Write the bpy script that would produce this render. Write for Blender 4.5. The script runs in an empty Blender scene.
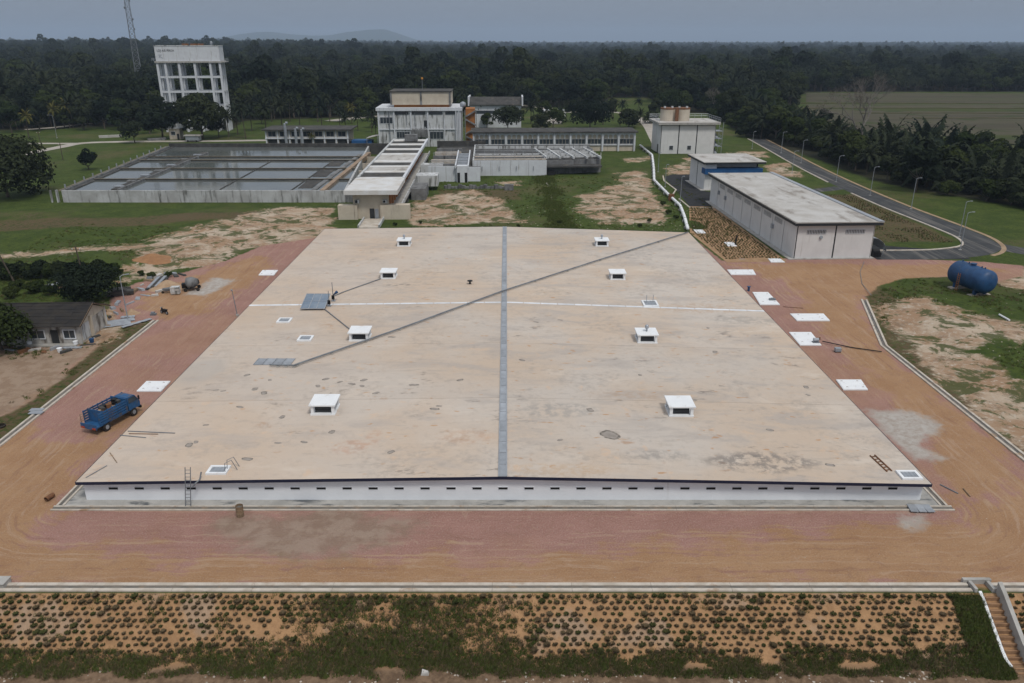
import bpy, bmesh, math, random
import numpy as np
from mathutils import Vector, Matrix, Euler, noise as mnoise

random.seed(7)
rng = np.random.default_rng(11)
S = bpy.context.scene
C = S.collection
R = math.radians

# ------------------------------------------------------------------ camera
F_PX, PITCH, CAM_H = 774.0, R(21.28), 40.0
cam_data = bpy.data.cameras.new('camera')
cam_data.sensor_width = 36.0
cam_data.lens = 36.0 * F_PX / 1024.0
cam_data.clip_start = 0.5
cam_data.clip_end = 30000.0
cam = bpy.data.objects.new('camera', cam_data)
cam.location = (0, 0, CAM_H)
cam.rotation_euler = (math.pi / 2 - PITCH, 0, 0)
C.objects.link(cam)
S.camera = cam

# ------------------------------------------------------------------ sky, sun, exposure
SUN_EL, SUN_AZ = R(58), R(150)          # azimuth measured clockwise from +Y (the way the camera looks)
world = bpy.data.worlds.new('World')
S.world = world
world.use_nodes = True
wn = world.node_tree.nodes
wl = world.node_tree.links
wn.clear()
w_out = wn.new('ShaderNodeOutputWorld')
w_bg = wn.new('ShaderNodeBackground')
w_bg.inputs['Strength'].default_value = 0.1
w_sky = wn.new('ShaderNodeTexSky')
w_sky.sky_type = 'NISHITA'
w_sky.sun_disc = False
w_sky.sun_elevation = SUN_EL
w_sky.sun_rotation = SUN_AZ
w_sky.air_density = 1.0
w_sky.dust_density = 2.0
w_tc = wn.new('ShaderNodeTexCoord')
w_sep = wn.new('ShaderNodeSeparateXYZ')
w_ramp = wn.new('ShaderNodeValToRGB')     # an overcast dome: three times as bright overhead as at the horizon
w_ramp.color_ramp.elements[0].position = 0.0
w_ramp.color_ramp.elements[0].color = (0.176, 0.206, 0.258, 1)
w_ramp.color_ramp.elements[1].position = 1.0
w_ramp.color_ramp.elements[1].color = (0.63, 0.65, 0.68, 1)
w_mul = wn.new('ShaderNodeVectorMath')
w_mul.operation = 'SCALE'
w_mul.inputs['Scale'].default_value = 10.0
w_mix = wn.new('ShaderNodeMix')
w_mix.data_type = 'RGBA'
w_mix.inputs['Factor'].default_value = 0.94
wl.new(w_tc.outputs['Generated'], w_sep.inputs[0])
wl.new(w_sep.outputs['Z'], w_ramp.inputs['Fac'])
wl.new(w_ramp.outputs['Color'], w_mul.inputs[0])
wl.new(w_sky.outputs['Color'], w_mix.inputs['A'])
wl.new(w_mul.outputs['Vector'], w_mix.inputs['B'])
wl.new(w_mix.outputs['Result'], w_bg.inputs['Color'])
wl.new(w_bg.outputs['Background'], w_out.inputs['Surface'])

sun_data = bpy.data.lights.new('sun', 'SUN')
sun_data.energy = 1.5
sun_data.angle = R(12)
sun_data.color = (1.0, 0.95, 0.87)
sun = bpy.data.objects.new('sun', sun_data)
sd = Vector((math.sin(SUN_AZ) * math.cos(SUN_EL), math.cos(SUN_AZ) * math.cos(SUN_EL), math.sin(SUN_EL)))
sun.rotation_euler = sd.to_track_quat('Z', 'Y').to_euler()
sun.location = (0, -50, 200)
C.objects.link(sun)

S.view_settings.view_transform = 'Standard'
S.view_settings.look = 'None'
S.view_settings.gamma = 1.0
S.view_settings.use_curve_mapping = False
S.view_settings.exposure = 0.24
S.render.engine = 'CYCLES'
S.cycles.use_denoising = True
S.cycles.max_bounces = 5
S.cycles.diffuse_bounces = 3
S.cycles.glossy_bounces = 2
S.cycles.transmission_bounces = 3
S.cycles.volume_bounces = 0
S.cycles.use_adaptive_sampling = True

# ------------------------------------------------------------------ site plan: photograph survey -> metres on the ground
def G(u, v, z=0.0):
    """point of the site at height z, surveyed from the photograph"""
    x = (u - 512) / F_PX
    yv = (341.5 - v) / F_PX
    dz = -math.sin(PITCH) + yv * math.cos(PITCH)
    dy = math.cos(PITCH) + yv * math.sin(PITCH)
    t = (z - CAM_H) / dz
    return (x * t, dy * t)

def proj(X, Y, z=0.0):
    c, s = math.cos(PITCH), math.sin(PITCH)
    dep = Y * c - (z - CAM_H) * s
    up = Y * s + (z - CAM_H) * c
    return 512 + F_PX * X / dep, 341.5 - F_PX * up / dep

def sstep(a, b, x):
    t = np.clip((x - a) / (b - a), 0, 1)
    return t * t * (3 - 2 * t)

# ------------------------------------------------------------------ mesh builder
class MB:
    def __init__(self):
        self.v, self.f, self.m = [], [], []
        self.smooth = False
    def add(self, vs, fs, m=0):
        o = len(self.v)
        self.v += [tuple(p) for p in vs]
        self.f += [tuple(i + o for i in f) for f in fs]
        self.m += [m] * len(fs)
        return self
    def box(self, x0, y0, z0, x1, y1, z1, m=0):
        vs = [(x0, y0, z0), (x1, y0, z0), (x1, y1, z0), (x0, y1, z0), (x0, y0, z1), (x1, y0, z1), (x1, y1, z1), (x0, y1, z1)]
        return self.add(vs, BOXF, m)
    def bar(self, p, q, w, h, m=0, up=(0, 0, 1)):
        """rectangular bar from p to q"""
        p, q = Vector(p), Vector(q)
        d = (q - p).normalized()
        u = Vector(up)
        if abs(d.dot(u)) > 0.98:
            u = Vector((1, 0, 0))
        s = d.cross(u).normalized() * (w / 2)
        t = s.normalized().cross(d).normalized() * (h / 2)
        vs = [p - s - t, p + s - t, q + s - t, q - s - t, p - s + t, p + s + t, q + s + t, q - s + t]
        return self.add(vs, BOXF, m)
    def tube(self, pts, r, n=8, m=0, cap=True):
        pts = [Vector(p) for p in pts]
        rs = r if isinstance(r, (list, tuple)) else [r] * len(pts)
        vs, fs = [], []
        for i, p in enumerate(pts):
            a = pts[max(0, i - 1)]; b = pts[min(len(pts) - 1, i + 1)]
            d = (b - a).normalized()
            u = Vector((0, 0, 1)) if abs(d.z) < 0.9 else Vector((1, 0, 0))
            s = d.cross(u).normalized(); t = s.cross(d).normalized()
            for k in range(n):
                an = 2 * math.pi * k / n
                vs.append(p + (s * math.cos(an) + t * math.sin(an)) * rs[i])
        for i in range(len(pts) - 1):
            for k in range(n):
                k2 = (k + 1) % n
                fs.append((i * n + k, i * n + k2, (i + 1) * n + k2, (i + 1) * n + k))
        if cap:
            fs.append(tuple(range(n - 1, -1, -1)))
            fs.append(tuple((len(pts) - 1) * n + k for k in range(n)))
        return self.add(vs, fs, m)
    def prism(self, poly, z0, z1, m=0):
        n = len(poly)
        vs = [(x, y, z0) for x, y in poly] + [(x, y, z1) for x, y in poly]
        fs = [tuple(range(n - 1, -1, -1)), tuple(range(n, 2 * n))]
        fs += [(i, (i + 1) % n, n + (i + 1) % n, n + i) for i in range(n)]
        return self.add(vs, fs, m)
    def xzprism(self, poly, y0, y1, m=0):
        n = len(poly)
        vs = [(x, y0, z) for x, z in poly] + [(x, y1, z) for x, z in poly]
        fs = [tuple(range(n)), tuple(range(2 * n - 1, n - 1, -1))]
        fs += [((i + 1) % n, i, n + i, n + (i + 1) % n) for i in range(n)]
        return self.add(vs, fs, m)
    def yzprism(self, poly, x0, x1, m=0):
        n = len(poly)
        vs = [(x0, y, z) for y, z in poly] + [(x1, y, z) for y, z in poly]
        fs = [tuple(range(n - 1, -1, -1)), tuple(range(n, 2 * n))]
        fs += [(i, (i + 1) % n, n + (i + 1) % n, n + i) for i in range(n)]
        return self.add(vs, fs, m)
    def mesh(self, name, mats):
        me = bpy.data.meshes.new(name)
        me.from_pydata(self.v, [], self.f)
        mats = mats if isinstance(mats, (list, tuple)) else [mats]
        for mt in mats:
            me.materials.append(mt)
        if len(mats) > 1:
            me.polygons.foreach_set('material_index', self.m)
        if self.smooth:
            me.polygons.foreach_set('use_smooth', [True] * len(me.polygons))
        me.validate()
        me.update()
        bm = bmesh.new(); bm.from_mesh(me)
        bmesh.ops.recalc_face_normals(bm, faces=bm.faces)
        bm.to_mesh(me); bm.free()
        return me
    def build(self, name, mats, parent=None, world=False, loc=None):
        if world and parent is not None:
            inv = full_matrix(parent).inverted()
            self.v = [tuple(inv @ Vector(p)) for p in self.v]
        o = bpy.data.objects.new(name, self.mesh(name, mats))
        C.objects.link(o)
        if parent is not None:
            o.parent = parent
        if loc is not None:
            o.location = loc
        return o

BOXF = [(0, 3, 2, 1), (4, 5, 6, 7), (0, 1, 5, 4), (1, 2, 6, 5), (2, 3, 7, 6), (3, 0, 4, 7)]

def full_matrix(o):
    m = o.matrix_basis.copy()
    while o.parent:
        o = o.parent
        m = o.matrix_basis @ m
    return m

def tag(o, label=None, cat=None, group=None, kind=None):
    if label: o['label'] = label
    if cat: o['category'] = cat
    if group: o['group'] = group
    if kind: o['kind'] = kind
    return o

def thing(name, label, cat, loc=(0, 0, 0), rz=0.0, group=None):
    o = bpy.data.objects.new(name, None)
    o.empty_display_size = 0.5
    C.objects.link(o)
    o.location = loc
    o.rotation_euler = (0, 0, rz)
    return tag(o, label, cat, group)

def copy_tree(o, parent=None):
    c = o.copy()
    C.objects.link(c)
    c.parent = parent
    for ch in list(o.children):
        copy_tree(ch, c)
    return c

def obj_from_mesh(name, me, parent=None, loc=(0, 0, 0)):
    o = bpy.data.objects.new(name, me)
    C.objects.link(o)
    o.parent = parent
    o.location = loc
    return o

# ------------------------------------------------------------------ materials
class NT:
    """small helper round a node tree"""
    def __init__(self, name):
        self.mat = bpy.data.materials.new(name)
        self.mat.use_nodes = True
        self.t = self.mat.node_tree
        self.t.nodes.clear()
        self.out = self.n('ShaderNodeOutputMaterial')
    def n(self, kind, **kw):
        nd = self.t.nodes.new(kind)
        for k, v in kw.items():
            setattr(nd, k, v)
        return nd
    def l(self, a, b):
        self.t.links.new(a, b)
    def pos(self, world=False):
        if world:
            return self.n('ShaderNodeNewGeometry').outputs['Position']
        return self.n('ShaderNodeTexCoord').outputs['Object']
    def mapping(self, vec, scale):
        m = self.n('ShaderNodeMapping')
        m.inputs['Scale'].default_value = scale
        self.l(vec, m.inputs['Vector'])
        return m.outputs['Vector']
    def noise(self, vec, scale, detail=5, rough=0.55, dist=0.0):
        nd = self.n('ShaderNodeTexNoise')
        nd.inputs['Scale'].default_value = scale
        nd.inputs['Detail'].default_value = detail
        nd.inputs['Roughness'].default_value = rough
        nd.inputs['Distortion'].default_value = dist
        self.l(vec, nd.inputs['Vector'])
        return nd.outputs['Fac']
    def math(self, op, a, b=None, c=None, clamp=False):
        nd = self.n('ShaderNodeMath', operation=op, use_clamp=clamp)
        for i, x in enumerate((a, b, c)):
            if x is None: continue
            if isinstance(x, (int, float)): nd.inputs[i].default_value = x
            else: self.l(x, nd.inputs[i])
        return nd.outputs[0]
    def ramp(self, x, lo, hi, a=0.0, b=1.0):
        nd = self.n('ShaderNodeMapRange', interpolation_type='SMOOTHSTEP')
        nd.inputs['From Min'].default_value = lo
        nd.inputs['From Max'].default_value = hi
        nd.inputs['To Min'].default_value = a
        nd.inputs['To Max'].default_value = b
        self.l(x, nd.inputs['Value'])
        return nd.outputs['Result']
    def mix(self, f, a, b, blend='MIX'):
        nd = self.n('ShaderNodeMix', data_type='RGBA', blend_type=blend)
        for key, x in (('Factor', f), ('A', a), ('B', b)):
            if isinstance(x, (int, float)): nd.inputs[key].default_value = x
            elif isinstance(x, tuple): nd.inputs[key].default_value = (*x[:3], 1)
            else: self.l(x, nd.inputs[key])
        return nd.outputs['Result']
    def bump(self, h, strength=0.3, dist=0.05):
        nd = self.n('ShaderNodeBump')
        nd.inputs['Strength'].default_value = strength
        nd.inputs['Distance'].default_value = dist
        self.l(h, nd.inputs['Height'])
        return nd.outputs['Normal']
    def principled(self, col, rough=0.8, metal=0.0, normal=None, spec=0.3):
        p = self.n('ShaderNodeBsdfPrincipled')
        if isinstance(col, tuple): p.inputs['Base Color'].default_value = (*col[:3], 1)
        else: self.l(col, p.inputs['Base Color'])
        if isinstance(rough, (int, float)): p.inputs['Roughness'].default_value = rough
        else: self.l(rough, p.inputs['Roughness'])
        p.inputs['Metallic'].default_value = metal
        p.inputs['Specular IOR Level'].default_value = spec
        if normal is not None: self.l(normal, p.inputs['Normal'])
        self.l(p.outputs['BSDF'], self.out.inputs['Surface'])
        return p

def plain(name, c, c2=None, scale=1.2, rough=0.75, metal=0.0, stain=None, stain_scale=(1.5, 1.5, 0.22), stain_lo=0.55, stain_hi=0.75, bump=0.15, spec=0.3, world=False, rnd=0.0):
    """weathered paint, metal or concrete: two tones, optional running stains, fine relief"""
    t = NT(name)
    p = t.pos(world)
    c2 = c2 or tuple(x * 0.86 for x in c)
    f = t.ramp(t.noise(p, scale, 6, 0.6), 0.32, 0.68)
    col = t.mix(f, c, c2)
    if stain:
        s = t.ramp(t.noise(t.mapping(p, stain_scale), 1.0, 6, 0.62, 0.3), stain_lo, stain_hi)
        col = t.mix(s, col, stain)
    if rnd:
        oi = t.n('ShaderNodeObjectInfo').outputs['Random']
        k = t.math('MULTIPLY_ADD', oi, rnd, 1 - rnd / 2)
        hsv = t.n('ShaderNodeHueSaturation')
        t.l(k, hsv.inputs['Value']); t.l(col, hsv.inputs['Color'])
        col = hsv.outputs['Color']
    fine = t.noise(p, scale * 14, 4, 0.65)
    t.principled(col, t.ramp(fine, 0.2, 0.8, rough - 0.1, min(1, rough + 0.1)), metal, t.bump(fine, bump, 0.03), spec)
    return t.mat

def foliage(name, c, c2, c3, scale=0.35):
    t = NT(name)
    p = t.pos()
    oi = t.n('ShaderNodeObjectInfo').outputs['Random']
    f = t.ramp(t.noise(p, scale, 3), 0.35, 0.65)
    col = t.mix(f, c, c2)
    col = t.mix(t.math('MULTIPLY', oi, 0.75), col, c3)
    fine = t.ramp(t.noise(p, 2.6, 2), 0.3, 0.7, 0.62, 1.3)
    hsv = t.n('ShaderNodeHueSaturation')
    t.l(fine, hsv.inputs['Value']); t.l(col, hsv.inputs['Color'])
    d = t.n('ShaderNodeBsdfDiffuse'); t.l(hsv.outputs['Color'], d.inputs['Color'])
    tr = t.n('ShaderNodeBsdfTranslucent'); t.l(hsv.outputs['Color'], tr.inputs['Color'])
    mx = t.n('ShaderNodeMixShader'); mx.inputs[0].default_value = 0.22
    t.l(d.outputs[0], mx.inputs[1]); t.l(tr.outputs[0], mx.inputs[2])
    t.l(mx.outputs[0], t.out.inputs['Surface'])
    return t.mat

M = {}
M['white_wall'] = plain('white_wall', (0.62, 0.65, 0.69), (0.56, 0.58, 0.62), 0.5, 0.75, stain=(0.30, 0.29, 0.27), stain_scale=(1.6, 1.6, 0.14), stain_lo=0.54, stain_hi=0.76)
M['shed_wall'] = plain('shed_wall', (0.66, 0.66, 0.66), (0.60, 0.60, 0.60), 0.4, 0.75, stain=(0.46, 0.45, 0.43), stain_scale=(1.2, 1.2, 0.12), stain_lo=0.58, stain_hi=0.85)
M['new_wall'] = plain('new_wall', (0.78, 0.81, 0.85), (0.73, 0.76, 0.80), 0.4, 0.7, stain=(0.5, 0.5, 0.5), stain_scale=(1.2, 1.2, 0.1), stain_lo=0.62, stain_hi=0.9)
M['old_white'] = plain('old_white', (0.58, 0.60, 0.62), (0.50, 0.51, 0.51), 0.35, 0.8, stain=(0.12, 0.12, 0.11), stain_scale=(1.1, 1.1, 0.14), stain_lo=0.48, stain_hi=0.66)
M['cream'] = plain('cream', (0.56, 0.50, 0.41), (0.48, 0.42, 0.34), 0.4, 0.8, stain=(0.24, 0.2, 0.16), stain_scale=(1.1, 1.1, 0.16), stain_lo=0.56, stain_hi=0.8)
M['grey_wall'] = plain('grey_wall', (0.22, 0.225, 0.23), (0.13, 0.13, 0.13), 0.5, 0.85, stain=(0.05, 0.05, 0.05), stain_scale=(1.0, 1.0, 0.2), stain_lo=0.5, stain_hi=0.72)
M['basin_wall'] = plain('basin_wall', (0.50, 0.51, 0.52), (0.36, 0.36, 0.36), 0.3, 0.85, stain=(0.10, 0.10, 0.09), stain_scale=(0.9, 0.9, 0.12), stain_lo=0.5, stain_hi=0.72)
M['concrete'] = plain('concrete', (0.44, 0.43, 0.41), (0.33, 0.32, 0.30), 0.8, 0.85, stain=(0.2, 0.17, 0.14), stain_scale=(0.7, 0.7, 0.7), stain_lo=0.56, stain_hi=0.75)
M['kerb'] = plain('kerb', (0.56, 0.51, 0.45), (0.42, 0.37, 0.31), 0.9, 0.85, stain=(0.33, 0.22, 0.14), stain_scale=(0.5, 0.5, 0.5), stain_lo=0.55, stain_hi=0.72)
M['channel'] = plain('channel', (0.10, 0.10, 0.095), (0.19, 0.17, 0.15), 0.9, 0.7, stain=(0.28, 0.2, 0.13), stain_scale=(0.4, 0.4, 0.4), stain_lo=0.55, stain_hi=0.7)
M['apron'] = plain('apron', (0.42, 0.41, 0.39), (0.30, 0.295, 0.28), 0.5, 0.8, stain=(0.09, 0.10, 0.11), stain_scale=(0.25, 0.9, 1), stain_lo=0.52, stain_hi=0.68)
M['slab_white'] = plain('slab_white', (0.80, 0.82, 0.84), (0.75, 0.77, 0.8), 0.7, 0.6, stain=(0.50, 0.45, 0.39), stain_scale=(1.1, 1.1, 0.6), stain_lo=0.58, stain_hi=0.78)
M['fascia_navy'] = plain('fascia_navy', (0.012, 0.016, 0.04), (0.018, 0.022, 0.05), 0.5, 0.5)
M['fascia_dark'] = plain('fascia_dark', (0.03, 0.033, 0.038), None, 0.5, 0.5)
M['dark'] = plain('dark', (0.012, 0.012, 0.013), None, 1, 0.7)
M['opening'] = plain('opening', (0.02, 0.022, 0.024), (0.035, 0.037, 0.04), 0.6, 0.35)
M['glass_dark'] = plain('glass_dark', (0.03, 0.04, 0.05), (0.05, 0.06, 0.07), 0.5, 0.12, spec=0.6, bump=0.02)
M['metal_grey'] = plain('metal_grey', (0.34, 0.37, 0.41), (0.26, 0.28, 0.31), 0.8, 0.5, 0.2, stain=(0.2, 0.17, 0.14), stain_scale=(1, 1, 1), stain_lo=0.6, stain_hi=0.8)
M['strip_plate'] = plain('strip_plate', (0.36, 0.39, 0.43), (0.28, 0.30, 0.33), 0.8, 0.5, 0.1, rnd=0.25)
M['strip_white'] = plain('strip_white', (0.74, 0.76, 0.79), (0.62, 0.64, 0.67), 0.8, 0.55, rnd=0.2)
M['galvanised'] = plain('galvanised', (0.42, 0.45, 0.48), (0.34, 0.36, 0.4), 1, 0.45, 0.35)
M['pipe_grey'] = plain('pipe_grey', (0.20, 0.22, 0.24), (0.14, 0.15, 0.17), 0.6, 0.5)
M['rust'] = plain('rust', (0.22, 0.10, 0.045), (0.12, 0.06, 0.035), 2, 0.85)
M['orange'] = plain('orange', (0.40, 0.17, 0.05), (0.3, 0.12, 0.04), 0.7, 0.8, stain=(0.12, 0.07, 0.04), stain_lo=0.6, stain_hi=0.8)
M['old_roof'] = plain('old_roof', (0.075, 0.073, 0.07), (0.042, 0.041, 0.04), 0.5, 0.9, stain=(0.16, 0.14, 0.11), stain_scale=(0.4, 0.4, 0.4), stain_lo=0.55, stain_hi=0.75)
M['house_roof'] = plain('house_roof', (0.020, 0.019, 0.020), (0.034, 0.030, 0.026), 0.8, 0.9)
M['pale_roof'] = plain('pale_roof', (0.50, 0.49, 0.475), (0.40, 0.38, 0.355), 0.22, 0.85, stain=(0.25, 0.225, 0.20), stain_scale=(0.34, 0.12, 0.2), stain_lo=0.52, stain_hi=0.70)
M['bright_roof'] = plain('bright_roof', (0.64, 0.65, 0.66), (0.55, 0.53, 0.5), 0.3, 0.75, stain=(0.42, 0.36, 0.28), stain_scale=(0.3, 0.3, 0.3), stain_lo=0.58, stain_hi=0.75)
M['tank_blue'] = plain('tank_blue', (0.018, 0.072, 0.185), (0.012, 0.048, 0.125), 0.7, 0.5, stain=(0.075, 0.085, 0.095), stain_scale=(1.2, 1.2, 0.4), stain_lo=0.56, stain_hi=0.80, spec=0.4)
M['truck_blue'] = plain('truck_blue', (0.022, 0.105, 0.255), (0.016, 0.065, 0.16), 1.5, 0.5, stain=(0.13, 0.10, 0.075), stain_scale=(1.6, 1.6, 1.6), stain_lo=0.52, stain_hi=0.74, spec=0.4)
M['canopy_blue'] = plain('canopy_blue', (0.02, 0.10, 0.26), (0.015, 0.07, 0.2), 0.6, 0.55)
M['panel_blue'] = plain('panel_blue', (0.13, 0.18, 0.25), (0.20, 0.25, 0.31), 0.6, 0.15, spec=0.7, bump=0.0)
M['rubber'] = plain('rubber', (0.015, 0.015, 0.015), (0.04, 0.033, 0.027), 2, 0.85)
M['bark'] = plain('bark', (0.10, 0.08, 0.06), (0.06, 0.05, 0.04), 1.5, 0.95)
M['bark_pale'] = plain('bark_pale', (0.21, 0.19, 0.175), (0.14, 0.125, 0.115), 1.5, 0.95)
M['wood'] = plain('wood', (0.26, 0.18, 0.11), (0.17, 0.12, 0.08), 2, 0.85)
M['cardboard'] = plain('cardboard', (0.40, 0.28, 0.18), (0.30, 0.2, 0.13), 2, 0.85)
M['red_lamp'] = plain('red_lamp', (0.4, 0.06, 0.02), None, 2, 0.3)
M['black'] = plain('black', (0.01, 0.01, 0.011), None, 2, 0.5)
M['lamp_lens'] = plain('lamp_lens', (0.7, 0.72, 0.74), None, 2, 0.3)
M['stone'] = plain('stone', (0.45, 0.40, 0.34), (0.33, 0.28, 0.23), 1.4, 0.9, rnd=0.5)
M['leaf_dark'] = foliage('leaf_dark', (0.020, 0.030, 0.021), (0.010, 0.017, 0.015), (0.052, 0.062, 0.028))
M['leaf_mid'] = foliage('leaf_mid', (0.034, 0.051, 0.018), (0.021, 0.034, 0.015), (0.062, 0.076, 0.026))
M['leaf_palm'] = foliage('leaf_palm', (0.024, 0.034, 0.024), (0.015, 0.024, 0.019), (0.054, 0.062, 0.034))
M['leaf_yellow'] = foliage('leaf_yellow', (0.17, 0.14, 0.04), (0.08, 0.09, 0.03), (0.10, 0.10, 0.035))
M['leaf_dead'] = foliage('leaf_dead', (0.13, 0.105, 0.085), (0.085, 0.072, 0.06), (0.11, 0.095, 0.08))
M['shrub'] = foliage('shrub', (0.155, 0.118, 0.070), (0.092, 0.082, 0.042), (0.21, 0.16, 0.10), 0.8)
M['shrub_green'] = foliage('shrub_green', (0.088, 0.100, 0.038), (0.066, 0.080, 0.032), (0.12, 0.115, 0.05), 0.8)
M['grass_blade'] = foliage('grass_blade', (0.110, 0.150, 0.042), (0.080, 0.115, 0.034), (0.13, 0.135, 0.046), 0.15)
M['grass_dry'] = foliage('grass_dry', (0.22, 0.165, 0.10), (0.15, 0.12, 0.07), (0.17, 0.14, 0.085), 0.3)

# ------------------------------------------------------------------ terrain
TOE_Y, TOP_Y = 44.7, 48.85
def height(x, y):
    x = np.asarray(x, float); y = np.asarray(y, float)
    z = np.zeros_like(x + y)
    d = np.clip(TOP_Y - y, 0, TOP_Y - TOE_Y)
    z = z - d / 1.62 - np.clip(TOE_Y - y, 0, 40) * 0.06
    # the bank beyond the right-hand drain and the grass terrace on the left rise a little
    wob = 0.5 * np.sin(x * 0.21 + y * 0.13) + 0.5 * np.sin(x * 0.09 - y * 0.17 + 1.3)
    bank = sstep(0, 7, x - 58.5 - np.clip(101 - y, -25, 60) * 0.0) * sstep(58, 70, y) * (1 - sstep(108, 128, y))
    z = z + bank * (0.75 + 0.3 * wob) * (1 - sstep(90, 200, x))
    # low mounds in the rough ground between the works
    rough = sstep(168, 178, y) * (1 - sstep(196, 204, y)) * sstep(-25, -15, x) * (1 - sstep(38, 46, x))
    z = z + rough * 0.35 * wob
    rl = sstep(118, 130, y) * (1 - sstep(186, 198, y)) * (1 - sstep(-66, -57, x))
    z = z + rl * (0.4 + 0.5 * wob)
    # wooded rise far off on the left, hills on the skyline
    z = z + 17 * sstep(700, 1900, y) * (1 - sstep(-0.35, 0.05, x / np.maximum(y, 1)))
    return z

def poly_sd(px, py, poly):
    """signed distance, positive inside"""
    d = np.full(px.shape, 1e9); ins = np.zeros(px.shape, bool)
    n = len(poly)
    for i in range(n):
        ax, ay = poly[i]; bx, by = poly[(i + 1) % n]
        ex, ey = bx - ax, by - ay
        L = ex * ex + ey * ey + 1e-9
        t = np.clip(((px - ax) * ex + (py - ay) * ey) / L, 0, 1)
        d = np.minimum(d, (px - ax - t * ex) ** 2 + (py - ay - t * ey) ** 2)
        c = (ay > py) != (by > py)
        xi = ax + (py - ay) * ex / (ey if abs(ey) > 1e-9 else 1e-9)
        ins ^= c & (px < xi)
    d = np.sqrt(d)
    return np.where(ins, d, -d)

def P(*pts):
    return [G(u, v) for u, v in pts]

YARD0 = P((-60, 347), (20, 346), (100, 344), (62, 378), (30, 402), (0, 418), (-60, 425))
ROAD = [(-90, 49.5), (-90, 66), (-62, 68), (-54.6, 73)] + P((155, 321), (118, 322), (110, 300), (135, 284), (185, 272), (222, 262), (262, 246), (320, 237), (450, 238)) + \
       [(30, 158)] + P((700, 243), (722, 261), (792, 258), (880, 257), (935, 260), (985, 262), (1024, 266)) + \
       P((1024, 276), (1000, 281), (950, 277), (905, 278), (880, 285), (866, 297), (884, 346), (1024, 462)) + [(60, 62), (90, 58), (90, 49.5)]
OCHRE = [YARD0, P((0, 430), (60, 440), (110, 440), (60, 500), (45, 540), (200, 560), (520, 560), (800, 535), (950, 525), (985, 495), (1023, 470), (1100, 520), (1100, 590), (-80, 590), (-80, 470)),
         P((130, 425), (150, 400), (128, 398), (80, 440), (110, 445)),
         P((724, 264), (935, 264), (1010, 270), (940, 277), (870, 292), (860, 310), (884, 350), (1000, 445), (1024, 490), (960, 500), (930, 440), (860, 370), (800, 300), (780, 280)),
         P((135, 300), (215, 268), (260, 256), (270, 268), (240, 290), (205, 310), (160, 322)),
         P((0, 428), (25, 418), (45, 432), (0, 450), (-30, 450))]
SAND = [P((888, 305), (925, 300), (960, 318), (1000, 322), (1060, 330), (1060, 345), (980, 350), (1000, 380), (1060, 400), (1060, 470), (1000, 440), (930, 370), (895, 335)),
        P((150, 240), (215, 225), (275, 207), (335, 207), (330, 237), (262, 246), (222, 262), (160, 275), (120, 285), (140, 262)),
        P((410, 205), (440, 195), (470, 190), (500, 200), (520, 222), (480, 226), (408, 226)),
        P((580, 195), (620, 183), (620, 172), (648, 172), (652, 195), (668, 215), (660, 224), (600, 222), (575, 210)),
        P((0, 362), (70, 358), (45, 380), (0, 405), (-60, 410), (-60, 362)),
        P((690, 158), (724, 155), (722, 168), (690, 172), (670, 180), (668, 168)),
        P((770, 165), (785, 163), (800, 172), (798, 178), (772, 178)),
        P((725, 152), (765, 152), (765, 158), (730, 158)),
        P((90, 345), (140, 322), (152, 300), (112, 300), (100, 318)),
        P((500, 182), (520, 181), (520, 185), (500, 185)),
        P((625, 158), (650, 156), (650, 162), (625, 163)),
        P((945, 272), (1024, 268), (1060, 275), (1060, 292), (1010, 288), (990, 280))]
TRACK = [P((-80, 252), (60, 252), (160, 243), (250, 238), (250, 242), (160, 248), (60, 257), (-80, 258))]
YARD = P((-60, 347), (20, 346), (100, 344), (112, 330), (100, 345), (62, 378), (30, 402), (0, 418), (-60, 425))
PALE = [P((868, 410), (915, 412), (940, 425), (920, 445), (938, 458), (915, 460), (885, 432)), P((188, 294), (215, 277), (235, 280), (205, 297)), P((900, 514), (922, 514), (918, 525), (904, 524))]
GREY = [YARD, P((215, 520), (300, 512), (400, 514), (420, 525), (385, 548), (300, 560), (235, 548))]
# lower edge of the wooded land as seen over the site, and the belt beside the access road
WOOD_U = [-400, 0, 60, 130, 150, 160, 235, 240, 300, 380, 470, 530, 600, 610, 652, 660, 720, 760, 790, 806, 1024, 1500]
WOOD_V = [131, 131, 129, 126, 124, 130, 130, 121, 119, 117, 113, 108, 107, 98, 98, 112, 114, 112, 110, 92, 92, 92]
BELT = P((688, 106), (716, 122), (745, 140), (770, 147), (800, 157), (860, 181), (905, 191), (960, 200), (1024, 211), (1160, 238), (1160, 188), (1024, 162), (950, 154), (890, 150), (840, 143), (800, 128), (770, 104))
BROWN = [P((864, 296), (878, 286), (900, 300), (905, 330), (960, 385), (1024, 430), (1100, 480), (1100, 545), (1024, 466), (886, 350)),
         [(-54.9, 60), (-54.9, 112), (-57.5, 112), (-58.5, 80), (-58.5, 60)], P((-60, 222), (120, 218), (260, 212), (260, 220), (100, 230), (-60, 233)), P((440, 190), (520, 190), (520, 200), (440, 200)), [(73, 161), (95, 161), (95, 215), (72, 215)], P((-60, 345), (110, 340), (60, 385), (-60, 420))]
RES = [(-39.7, 61.4), (38.0, 61.1), (37.4, 160.3), (-40.2, 163.5)]
FIELD = P((806, 92.5), (1024, 93.5), (1300, 95), (1300, 200), (1160, 184), (1024, 158), (950, 150), (890, 146), (840, 139), (808, 124), (806, 110))

def axis(lo, hi, step, far, grow=1.16):
    a = list(np.arange(lo, hi + 1e-6, step))
    s = step; x = a[-1]
    while x < far[1]:
        s = min(s * grow, 900); x += s; a.append(x)
    s = step; x = a[0]; left = []
    while x > far[0]:
        s = min(s * grow, 900); x -= s; left.append(x)
    return np.array(left[::-1] + a)

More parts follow.
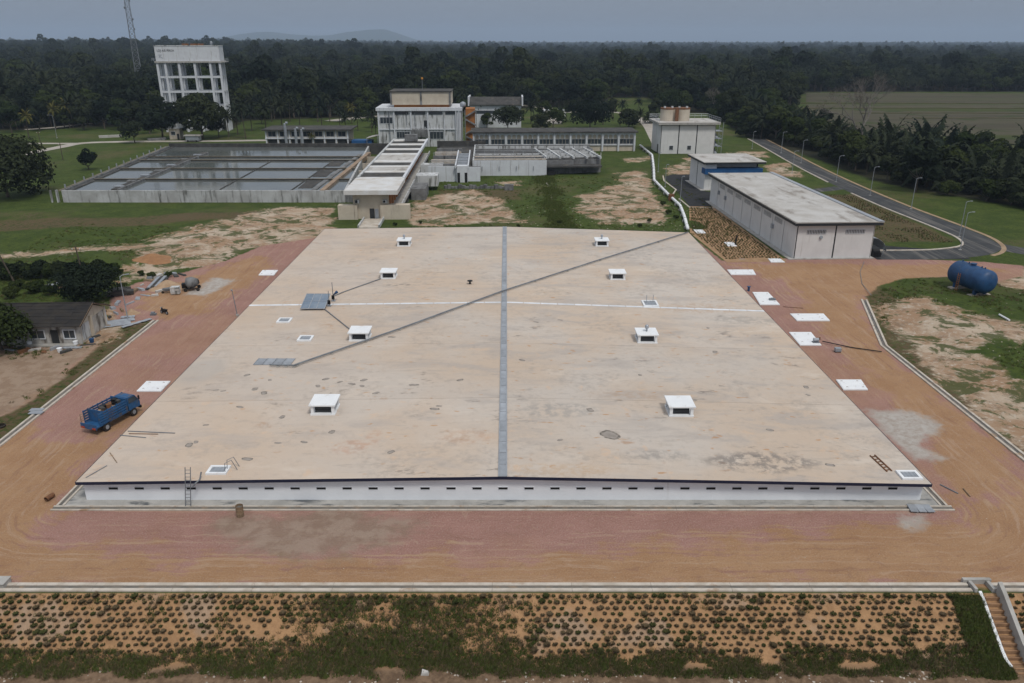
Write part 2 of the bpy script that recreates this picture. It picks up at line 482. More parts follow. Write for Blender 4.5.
def make_ground():
    xs = axis(-150, 140, 0.75, (-11000, 11000))
    ys = axis(38, 330, 0.75, (-400, 17000))
    ys = np.sort(np.concatenate([ys, [TOP_Y, TOE_Y]]))
    X, Y = np.meshgrid(xs, ys)
    Z = height(X, Y)
    nv = X.size; w = len(xs); h = len(ys)
    co = np.stack([X.ravel(), Y.ravel(), Z.ravel()], 1)
    i = (np.arange(h - 1)[:, None] * w + np.arange(w - 1)[None, :]).ravel()
    quads = np.stack([i, i + 1, i + w + 1, i + w], 1)
    me = bpy.data.meshes.new('ground')
    me.vertices.add(nv); me.vertices.foreach_set('co', co.ravel())
    me.loops.add(quads.size); me.loops.foreach_set('vertex_index', quads.ravel())
    me.polygons.add(len(quads))
    me.polygons.foreach_set('loop_start', np.arange(len(quads)) * 4)
    me.polygons.foreach_set('loop_total', np.full(len(quads), 4))
    me.polygons.foreach_set('use_smooth', np.ones(len(quads), bool))
    me.update()
    x, y = co[:, 0], co[:, 1]
    def att(name, val):
        a = me.attributes.new(name, 'FLOAT', 'POINT')
        a.data.foreach_set('value', np.asarray(val, np.float32))
    att('sd_road', np.clip(np.maximum(poly_sd(x, y, ROAD), poly_sd(x, y, YARD)), -20, 20))
    att('sd_ochre', np.clip(np.max([poly_sd(x, y, p) for p in OCHRE], 0), -20, 20))
    att('sd_sand', np.clip(np.max([poly_sd(x, y, p) for p in SAND] + [poly_sd(x, y, p) for p in TRACK], 0), -20, 20))
    att('sd_grey', np.clip(np.max([poly_sd(x, y, p) for p in GREY], 0), -20, 20))
    u, v = proj(x, np.maximum(y, 60), 0.0)
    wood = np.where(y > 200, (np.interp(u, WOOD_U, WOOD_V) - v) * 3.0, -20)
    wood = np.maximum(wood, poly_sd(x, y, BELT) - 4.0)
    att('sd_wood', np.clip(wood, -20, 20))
    att('sd_pale', np.clip(np.max([poly_sd(x, y, p) for p in PALE], 0), -20, 20))
    att('sd_brown', np.clip(np.max([poly_sd(x, y, p) for p in BROWN], 0), -20, 20))
    att('lane', np.clip(-poly_sd(x, y, RES), -5, 80))
    me.materials.append(ground_material())
    o = bpy.data.objects.new('ground', me)
    C.objects.link(o)
    tag(o, kind='structure')
    return o

def ground_material():
    t = NT('ground')
    p = t.pos(True)
    def A(name):
        return t.n('ShaderNodeAttribute', attribute_name=name).outputs['Fac']
    n_big = t.noise(p, 0.035, 4)
    n_mid = t.noise(p, 0.22, 6, 0.6)
    n_fine = t.noise(p, 1.3, 7, 0.68)
    n_grit = t.noise(p, 7.0, 5, 0.7)
    def mask(name, amp, width=0.6, noise=n_mid, noise2=n_fine, amp2=1.0):
        a = t.math('MULTIPLY_ADD', t.math('SUBTRACT', noise, 0.5), amp, A(name))
        a = t.math('MULTIPLY_ADD', t.math('SUBTRACT', noise2, 0.5), amp2, a)
        return t.ramp(a, -width, width)
    # grass: green tones, thin brown places
    g = t.mix(t.ramp(n_mid, 0.35, 0.65), (0.044, 0.068, 0.012), (0.070, 0.096, 0.019))
    g = t.mix(t.ramp(n_fine, 0.42, 0.70), g, (0.033, 0.050, 0.014))
    g = t.mix(t.math('MULTIPLY', t.ramp(n_big, 0.50, 0.70), t.ramp(n_fine, 0.40, 0.60)), g, (0.115, 0.090, 0.050))
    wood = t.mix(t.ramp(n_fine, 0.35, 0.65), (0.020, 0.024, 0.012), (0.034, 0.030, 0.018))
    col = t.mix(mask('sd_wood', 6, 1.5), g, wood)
    n_sand = t.noise(p, 0.11, 6, 0.62, 0.8)
    sand = t.mix(t.ramp(n_sand, 0.38, 0.60), (0.47, 0.38, 0.29), (0.33, 0.215, 0.135))
    sand = t.mix(t.ramp(n_fine, 0.50, 0.70), sand, (0.52, 0.46, 0.39))
    sand = t.mix(t.math('MULTIPLY', t.ramp(t.noise(p, 0.35, 6, 0.7, 0.5), 0.52, 0.64), 0.75), sand, (0.21, 0.145, 0.095))
    sand = t.mix(t.math('MULTIPLY', t.ramp(t.noise(p, 0.19, 7, 0.72, 0.6), 0.50, 0.57), 0.9), sand, (0.066, 0.080, 0.026))
    col = t.mix(t.math('MULTIPLY', mask('sd_brown', 5, 1.0, n_mid, n_fine, 4), t.ramp(n_fine, 0.62, 0.42)), col, (0.115, 0.078, 0.046))
    col = t.mix(mask('sd_sand', 16, 0.9, n_sand, n_fine, 5), col, sand)
    # compacted red stone road with sandy drifts and wheel tracks that follow the lane round the reservoir
    red = t.mix(t.ramp(n_mid, 0.3, 0.7), (0.342, 0.192, 0.160), (0.292, 0.160, 0.130))
    red = t.mix(t.math('MULTIPLY', t.ramp(n_grit, 0.48, 0.70), 0.7), red, (0.45, 0.32, 0.28))
    red = t.mix(t.math('MULTIPLY', t.ramp(n_grit, 0.46, 0.32), 0.55), red, (0.21, 0.11, 0.085))
    och = t.mix(t.ramp(n_mid, 0.3, 0.7), (0.378, 0.230, 0.130), (0.325, 0.186, 0.102))
    och = t.mix(t.math('MULTIPLY', t.ramp(n_grit, 0.50, 0.72), 0.6), och, (0.48, 0.35, 0.23))
    och = t.mix(t.math('MULTIPLY', t.ramp(n_grit, 0.46, 0.32), 0.5), och, (0.24, 0.14, 0.075))
    cv = t.n('ShaderNodeCombineXYZ')
    t.l(t.math('MULTIPLY_ADD', n_mid, 1.5, A('lane')), cv.inputs[0])
    t.l(t.math('MULTIPLY', n_big, 5.0), cv.inputs[1])
    tracks = t.noise(cv.outputs[0], 1.7, 7, 0.72)
    road = t.mix(mask('sd_ochre', 12, 1.2, n_mid, tracks, 9), red, och)
    road = t.mix(t.math('MULTIPLY', t.ramp(tracks, 0.53, 0.64), 0.55), road, (0.44, 0.31, 0.225))
    road = t.mix(t.math('MULTIPLY', t.ramp(tracks, 0.45, 0.35), 0.5), road, (0.23, 0.125, 0.09))
    road = t.mix(t.math('MULTIPLY', t.ramp(n_big, 0.52, 0.62), 0.35), road, och)
    blot = t.noise(p, 0.75, 7, 0.75, 0.8)
    road = t.mix(t.math('MULTIPLY', t.ramp(blot, 0.54, 0.66), 0.4), road, (0.25, 0.15, 0.105))
    road = t.mix(t.math('MULTIPLY', t.ramp(blot, 0.42, 0.30), 0.35), road, (0.45, 0.33, 0.25))
    pale = t.mix(t.ramp(n_fine, 0.35, 0.65), (0.46, 0.43, 0.40), (0.36, 0.31, 0.27))
    road = t.mix(mask('sd_pale', 5, 0.8, n_mid, n_fine, 3), road, pale)
    grey = t.mix(t.ramp(t.noise(p, 0.5, 6, 0.65), 0.42, 0.58), (0.315, 0.25, 0.195), (0.235, 0.175, 0.13))
    road = t.mix(t.math('MULTIPLY', mask('sd_grey', 7, 1.2, n_mid, n_fine, 3), 0.75), road, grey)
    col = t.mix(mask('sd_road', 1.5, 0.35, n_mid, n_fine, 1.2), col, road)
    # the cut face below the front drain and the scraped verge at its foot
    y = t.n('ShaderNodeSeparateXYZ'); t.l(p, y.inputs[0])
    soil = t.mix(t.ramp(n_fine, 0.35, 0.65), (0.44, 0.262, 0.138), (0.34, 0.20, 0.105))
    soil = t.mix(t.math('MULTIPLY', t.ramp(n_mid, 0.52, 0.62), 0.55), soil, (0.40, 0.31, 0.24))
    foot = t.mix(t.ramp(n_fine, 0.38, 0.62), (0.13, 0.085, 0.054), (0.23, 0.155, 0.10))
    soil = t.mix(t.ramp(t.math('MULTIPLY_ADD', n_mid, -1.6, y.outputs[1]), TOE_Y - 0.9, TOE_Y - 1.9), soil, foot)
    col = t.mix(t.ramp(y.outputs[1], TOP_Y + 0.12, TOP_Y - 0.05), col, soil)
    b = t.bump(t.math('MULTIPLY_ADD', n_grit, 0.5, n_fine), 0.8, 0.22)
    t.principled(col, 0.95, 0, b, 0.15)
    return t.mat

make_ground()

def ribbon(name, pts, width, z, mat, kind='structure', label=None, cat=None, thick=0.0, closed=False):
    """a strip of even width along a line"""
    pts = [Vector((p[0], p[1], 0)) for p in pts]
    L, Rr = [], []
    n = len(pts)
    for i, p in enumerate(pts):
        a = pts[max(0, i - 1)]; b = pts[min(n - 1, i + 1)]
        d = (b - a).normalized(); s = Vector((-d.y, d.x, 0))
        L.append(p + s * width / 2); Rr.append(p - s * width / 2)
    mb = MB()
    def zz(p): return float(height(p.x, p.y)) + z
    if thick:
        for i in range(n - 1):
            q = [L[i], Rr[i], Rr[i + 1], L[i + 1]]
            mb.add([(p.x, p.y, zz(p) - thick) for p in q] + [(p.x, p.y, zz(p)) for p in q], BOXF)
    else:
        mb.add([(p.x, p.y, zz(p)) for p in L] + [(p.x, p.y, zz(p)) for p in Rr],
               [(n + i, n + i + 1, i + 1, i) for i in range(n - 1)])
    o = mb.build(name, mat)
    return tag(o, label, cat, None, kind)

def smooth_line(pts, n=6):
    pts = [Vector((p[0], p[1], 0)) for p in pts]
    out = []
    for i in range(len(pts) - 1):
        p0 = pts[max(0, i - 1)]; p1 = pts[i]; p2 = pts[i + 1]; p3 = pts[min(len(pts) - 1, i + 2)]
        for k in range(n):
            t = k / n
            out.append(0.5 * ((2 * p1) + (-p0 + p2) * t + (2 * p0 - 5 * p1 + 4 * p2 - p3) * t * t + (-p0 + 3 * p1 - 3 * p2 + p3) * t ** 3))
    out.append(pts[-1])
    return [(p.x, p.y) for p in out]

def offset_line(pts, d):
    pts = [Vector((p[0], p[1], 0)) for p in pts]
    out = []
    for i, p in enumerate(pts):
        a = pts[max(0, i - 1)]; b = pts[min(len(pts) - 1, i + 1)]
        dd = (b - a).normalized()
        out.append((p.x - dd.y * d, p.y + dd.x * d))
    return out

# asphalt road
t = NT('asphalt')
p_ = t.pos(True)
ac = t.mix(t.ramp(t.noise(p_, 0.3, 5), 0.35, 0.65), (0.040, 0.043, 0.047), (0.062, 0.064, 0.066))
ac = t.mix(t.math('MULTIPLY', t.ramp(t.noise(t.mapping(p_, (1.2, 0.03, 1)), 1.0, 4), 0.5, 0.65), 0.8), ac, (0.15, 0.14, 0.13))
t.principled(ac, 0.85, 0, t.bump(t.noise(p_, 9, 4), 0.3, 0.03), 0.25)
M['asphalt'] = t.mat
t = NT('asphalt_new')
p_ = t.pos(True)
t.principled(t.mix(t.ramp(t.noise(p_, 0.6, 5), 0.35, 0.65), (0.018, 0.019, 0.021), (0.03, 0.031, 0.033)), 0.85, 0, t.bump(t.noise(p_, 9, 4), 0.3, 0.03), 0.25)
M['asphalt_new'] = t.mat

road_line = smooth_line([(106, 345), (103.5, 309), (100.5, 270), (98.8, 235), (98.6, 200), (100.0, 175), (99.8, 163), (96.0, 155.0), (88, 151.2), (80, 150.2), (72.5, 150.2)])
ribbon('road', road_line, 6.6, 0.02, M['asphalt'])
ribbon('road', smooth_line([(98.5, 161.5), (103, 154.5), (110, 149), (125, 144), (150, 140)]), 6.0, 0.016, M['asphalt'])
ribbon('road', smooth_line([(95.5, 226), (88, 222), (80, 221), (73, 221.5)]), 4.5, 0.012, M['asphalt'])
pave = MB(); pave.prism(P((664, 177), (672, 174.5), (690, 174.5), (689, 181), (704, 191), (716, 193), (716, 206.5), (690, 206.5)), -0.05, 0.03)
tag(pave.build('pavement', M['asphalt_new']), kind='structure')
pave = MB(); pave.prism([(71.4, 146.8), (90, 147), (90, 153.5), (71.4, 160)], -0.05, 0.014)
tag(pave.build('pavement', M['asphalt_new']), kind='structure')
inner = offset_line(road_line, 3.55)
ribbon('kerb', [q for q in road_line and offset_line(road_line, -3.55) if q[1] < 219 and q[1] > 146][:], 0.5, 0.16, M['kerb'], thick=0.3)
ribbon('kerb', [q for q in offset_line(road_line, -3.55) if q[1] > 231], 0.5, 0.16, M['kerb'], thick=0.3)
ribbon('verge', [q for q in offset_line(road_line, 4.0) if q[0] > 95], 0.9, 0.03, plain('verge', (0.36, 0.26, 0.17), (0.27, 0.19, 0.12), 0.6, 0.95))

# pale paths on the far side of the works
M['path'] = plain('path', (0.42, 0.39, 0.35), (0.33, 0.30, 0.26), 0.2, 0.95, world=True)
ribbon('path', smooth_line(P((-120, 166), (0, 160), (30, 153), (58, 147.5), (85, 143), (140, 141.5), (220, 141), (345, 139))), 5.5, 0.03, M['path'])
ribbon('path', smooth_line(P((-60, 144), (20, 143.5), (60, 143.5), (80, 143.5))), 4.0, 0.022, M['path'])
ribbon('path', smooth_line(P((25, 129.5), (60, 127), (90, 123.5), (135, 121.5))), 5.0, 0.03, M['path'])
ribbon('path', smooth_line(P((330, 121), (352, 118.5), (380, 116), (440, 114))), 9, 0.034, M['path'])
ribbon('path', smooth_line(P((560, 112.5), (600, 112), (625, 113.5), (645, 122), (656, 138), (660, 147))), 6.0, 0.03, M['path'])
ribbon('path', smooth_line(P((520, 105), (545, 108), (556, 116), (552, 124))), 9.0, 0.026, M['path'])
ribbon('stream', smooth_line(P((545, 180), (551, 192), (552, 205), (558, 218), (566, 232))), 0.55, 0.02, plain('stream_bed', (0.26, 0.235, 0.20), (0.10, 0.10, 0.07), 0.6, 0.5, world=True))

# open fields beyond the belt of trees
t = NT('field')
p_ = t.pos(True)
fb = t.noise(t.mapping(p_, (0.003, 0.035, 1)), 1.0, 5, 0.6, 0.4)
fc = t.mix(t.ramp(fb, 0.40, 0.50), (0.055, 0.066, 0.020), (0.082, 0.075, 0.050))
fc = t.mix(t.ramp(fb, 0.52, 0.58), fc, (0.068, 0.060, 0.042))
fc = t.mix(t.ramp(t.noise(p_, 0.05, 5), 0.52, 0.68), fc, (0.044, 0.058, 0.019))
t.principled(fc, 0.95, 0, None, 0.1)
mb = MB()
cx = sum(p[0] for p in FIELD) / len(FIELD); cy = sum(p[1] for p in FIELD) / len(FIELD)
mb.add([(x, y, 0.05) for x, y in FIELD], [tuple(range(len(FIELD)))])
tag(mb.build('field', t.mat), kind='structure')
for k, (v, u0, u1) in enumerate(((103.5, 800, 1060), (108.5, 790, 1080), (113.5, 860, 1060), (118.5, 900, 1080))):
    a, b = G(u0, v), G(u1, v + 0.6)
    ribbon('field_bund', [a, ((a[0] + b[0]) / 2, (a[1] + b[1]) / 2 + 3), b], 1.6, 0.5, plain('bund', (0.07, 0.075, 0.03), (0.12, 0.1, 0.06), 0.1, 0.95, world=True), thick=0.6)

# distant hills
def hills():
    prof_u = [150, 200, 225, 240, 255, 270, 290, 310, 330, 350, 370, 385, 400, 412, 440, 470]
    prof_v = [42, 39.5, 37, 34, 32, 31.5, 34, 35.5, 35, 31.5, 29.5, 29, 34, 39, 42, 44]
    n = 90
    us = np.linspace(150, 470, n)
    D = 13500.0
    rows = []
    for j, (dd, k) in enumerate(((-1500, 0.0), (-1000, 0.35), (-500, 0.78), (0, 1.0), (700, 0.8), (2000, 0.0))):
        row = []
        for u in us:
            v = np.interp(u, prof_u, prof_v)
            d = D + dd
            x = (u - 512) / F_PX
            yv = (341.5 - v) / F_PX
            top = CAM_H + (-math.sin(PITCH) + yv * math.cos(PITCH)) / (math.cos(PITCH) + yv * math.sin(PITCH)) * D
            zt = max(top, 0) * k * (1 + 0.25 * mnoise.noise(Vector((u * 0.07, j * 1.7, 0)))) if k < 1 else max(top, 0) + 6 * mnoise.noise(Vector((u * 0.4, 3, 0)))
            xx = x * D * (1 + dd / D) / math.cos(PITCH)
            row.append((x * D / (math.cos(PITCH) + yv * math.sin(PITCH)), d, zt - 2))
        rows.append(row)
    mb = MB(); mb.smooth = True
    vs = [p for r in rows for p in r]
    fs = [(j * n + i, j * n + i + 1, (j + 1) * n + i + 1, (j + 1) * n + i) for j in range(len(rows) - 1) for i in range(n - 1)]
    mb.add(vs, fs)
    o = mb.build('hills', plain('hill_forest', (0.03, 0.045, 0.02), (0.045, 0.055, 0.025), 0.004, 0.95, world=True))
    tag(o, kind='structure')
hills()

# bare soil of the planted plot by the shed
mb = MB(); mb.prism(P((689, 206.5), (713, 206.5), (787, 261.5), (727, 262.5), (690, 233)), -0.05, 0.02)
tag(mb.build('planting_bed', plain('bed_soil', (0.36, 0.235, 0.135), (0.28, 0.17, 0.09), 0.7, 0.95, world=True, bump=0.5)), kind='structure')

# ------------------------------------------------------------------ drains, kerbs, apron
def u_drain(name, pts, wall=0.22, gap=0.38, top=0.14, open_end=True):
    """concrete U drain: two kerbs either side of a sunken channel; a piece of the setting"""
    root = thing(name, None, None, (pts[0][0], pts[0][1], 0))
    tag(root, kind='structure')
    half = gap / 2 + wall / 2
    for s in (-1, 1):
        off = offset_line(pts, s * half)
        mb = MB()
        for a, b in zip(off[:-1], off[1:]):
            va, vb = Vector((*a, 0)), Vector((*b, 0))
            L = (vb - va).length; k = max(1, int(L / 6))
            for i in range(k):
                p = va.lerp(vb, i / k); q = va.lerp(vb, (i + 1) / k - 0.012 / L * 2)
                mb.bar((p.x, p.y, top / 2 - 0.1), (q.x, q.y, top / 2 - 0.1), wall, top + 0.2)
        mb.build('kerb', M['kerb'], root, world=True)
    mb = MB()
    for a, b in zip(pts[:-1], pts[1:]):
        mb.bar((*a, -0.09), (*b, -0.09), gap + 0.02, 0.24)
    mb.build('channel', M['channel'], root, world=True)
    return root

u_drain('roadside_drain', [(-54.4, 71.0), (-54.45, 111.5)], 0.26, 0.42)
u_drain('roadside_drain', [(-54.4, 60.0), (-54.4, 70.9)], 0.26, 0.42)
rd = [G(862, 299), G(883, 346), G(1024, 463), G(1120, 545)]
u_drain('roadside_drain', [G(864, 300), G(884, 346), (52.6, 69.0), (53.0, 58)], 0.28, 0.44)
u_drain('front_drain', [(-95, 49.5), (35.85, 49.5)], 0.32, 0.34, 0.14)
u_drain('front_drain', [(37.6, 49.5), (95, 49.5)], 0.32, 0.34, 0.14)
# apron round the reservoir
ap = MB(); ap.prism([(-41.2, 60.95), (39.35, 60.95), (39.35, 62.6), (-41.2, 62.6)], -0.1, 0.05)
ap.prism([(-41.2, 62.61), (-38.9, 62.61), (-38.9, 165), (-40.95, 165)], -0.1, 0.048)
ap.prism([(37.6, 62.61), (39.35, 62.61), (38.2, 161), (36.5, 161)], -0.1, 0.048)
tag(ap.build('apron', M['apron']), kind='structure')
u_drain('perimeter_drain', [(-42.1, 60.5), (40.4, 60.5)], 0.16, 0.4, 0.12)
u_drain('perimeter_drain', [(-41.6, 60.95), (-41.35, 164)], 0.2, 0.36, 0.12)
u_drain('perimeter_drain', [(39.75, 60.95), (38.6, 161)], 0.2, 0.36, 0.12)

# ------------------------------------------------------------------ reservoir
res = thing('covered_reservoir', 'wide low covered reservoir with flat concrete roof and white slotted wall', 'reservoir', (-0.9, 61.6, 0))
def lerp(a, b, t): return tuple(x + (y - x) * t for x, y in zip(a, b))
EAVE, RIDGE, ROOF_T = 2.24, 2.80, 0.22
FL, FM, FR = (-40.0, 61.4, EAVE), (-0.85, 61.45, RIDGE), (38.3, 61.05, EAVE)
BL, BM_, BR = (-40.2, 163.6, EAVE), (-1.55, 163.2, RIDGE), (37.2, 160.2, EAVE)
def roof_pt(x, y):
    """height of the roof surface"""
    t = (y - 61.4) / 101.8
    xm = -0.85 - 0.7 * t
    d = abs(x - xm) / 38.8
    return RIDGE + (EAVE - RIDGE) * min(d, 1.0)
def RG(u, v):
    x, y = G(u, v, 2.45)
    for _ in range(3):
        x, y = G(u, v, roof_pt(x, y))
    return x, y, roof_pt(x, y)

t = NT('roof_concrete')
p_ = t.pos(True)
n1 = t.noise(p_, 0.055, 5, 0.55)
n2 = t.noise(t.mapping(p_, (0.10, 0.28, 1)), 1.0, 7, 0.65, 0.4)
n3 = t.noise(p_, 1.1, 6, 0.7)
n4 = t.noise(p_, 0.32, 5, 0.6, 0.6)
rc = t.mix(t.ramp(n1, 0.36, 0.64), (0.515, 0.462, 0.412), (0.515, 0.415, 0.328))
rc = t.mix(t.math('MULTIPLY', t.ramp(n2, 0.49, 0.64), 0.65), rc, (0.40, 0.36, 0.33))
rc = t.mix(t.math('MULTIPLY', t.ramp(n2, 0.44, 0.28), 0.6), rc, (0.60, 0.525, 0.45))
rc = t.mix(t.math('MULTIPLY', t.ramp(n3, 0.50, 0.70), 0.34), rc, (0.36, 0.31, 0.265))
rc = t.mix(t.math('MULTIPLY', t.ramp(n4, 0.64, 0.74), 0.75), rc, (0.40, 0.26, 0.175))
rc = t.mix(t.math('MULTIPLY', t.math('MULTIPLY', t.ramp(t.noise(p_, 0.16, 3), 0.58, 0.66), t.ramp(t.noise(t.mapping(p_, (0.5, 1.4, 1)), 1.0, 6, 0.75), 0.54, 0.62)), 0.7), rc, (0.17, 0.15, 0.135))
n5 = t.noise(t.mapping(p_, (0.7, 1.5, 1)), 1.0, 3, 0.5)
rc = t.mix(t.math('MULTIPLY', t.ramp(n5, 0.66, 0.74), 0.8), rc, (0.44, 0.25, 0.13))
n6 = t.noise(t.mapping(p_, (0.22, 1.7, 1)), 1.0, 5, 0.7, 0.6)
rc = t.mix(t.math('MULTIPLY', t.ramp(n6, 0.60, 0.68), 0.4), rc, (0.30, 0.275, 0.25))
n7 = t.noise(p_, 0.10, 6, 0.7, 1.2)
rc = t.mix(t.math('MULTIPLY', t.math('MULTIPLY', t.ramp(n7, 0.52, 0.60), t.ramp(n3, 0.40, 0.60)), 0.32), rc, (0.30, 0.27, 0.245))
rc = t.mix(t.math('MULTIPLY', t.ramp(t.noise(p_, 0.5, 4, 0.6, 0.5), 0.62, 0.72), 0.5), rc, (0.60, 0.43, 0.30))
sx_ = t.n('ShaderNodeSeparateXYZ'); t.l(p_, sx_.inputs[0])
rc = t.mix(t.math('MULTIPLY', t.ramp(sx_.outputs[0], -38.0, 10.0, 1.0, 0.0), 0.25), rc, (0.55, 0.43, 0.335))
def roof_stain(u, v, rx, ry, colour, k, lo=0.40, hi=0.58):
    global rc
    x, y, z = RG(u, v)
    mp = t.n('ShaderNodeVectorMath', operation='SUBTRACT'); t.l(p_, mp.inputs[0]); mp.inputs[1].default_value = (x, y, z)
    ln = t.n('ShaderNodeVectorMath', operation='LENGTH'); t.l(t.mapping(mp.outputs[0], (1 / rx, 1 / ry, 0)), ln.inputs[0])
    d = t.math('MULTIPLY_ADD', t.math('SUBTRACT', n2, 0.5), 1.6, ln.outputs['Value'])
    f = t.math('MULTIPLY', t.ramp(d, 1.1, 0.5), t.ramp(n3, lo, hi))
    rc = t.mix(t.math('MULTIPLY', f, k), rc, colour)
roof_stain(760, 462, 5.5, 2.2, (0.20, 0.18, 0.165), 0.75)
roof_stain(655, 455, 3.5, 1.2, (0.27, 0.25, 0.23), 0.6)
roof_stain(350, 447, 2.0, 1.6, (0.47, 0.26, 0.17), 0.42)
roof_stain(372, 440, 0.9, 2.6, (0.47, 0.27, 0.18), 0.4)
roof_stain(470, 437, 3.0, 1.5, (0.48, 0.30, 0.20), 0.4)
roof_stain(560, 410, 4.5, 2.0, (0.33, 0.31, 0.29), 0.6)
roof_stain(700, 308, 8.0, 2.5, (0.44, 0.30, 0.20), 0.55)
roof_stain(215, 330, 2.2, 1.2, (0.35, 0.24, 0.17), 0.6)
roof_stain(745, 320, 6.0, 2.0, (0.33, 0.30, 0.27), 0.6)
roof_stain(398, 285, 2.5, 0.7, (0.20, 0.18, 0.16), 0.7)
roof_stain(640, 395, 7.0, 1.6, (0.42, 0.31, 0.23), 0.5)
roof_stain(200, 372, 3.0, 5.0, (0.40, 0.375, 0.35), 0.5, 0.2, 0.4)
roof_stain(560, 470, 6.0, 1.2, (0.50, 0.36, 0.24), 0.5)
oi = t.n('ShaderNodeObjectInfo').outputs['Random']
hs = t.n('ShaderNodeHueSaturation'); t.l(t.math('MULTIPLY_ADD', oi, 0.10, 0.95), hs.inputs['Value']); t.l(rc, hs.inputs['Color'])
t.principled(hs.outputs['Color'], 0.85, 0, t.bump(n3, 0.25, 0.03), 0.25)
M['roof_concrete'] = t.mat

rows = [0.0, 0.1655, 0.331, 0.496, 0.662, 0.829, 1.0]
roof = thing('roof', None, None); roof.parent = res
gap = 0.05
for side in (0, 1):
    A0, A1 = (FL, FM) if side == 0 else (FM, FR)
    B0, B1 = (BL, BM_) if side == 0 else (BM_, BR)
    for i in range(6):
        t0 = rows[i] + (gap / 2 / 102 if i else 0); t1 = rows[i + 1] - (gap / 2 / 102 if i < 5 else 0)
        q = [lerp(A0, B0, t0), lerp(A1, B1, t0), lerp(A1, B1, t1), lerp(A0, B0, t1)]
        sh = 0.02
        if side == 0: q[1] = (q[1][0] - sh, q[1][1], q[1][2]); q[2] = (q[2][0] - sh, q[2][1], q[2][2])
        else: q[0] = (q[0][0] + sh, q[0][1], q[0][2]); q[3] = (q[3][0] + sh, q[3][1], q[3][2])
        mb = MB(); mb.add([(x, y, z - ROOF_T) for x, y, z in q] + q, BOXF)
        mb.build('roof_bay', M['roof_concrete'], roof, world=True)
# dark fascia along the edges, 3 mm proud
mb = MB()
for a, b, o in ((FL, FM, (0, -1)), (FM, FR, (0, -1)), (BL, BM_, (0, 1)), (BM_, BR, (0, 1)), (FL, BL, (-1, 0)), (FR, BR, (1, 0))):
    e = 0.05
    va = Vector((a[0] + o[0] * e / 2, a[1] + o[1] * e / 2, a[2] - 0.125)); vb = Vector((b[0] + o[0] * e / 2, b[1] + o[1] * e / 2, b[2] - 0.125))
    mb.bar(va, vb, e, 0.29)
mb.build('fascia', M['fascia_navy'], roof, world=True)
# walls
fx0, fx1 = -39.65, 38.05
zt = EAVE - ROOF_T - 0.015
mb = MB(); mb.xzprism([(fx0, 0), (fx1, 0), (fx1, zt), (-0.85, RIDGE - ROOF_T - 0.015), (fx0, zt)], 61.9, 62.2)
mb.build('wall', M['new_wall'], res, world=True)
for (a, b) in (((fx0, 62.2), (-39.6, 163.0)), ((fx1, 62.2), (36.8, 159.7)), ((-39.6, 163.0), (36.8, 159.7))):
    mb = MB(); mb.bar((*a, zt / 2), (*b, zt / 2), 0.3, zt)
    mb.build('wall', M['new_wall'], res, world=True)
# ventilation slots
slot = MB()
slot.box(-0.42, -0.012, -0.13, 0.42, 0.05, 0.13, 0)
slot.box(-0.47, -0.05, 0.131, 0.47, 0.05, 0.175, 1)
slot.box(-0.45, -0.03, -0.165, 0.45, 0.05, -0.131, 1)
slot_me = slot.mesh('vent_slot', [M['dark'], M['new_wall']])
for i in range(31):
    o = obj_from_mesh('vent_slot', slot_me, res, Vector((-36.95 + i * 2.408, 61.895, 1.30)) - res.location)
# metal strips over the movement joints
def strip(name, mat, p_of, n, w, parent):
    for i in range(n):
        a = Vector(p_of(i / n)); b = Vector(p_of((i + 1) / n)); d = (b - a).normalized()
        mb = MB(); mb.bar(a + Vector((0, 0, 0.025)), b - d * 0.09 + Vector((0, 0, 0.025)), w, 0.05)
        mb.build(name, mat, parent, world=True)
strip('ridge_plate', M['strip_plate'], lambda s: lerp((FM[0], FM[1] - 0.02, FM[2] + 0.012), (BM_[0], BM_[1], BM_[2] + 0.012), s), 46, 0.64, roof)
for s_ in (-0.37, 0.37):
    mb = MB(); mb.bar((FM[0] + s_, FM[1] - 0.02, FM[2] + 0.05), (BM_[0] + s_, BM_[1], BM_[2] + 0.05), 0.09, 0.1)
    mb.build('ridge_rail', M['galvanised'], roof, world=True)
ct = 0.496
strip('joint_plate', M['strip_white'], lambda s: lerp(lerp(FL, BL, ct), (lerp(FM, BM_, ct)[0] - 0.42, lerp(FM, BM_, ct)[1], lerp(FM, BM_, ct)[2] - 0.006), s), 15, 0.56, roof)
strip('joint_plate', M['strip_white'], lambda s: lerp((lerp(FM, BM_, ct)[0] + 0.42, lerp(FM, BM_, ct)[1], lerp(FM, BM_, ct)[2] - 0.006), lerp(FR, BR, ct - 0.008), s), 15, 0.56, roof)
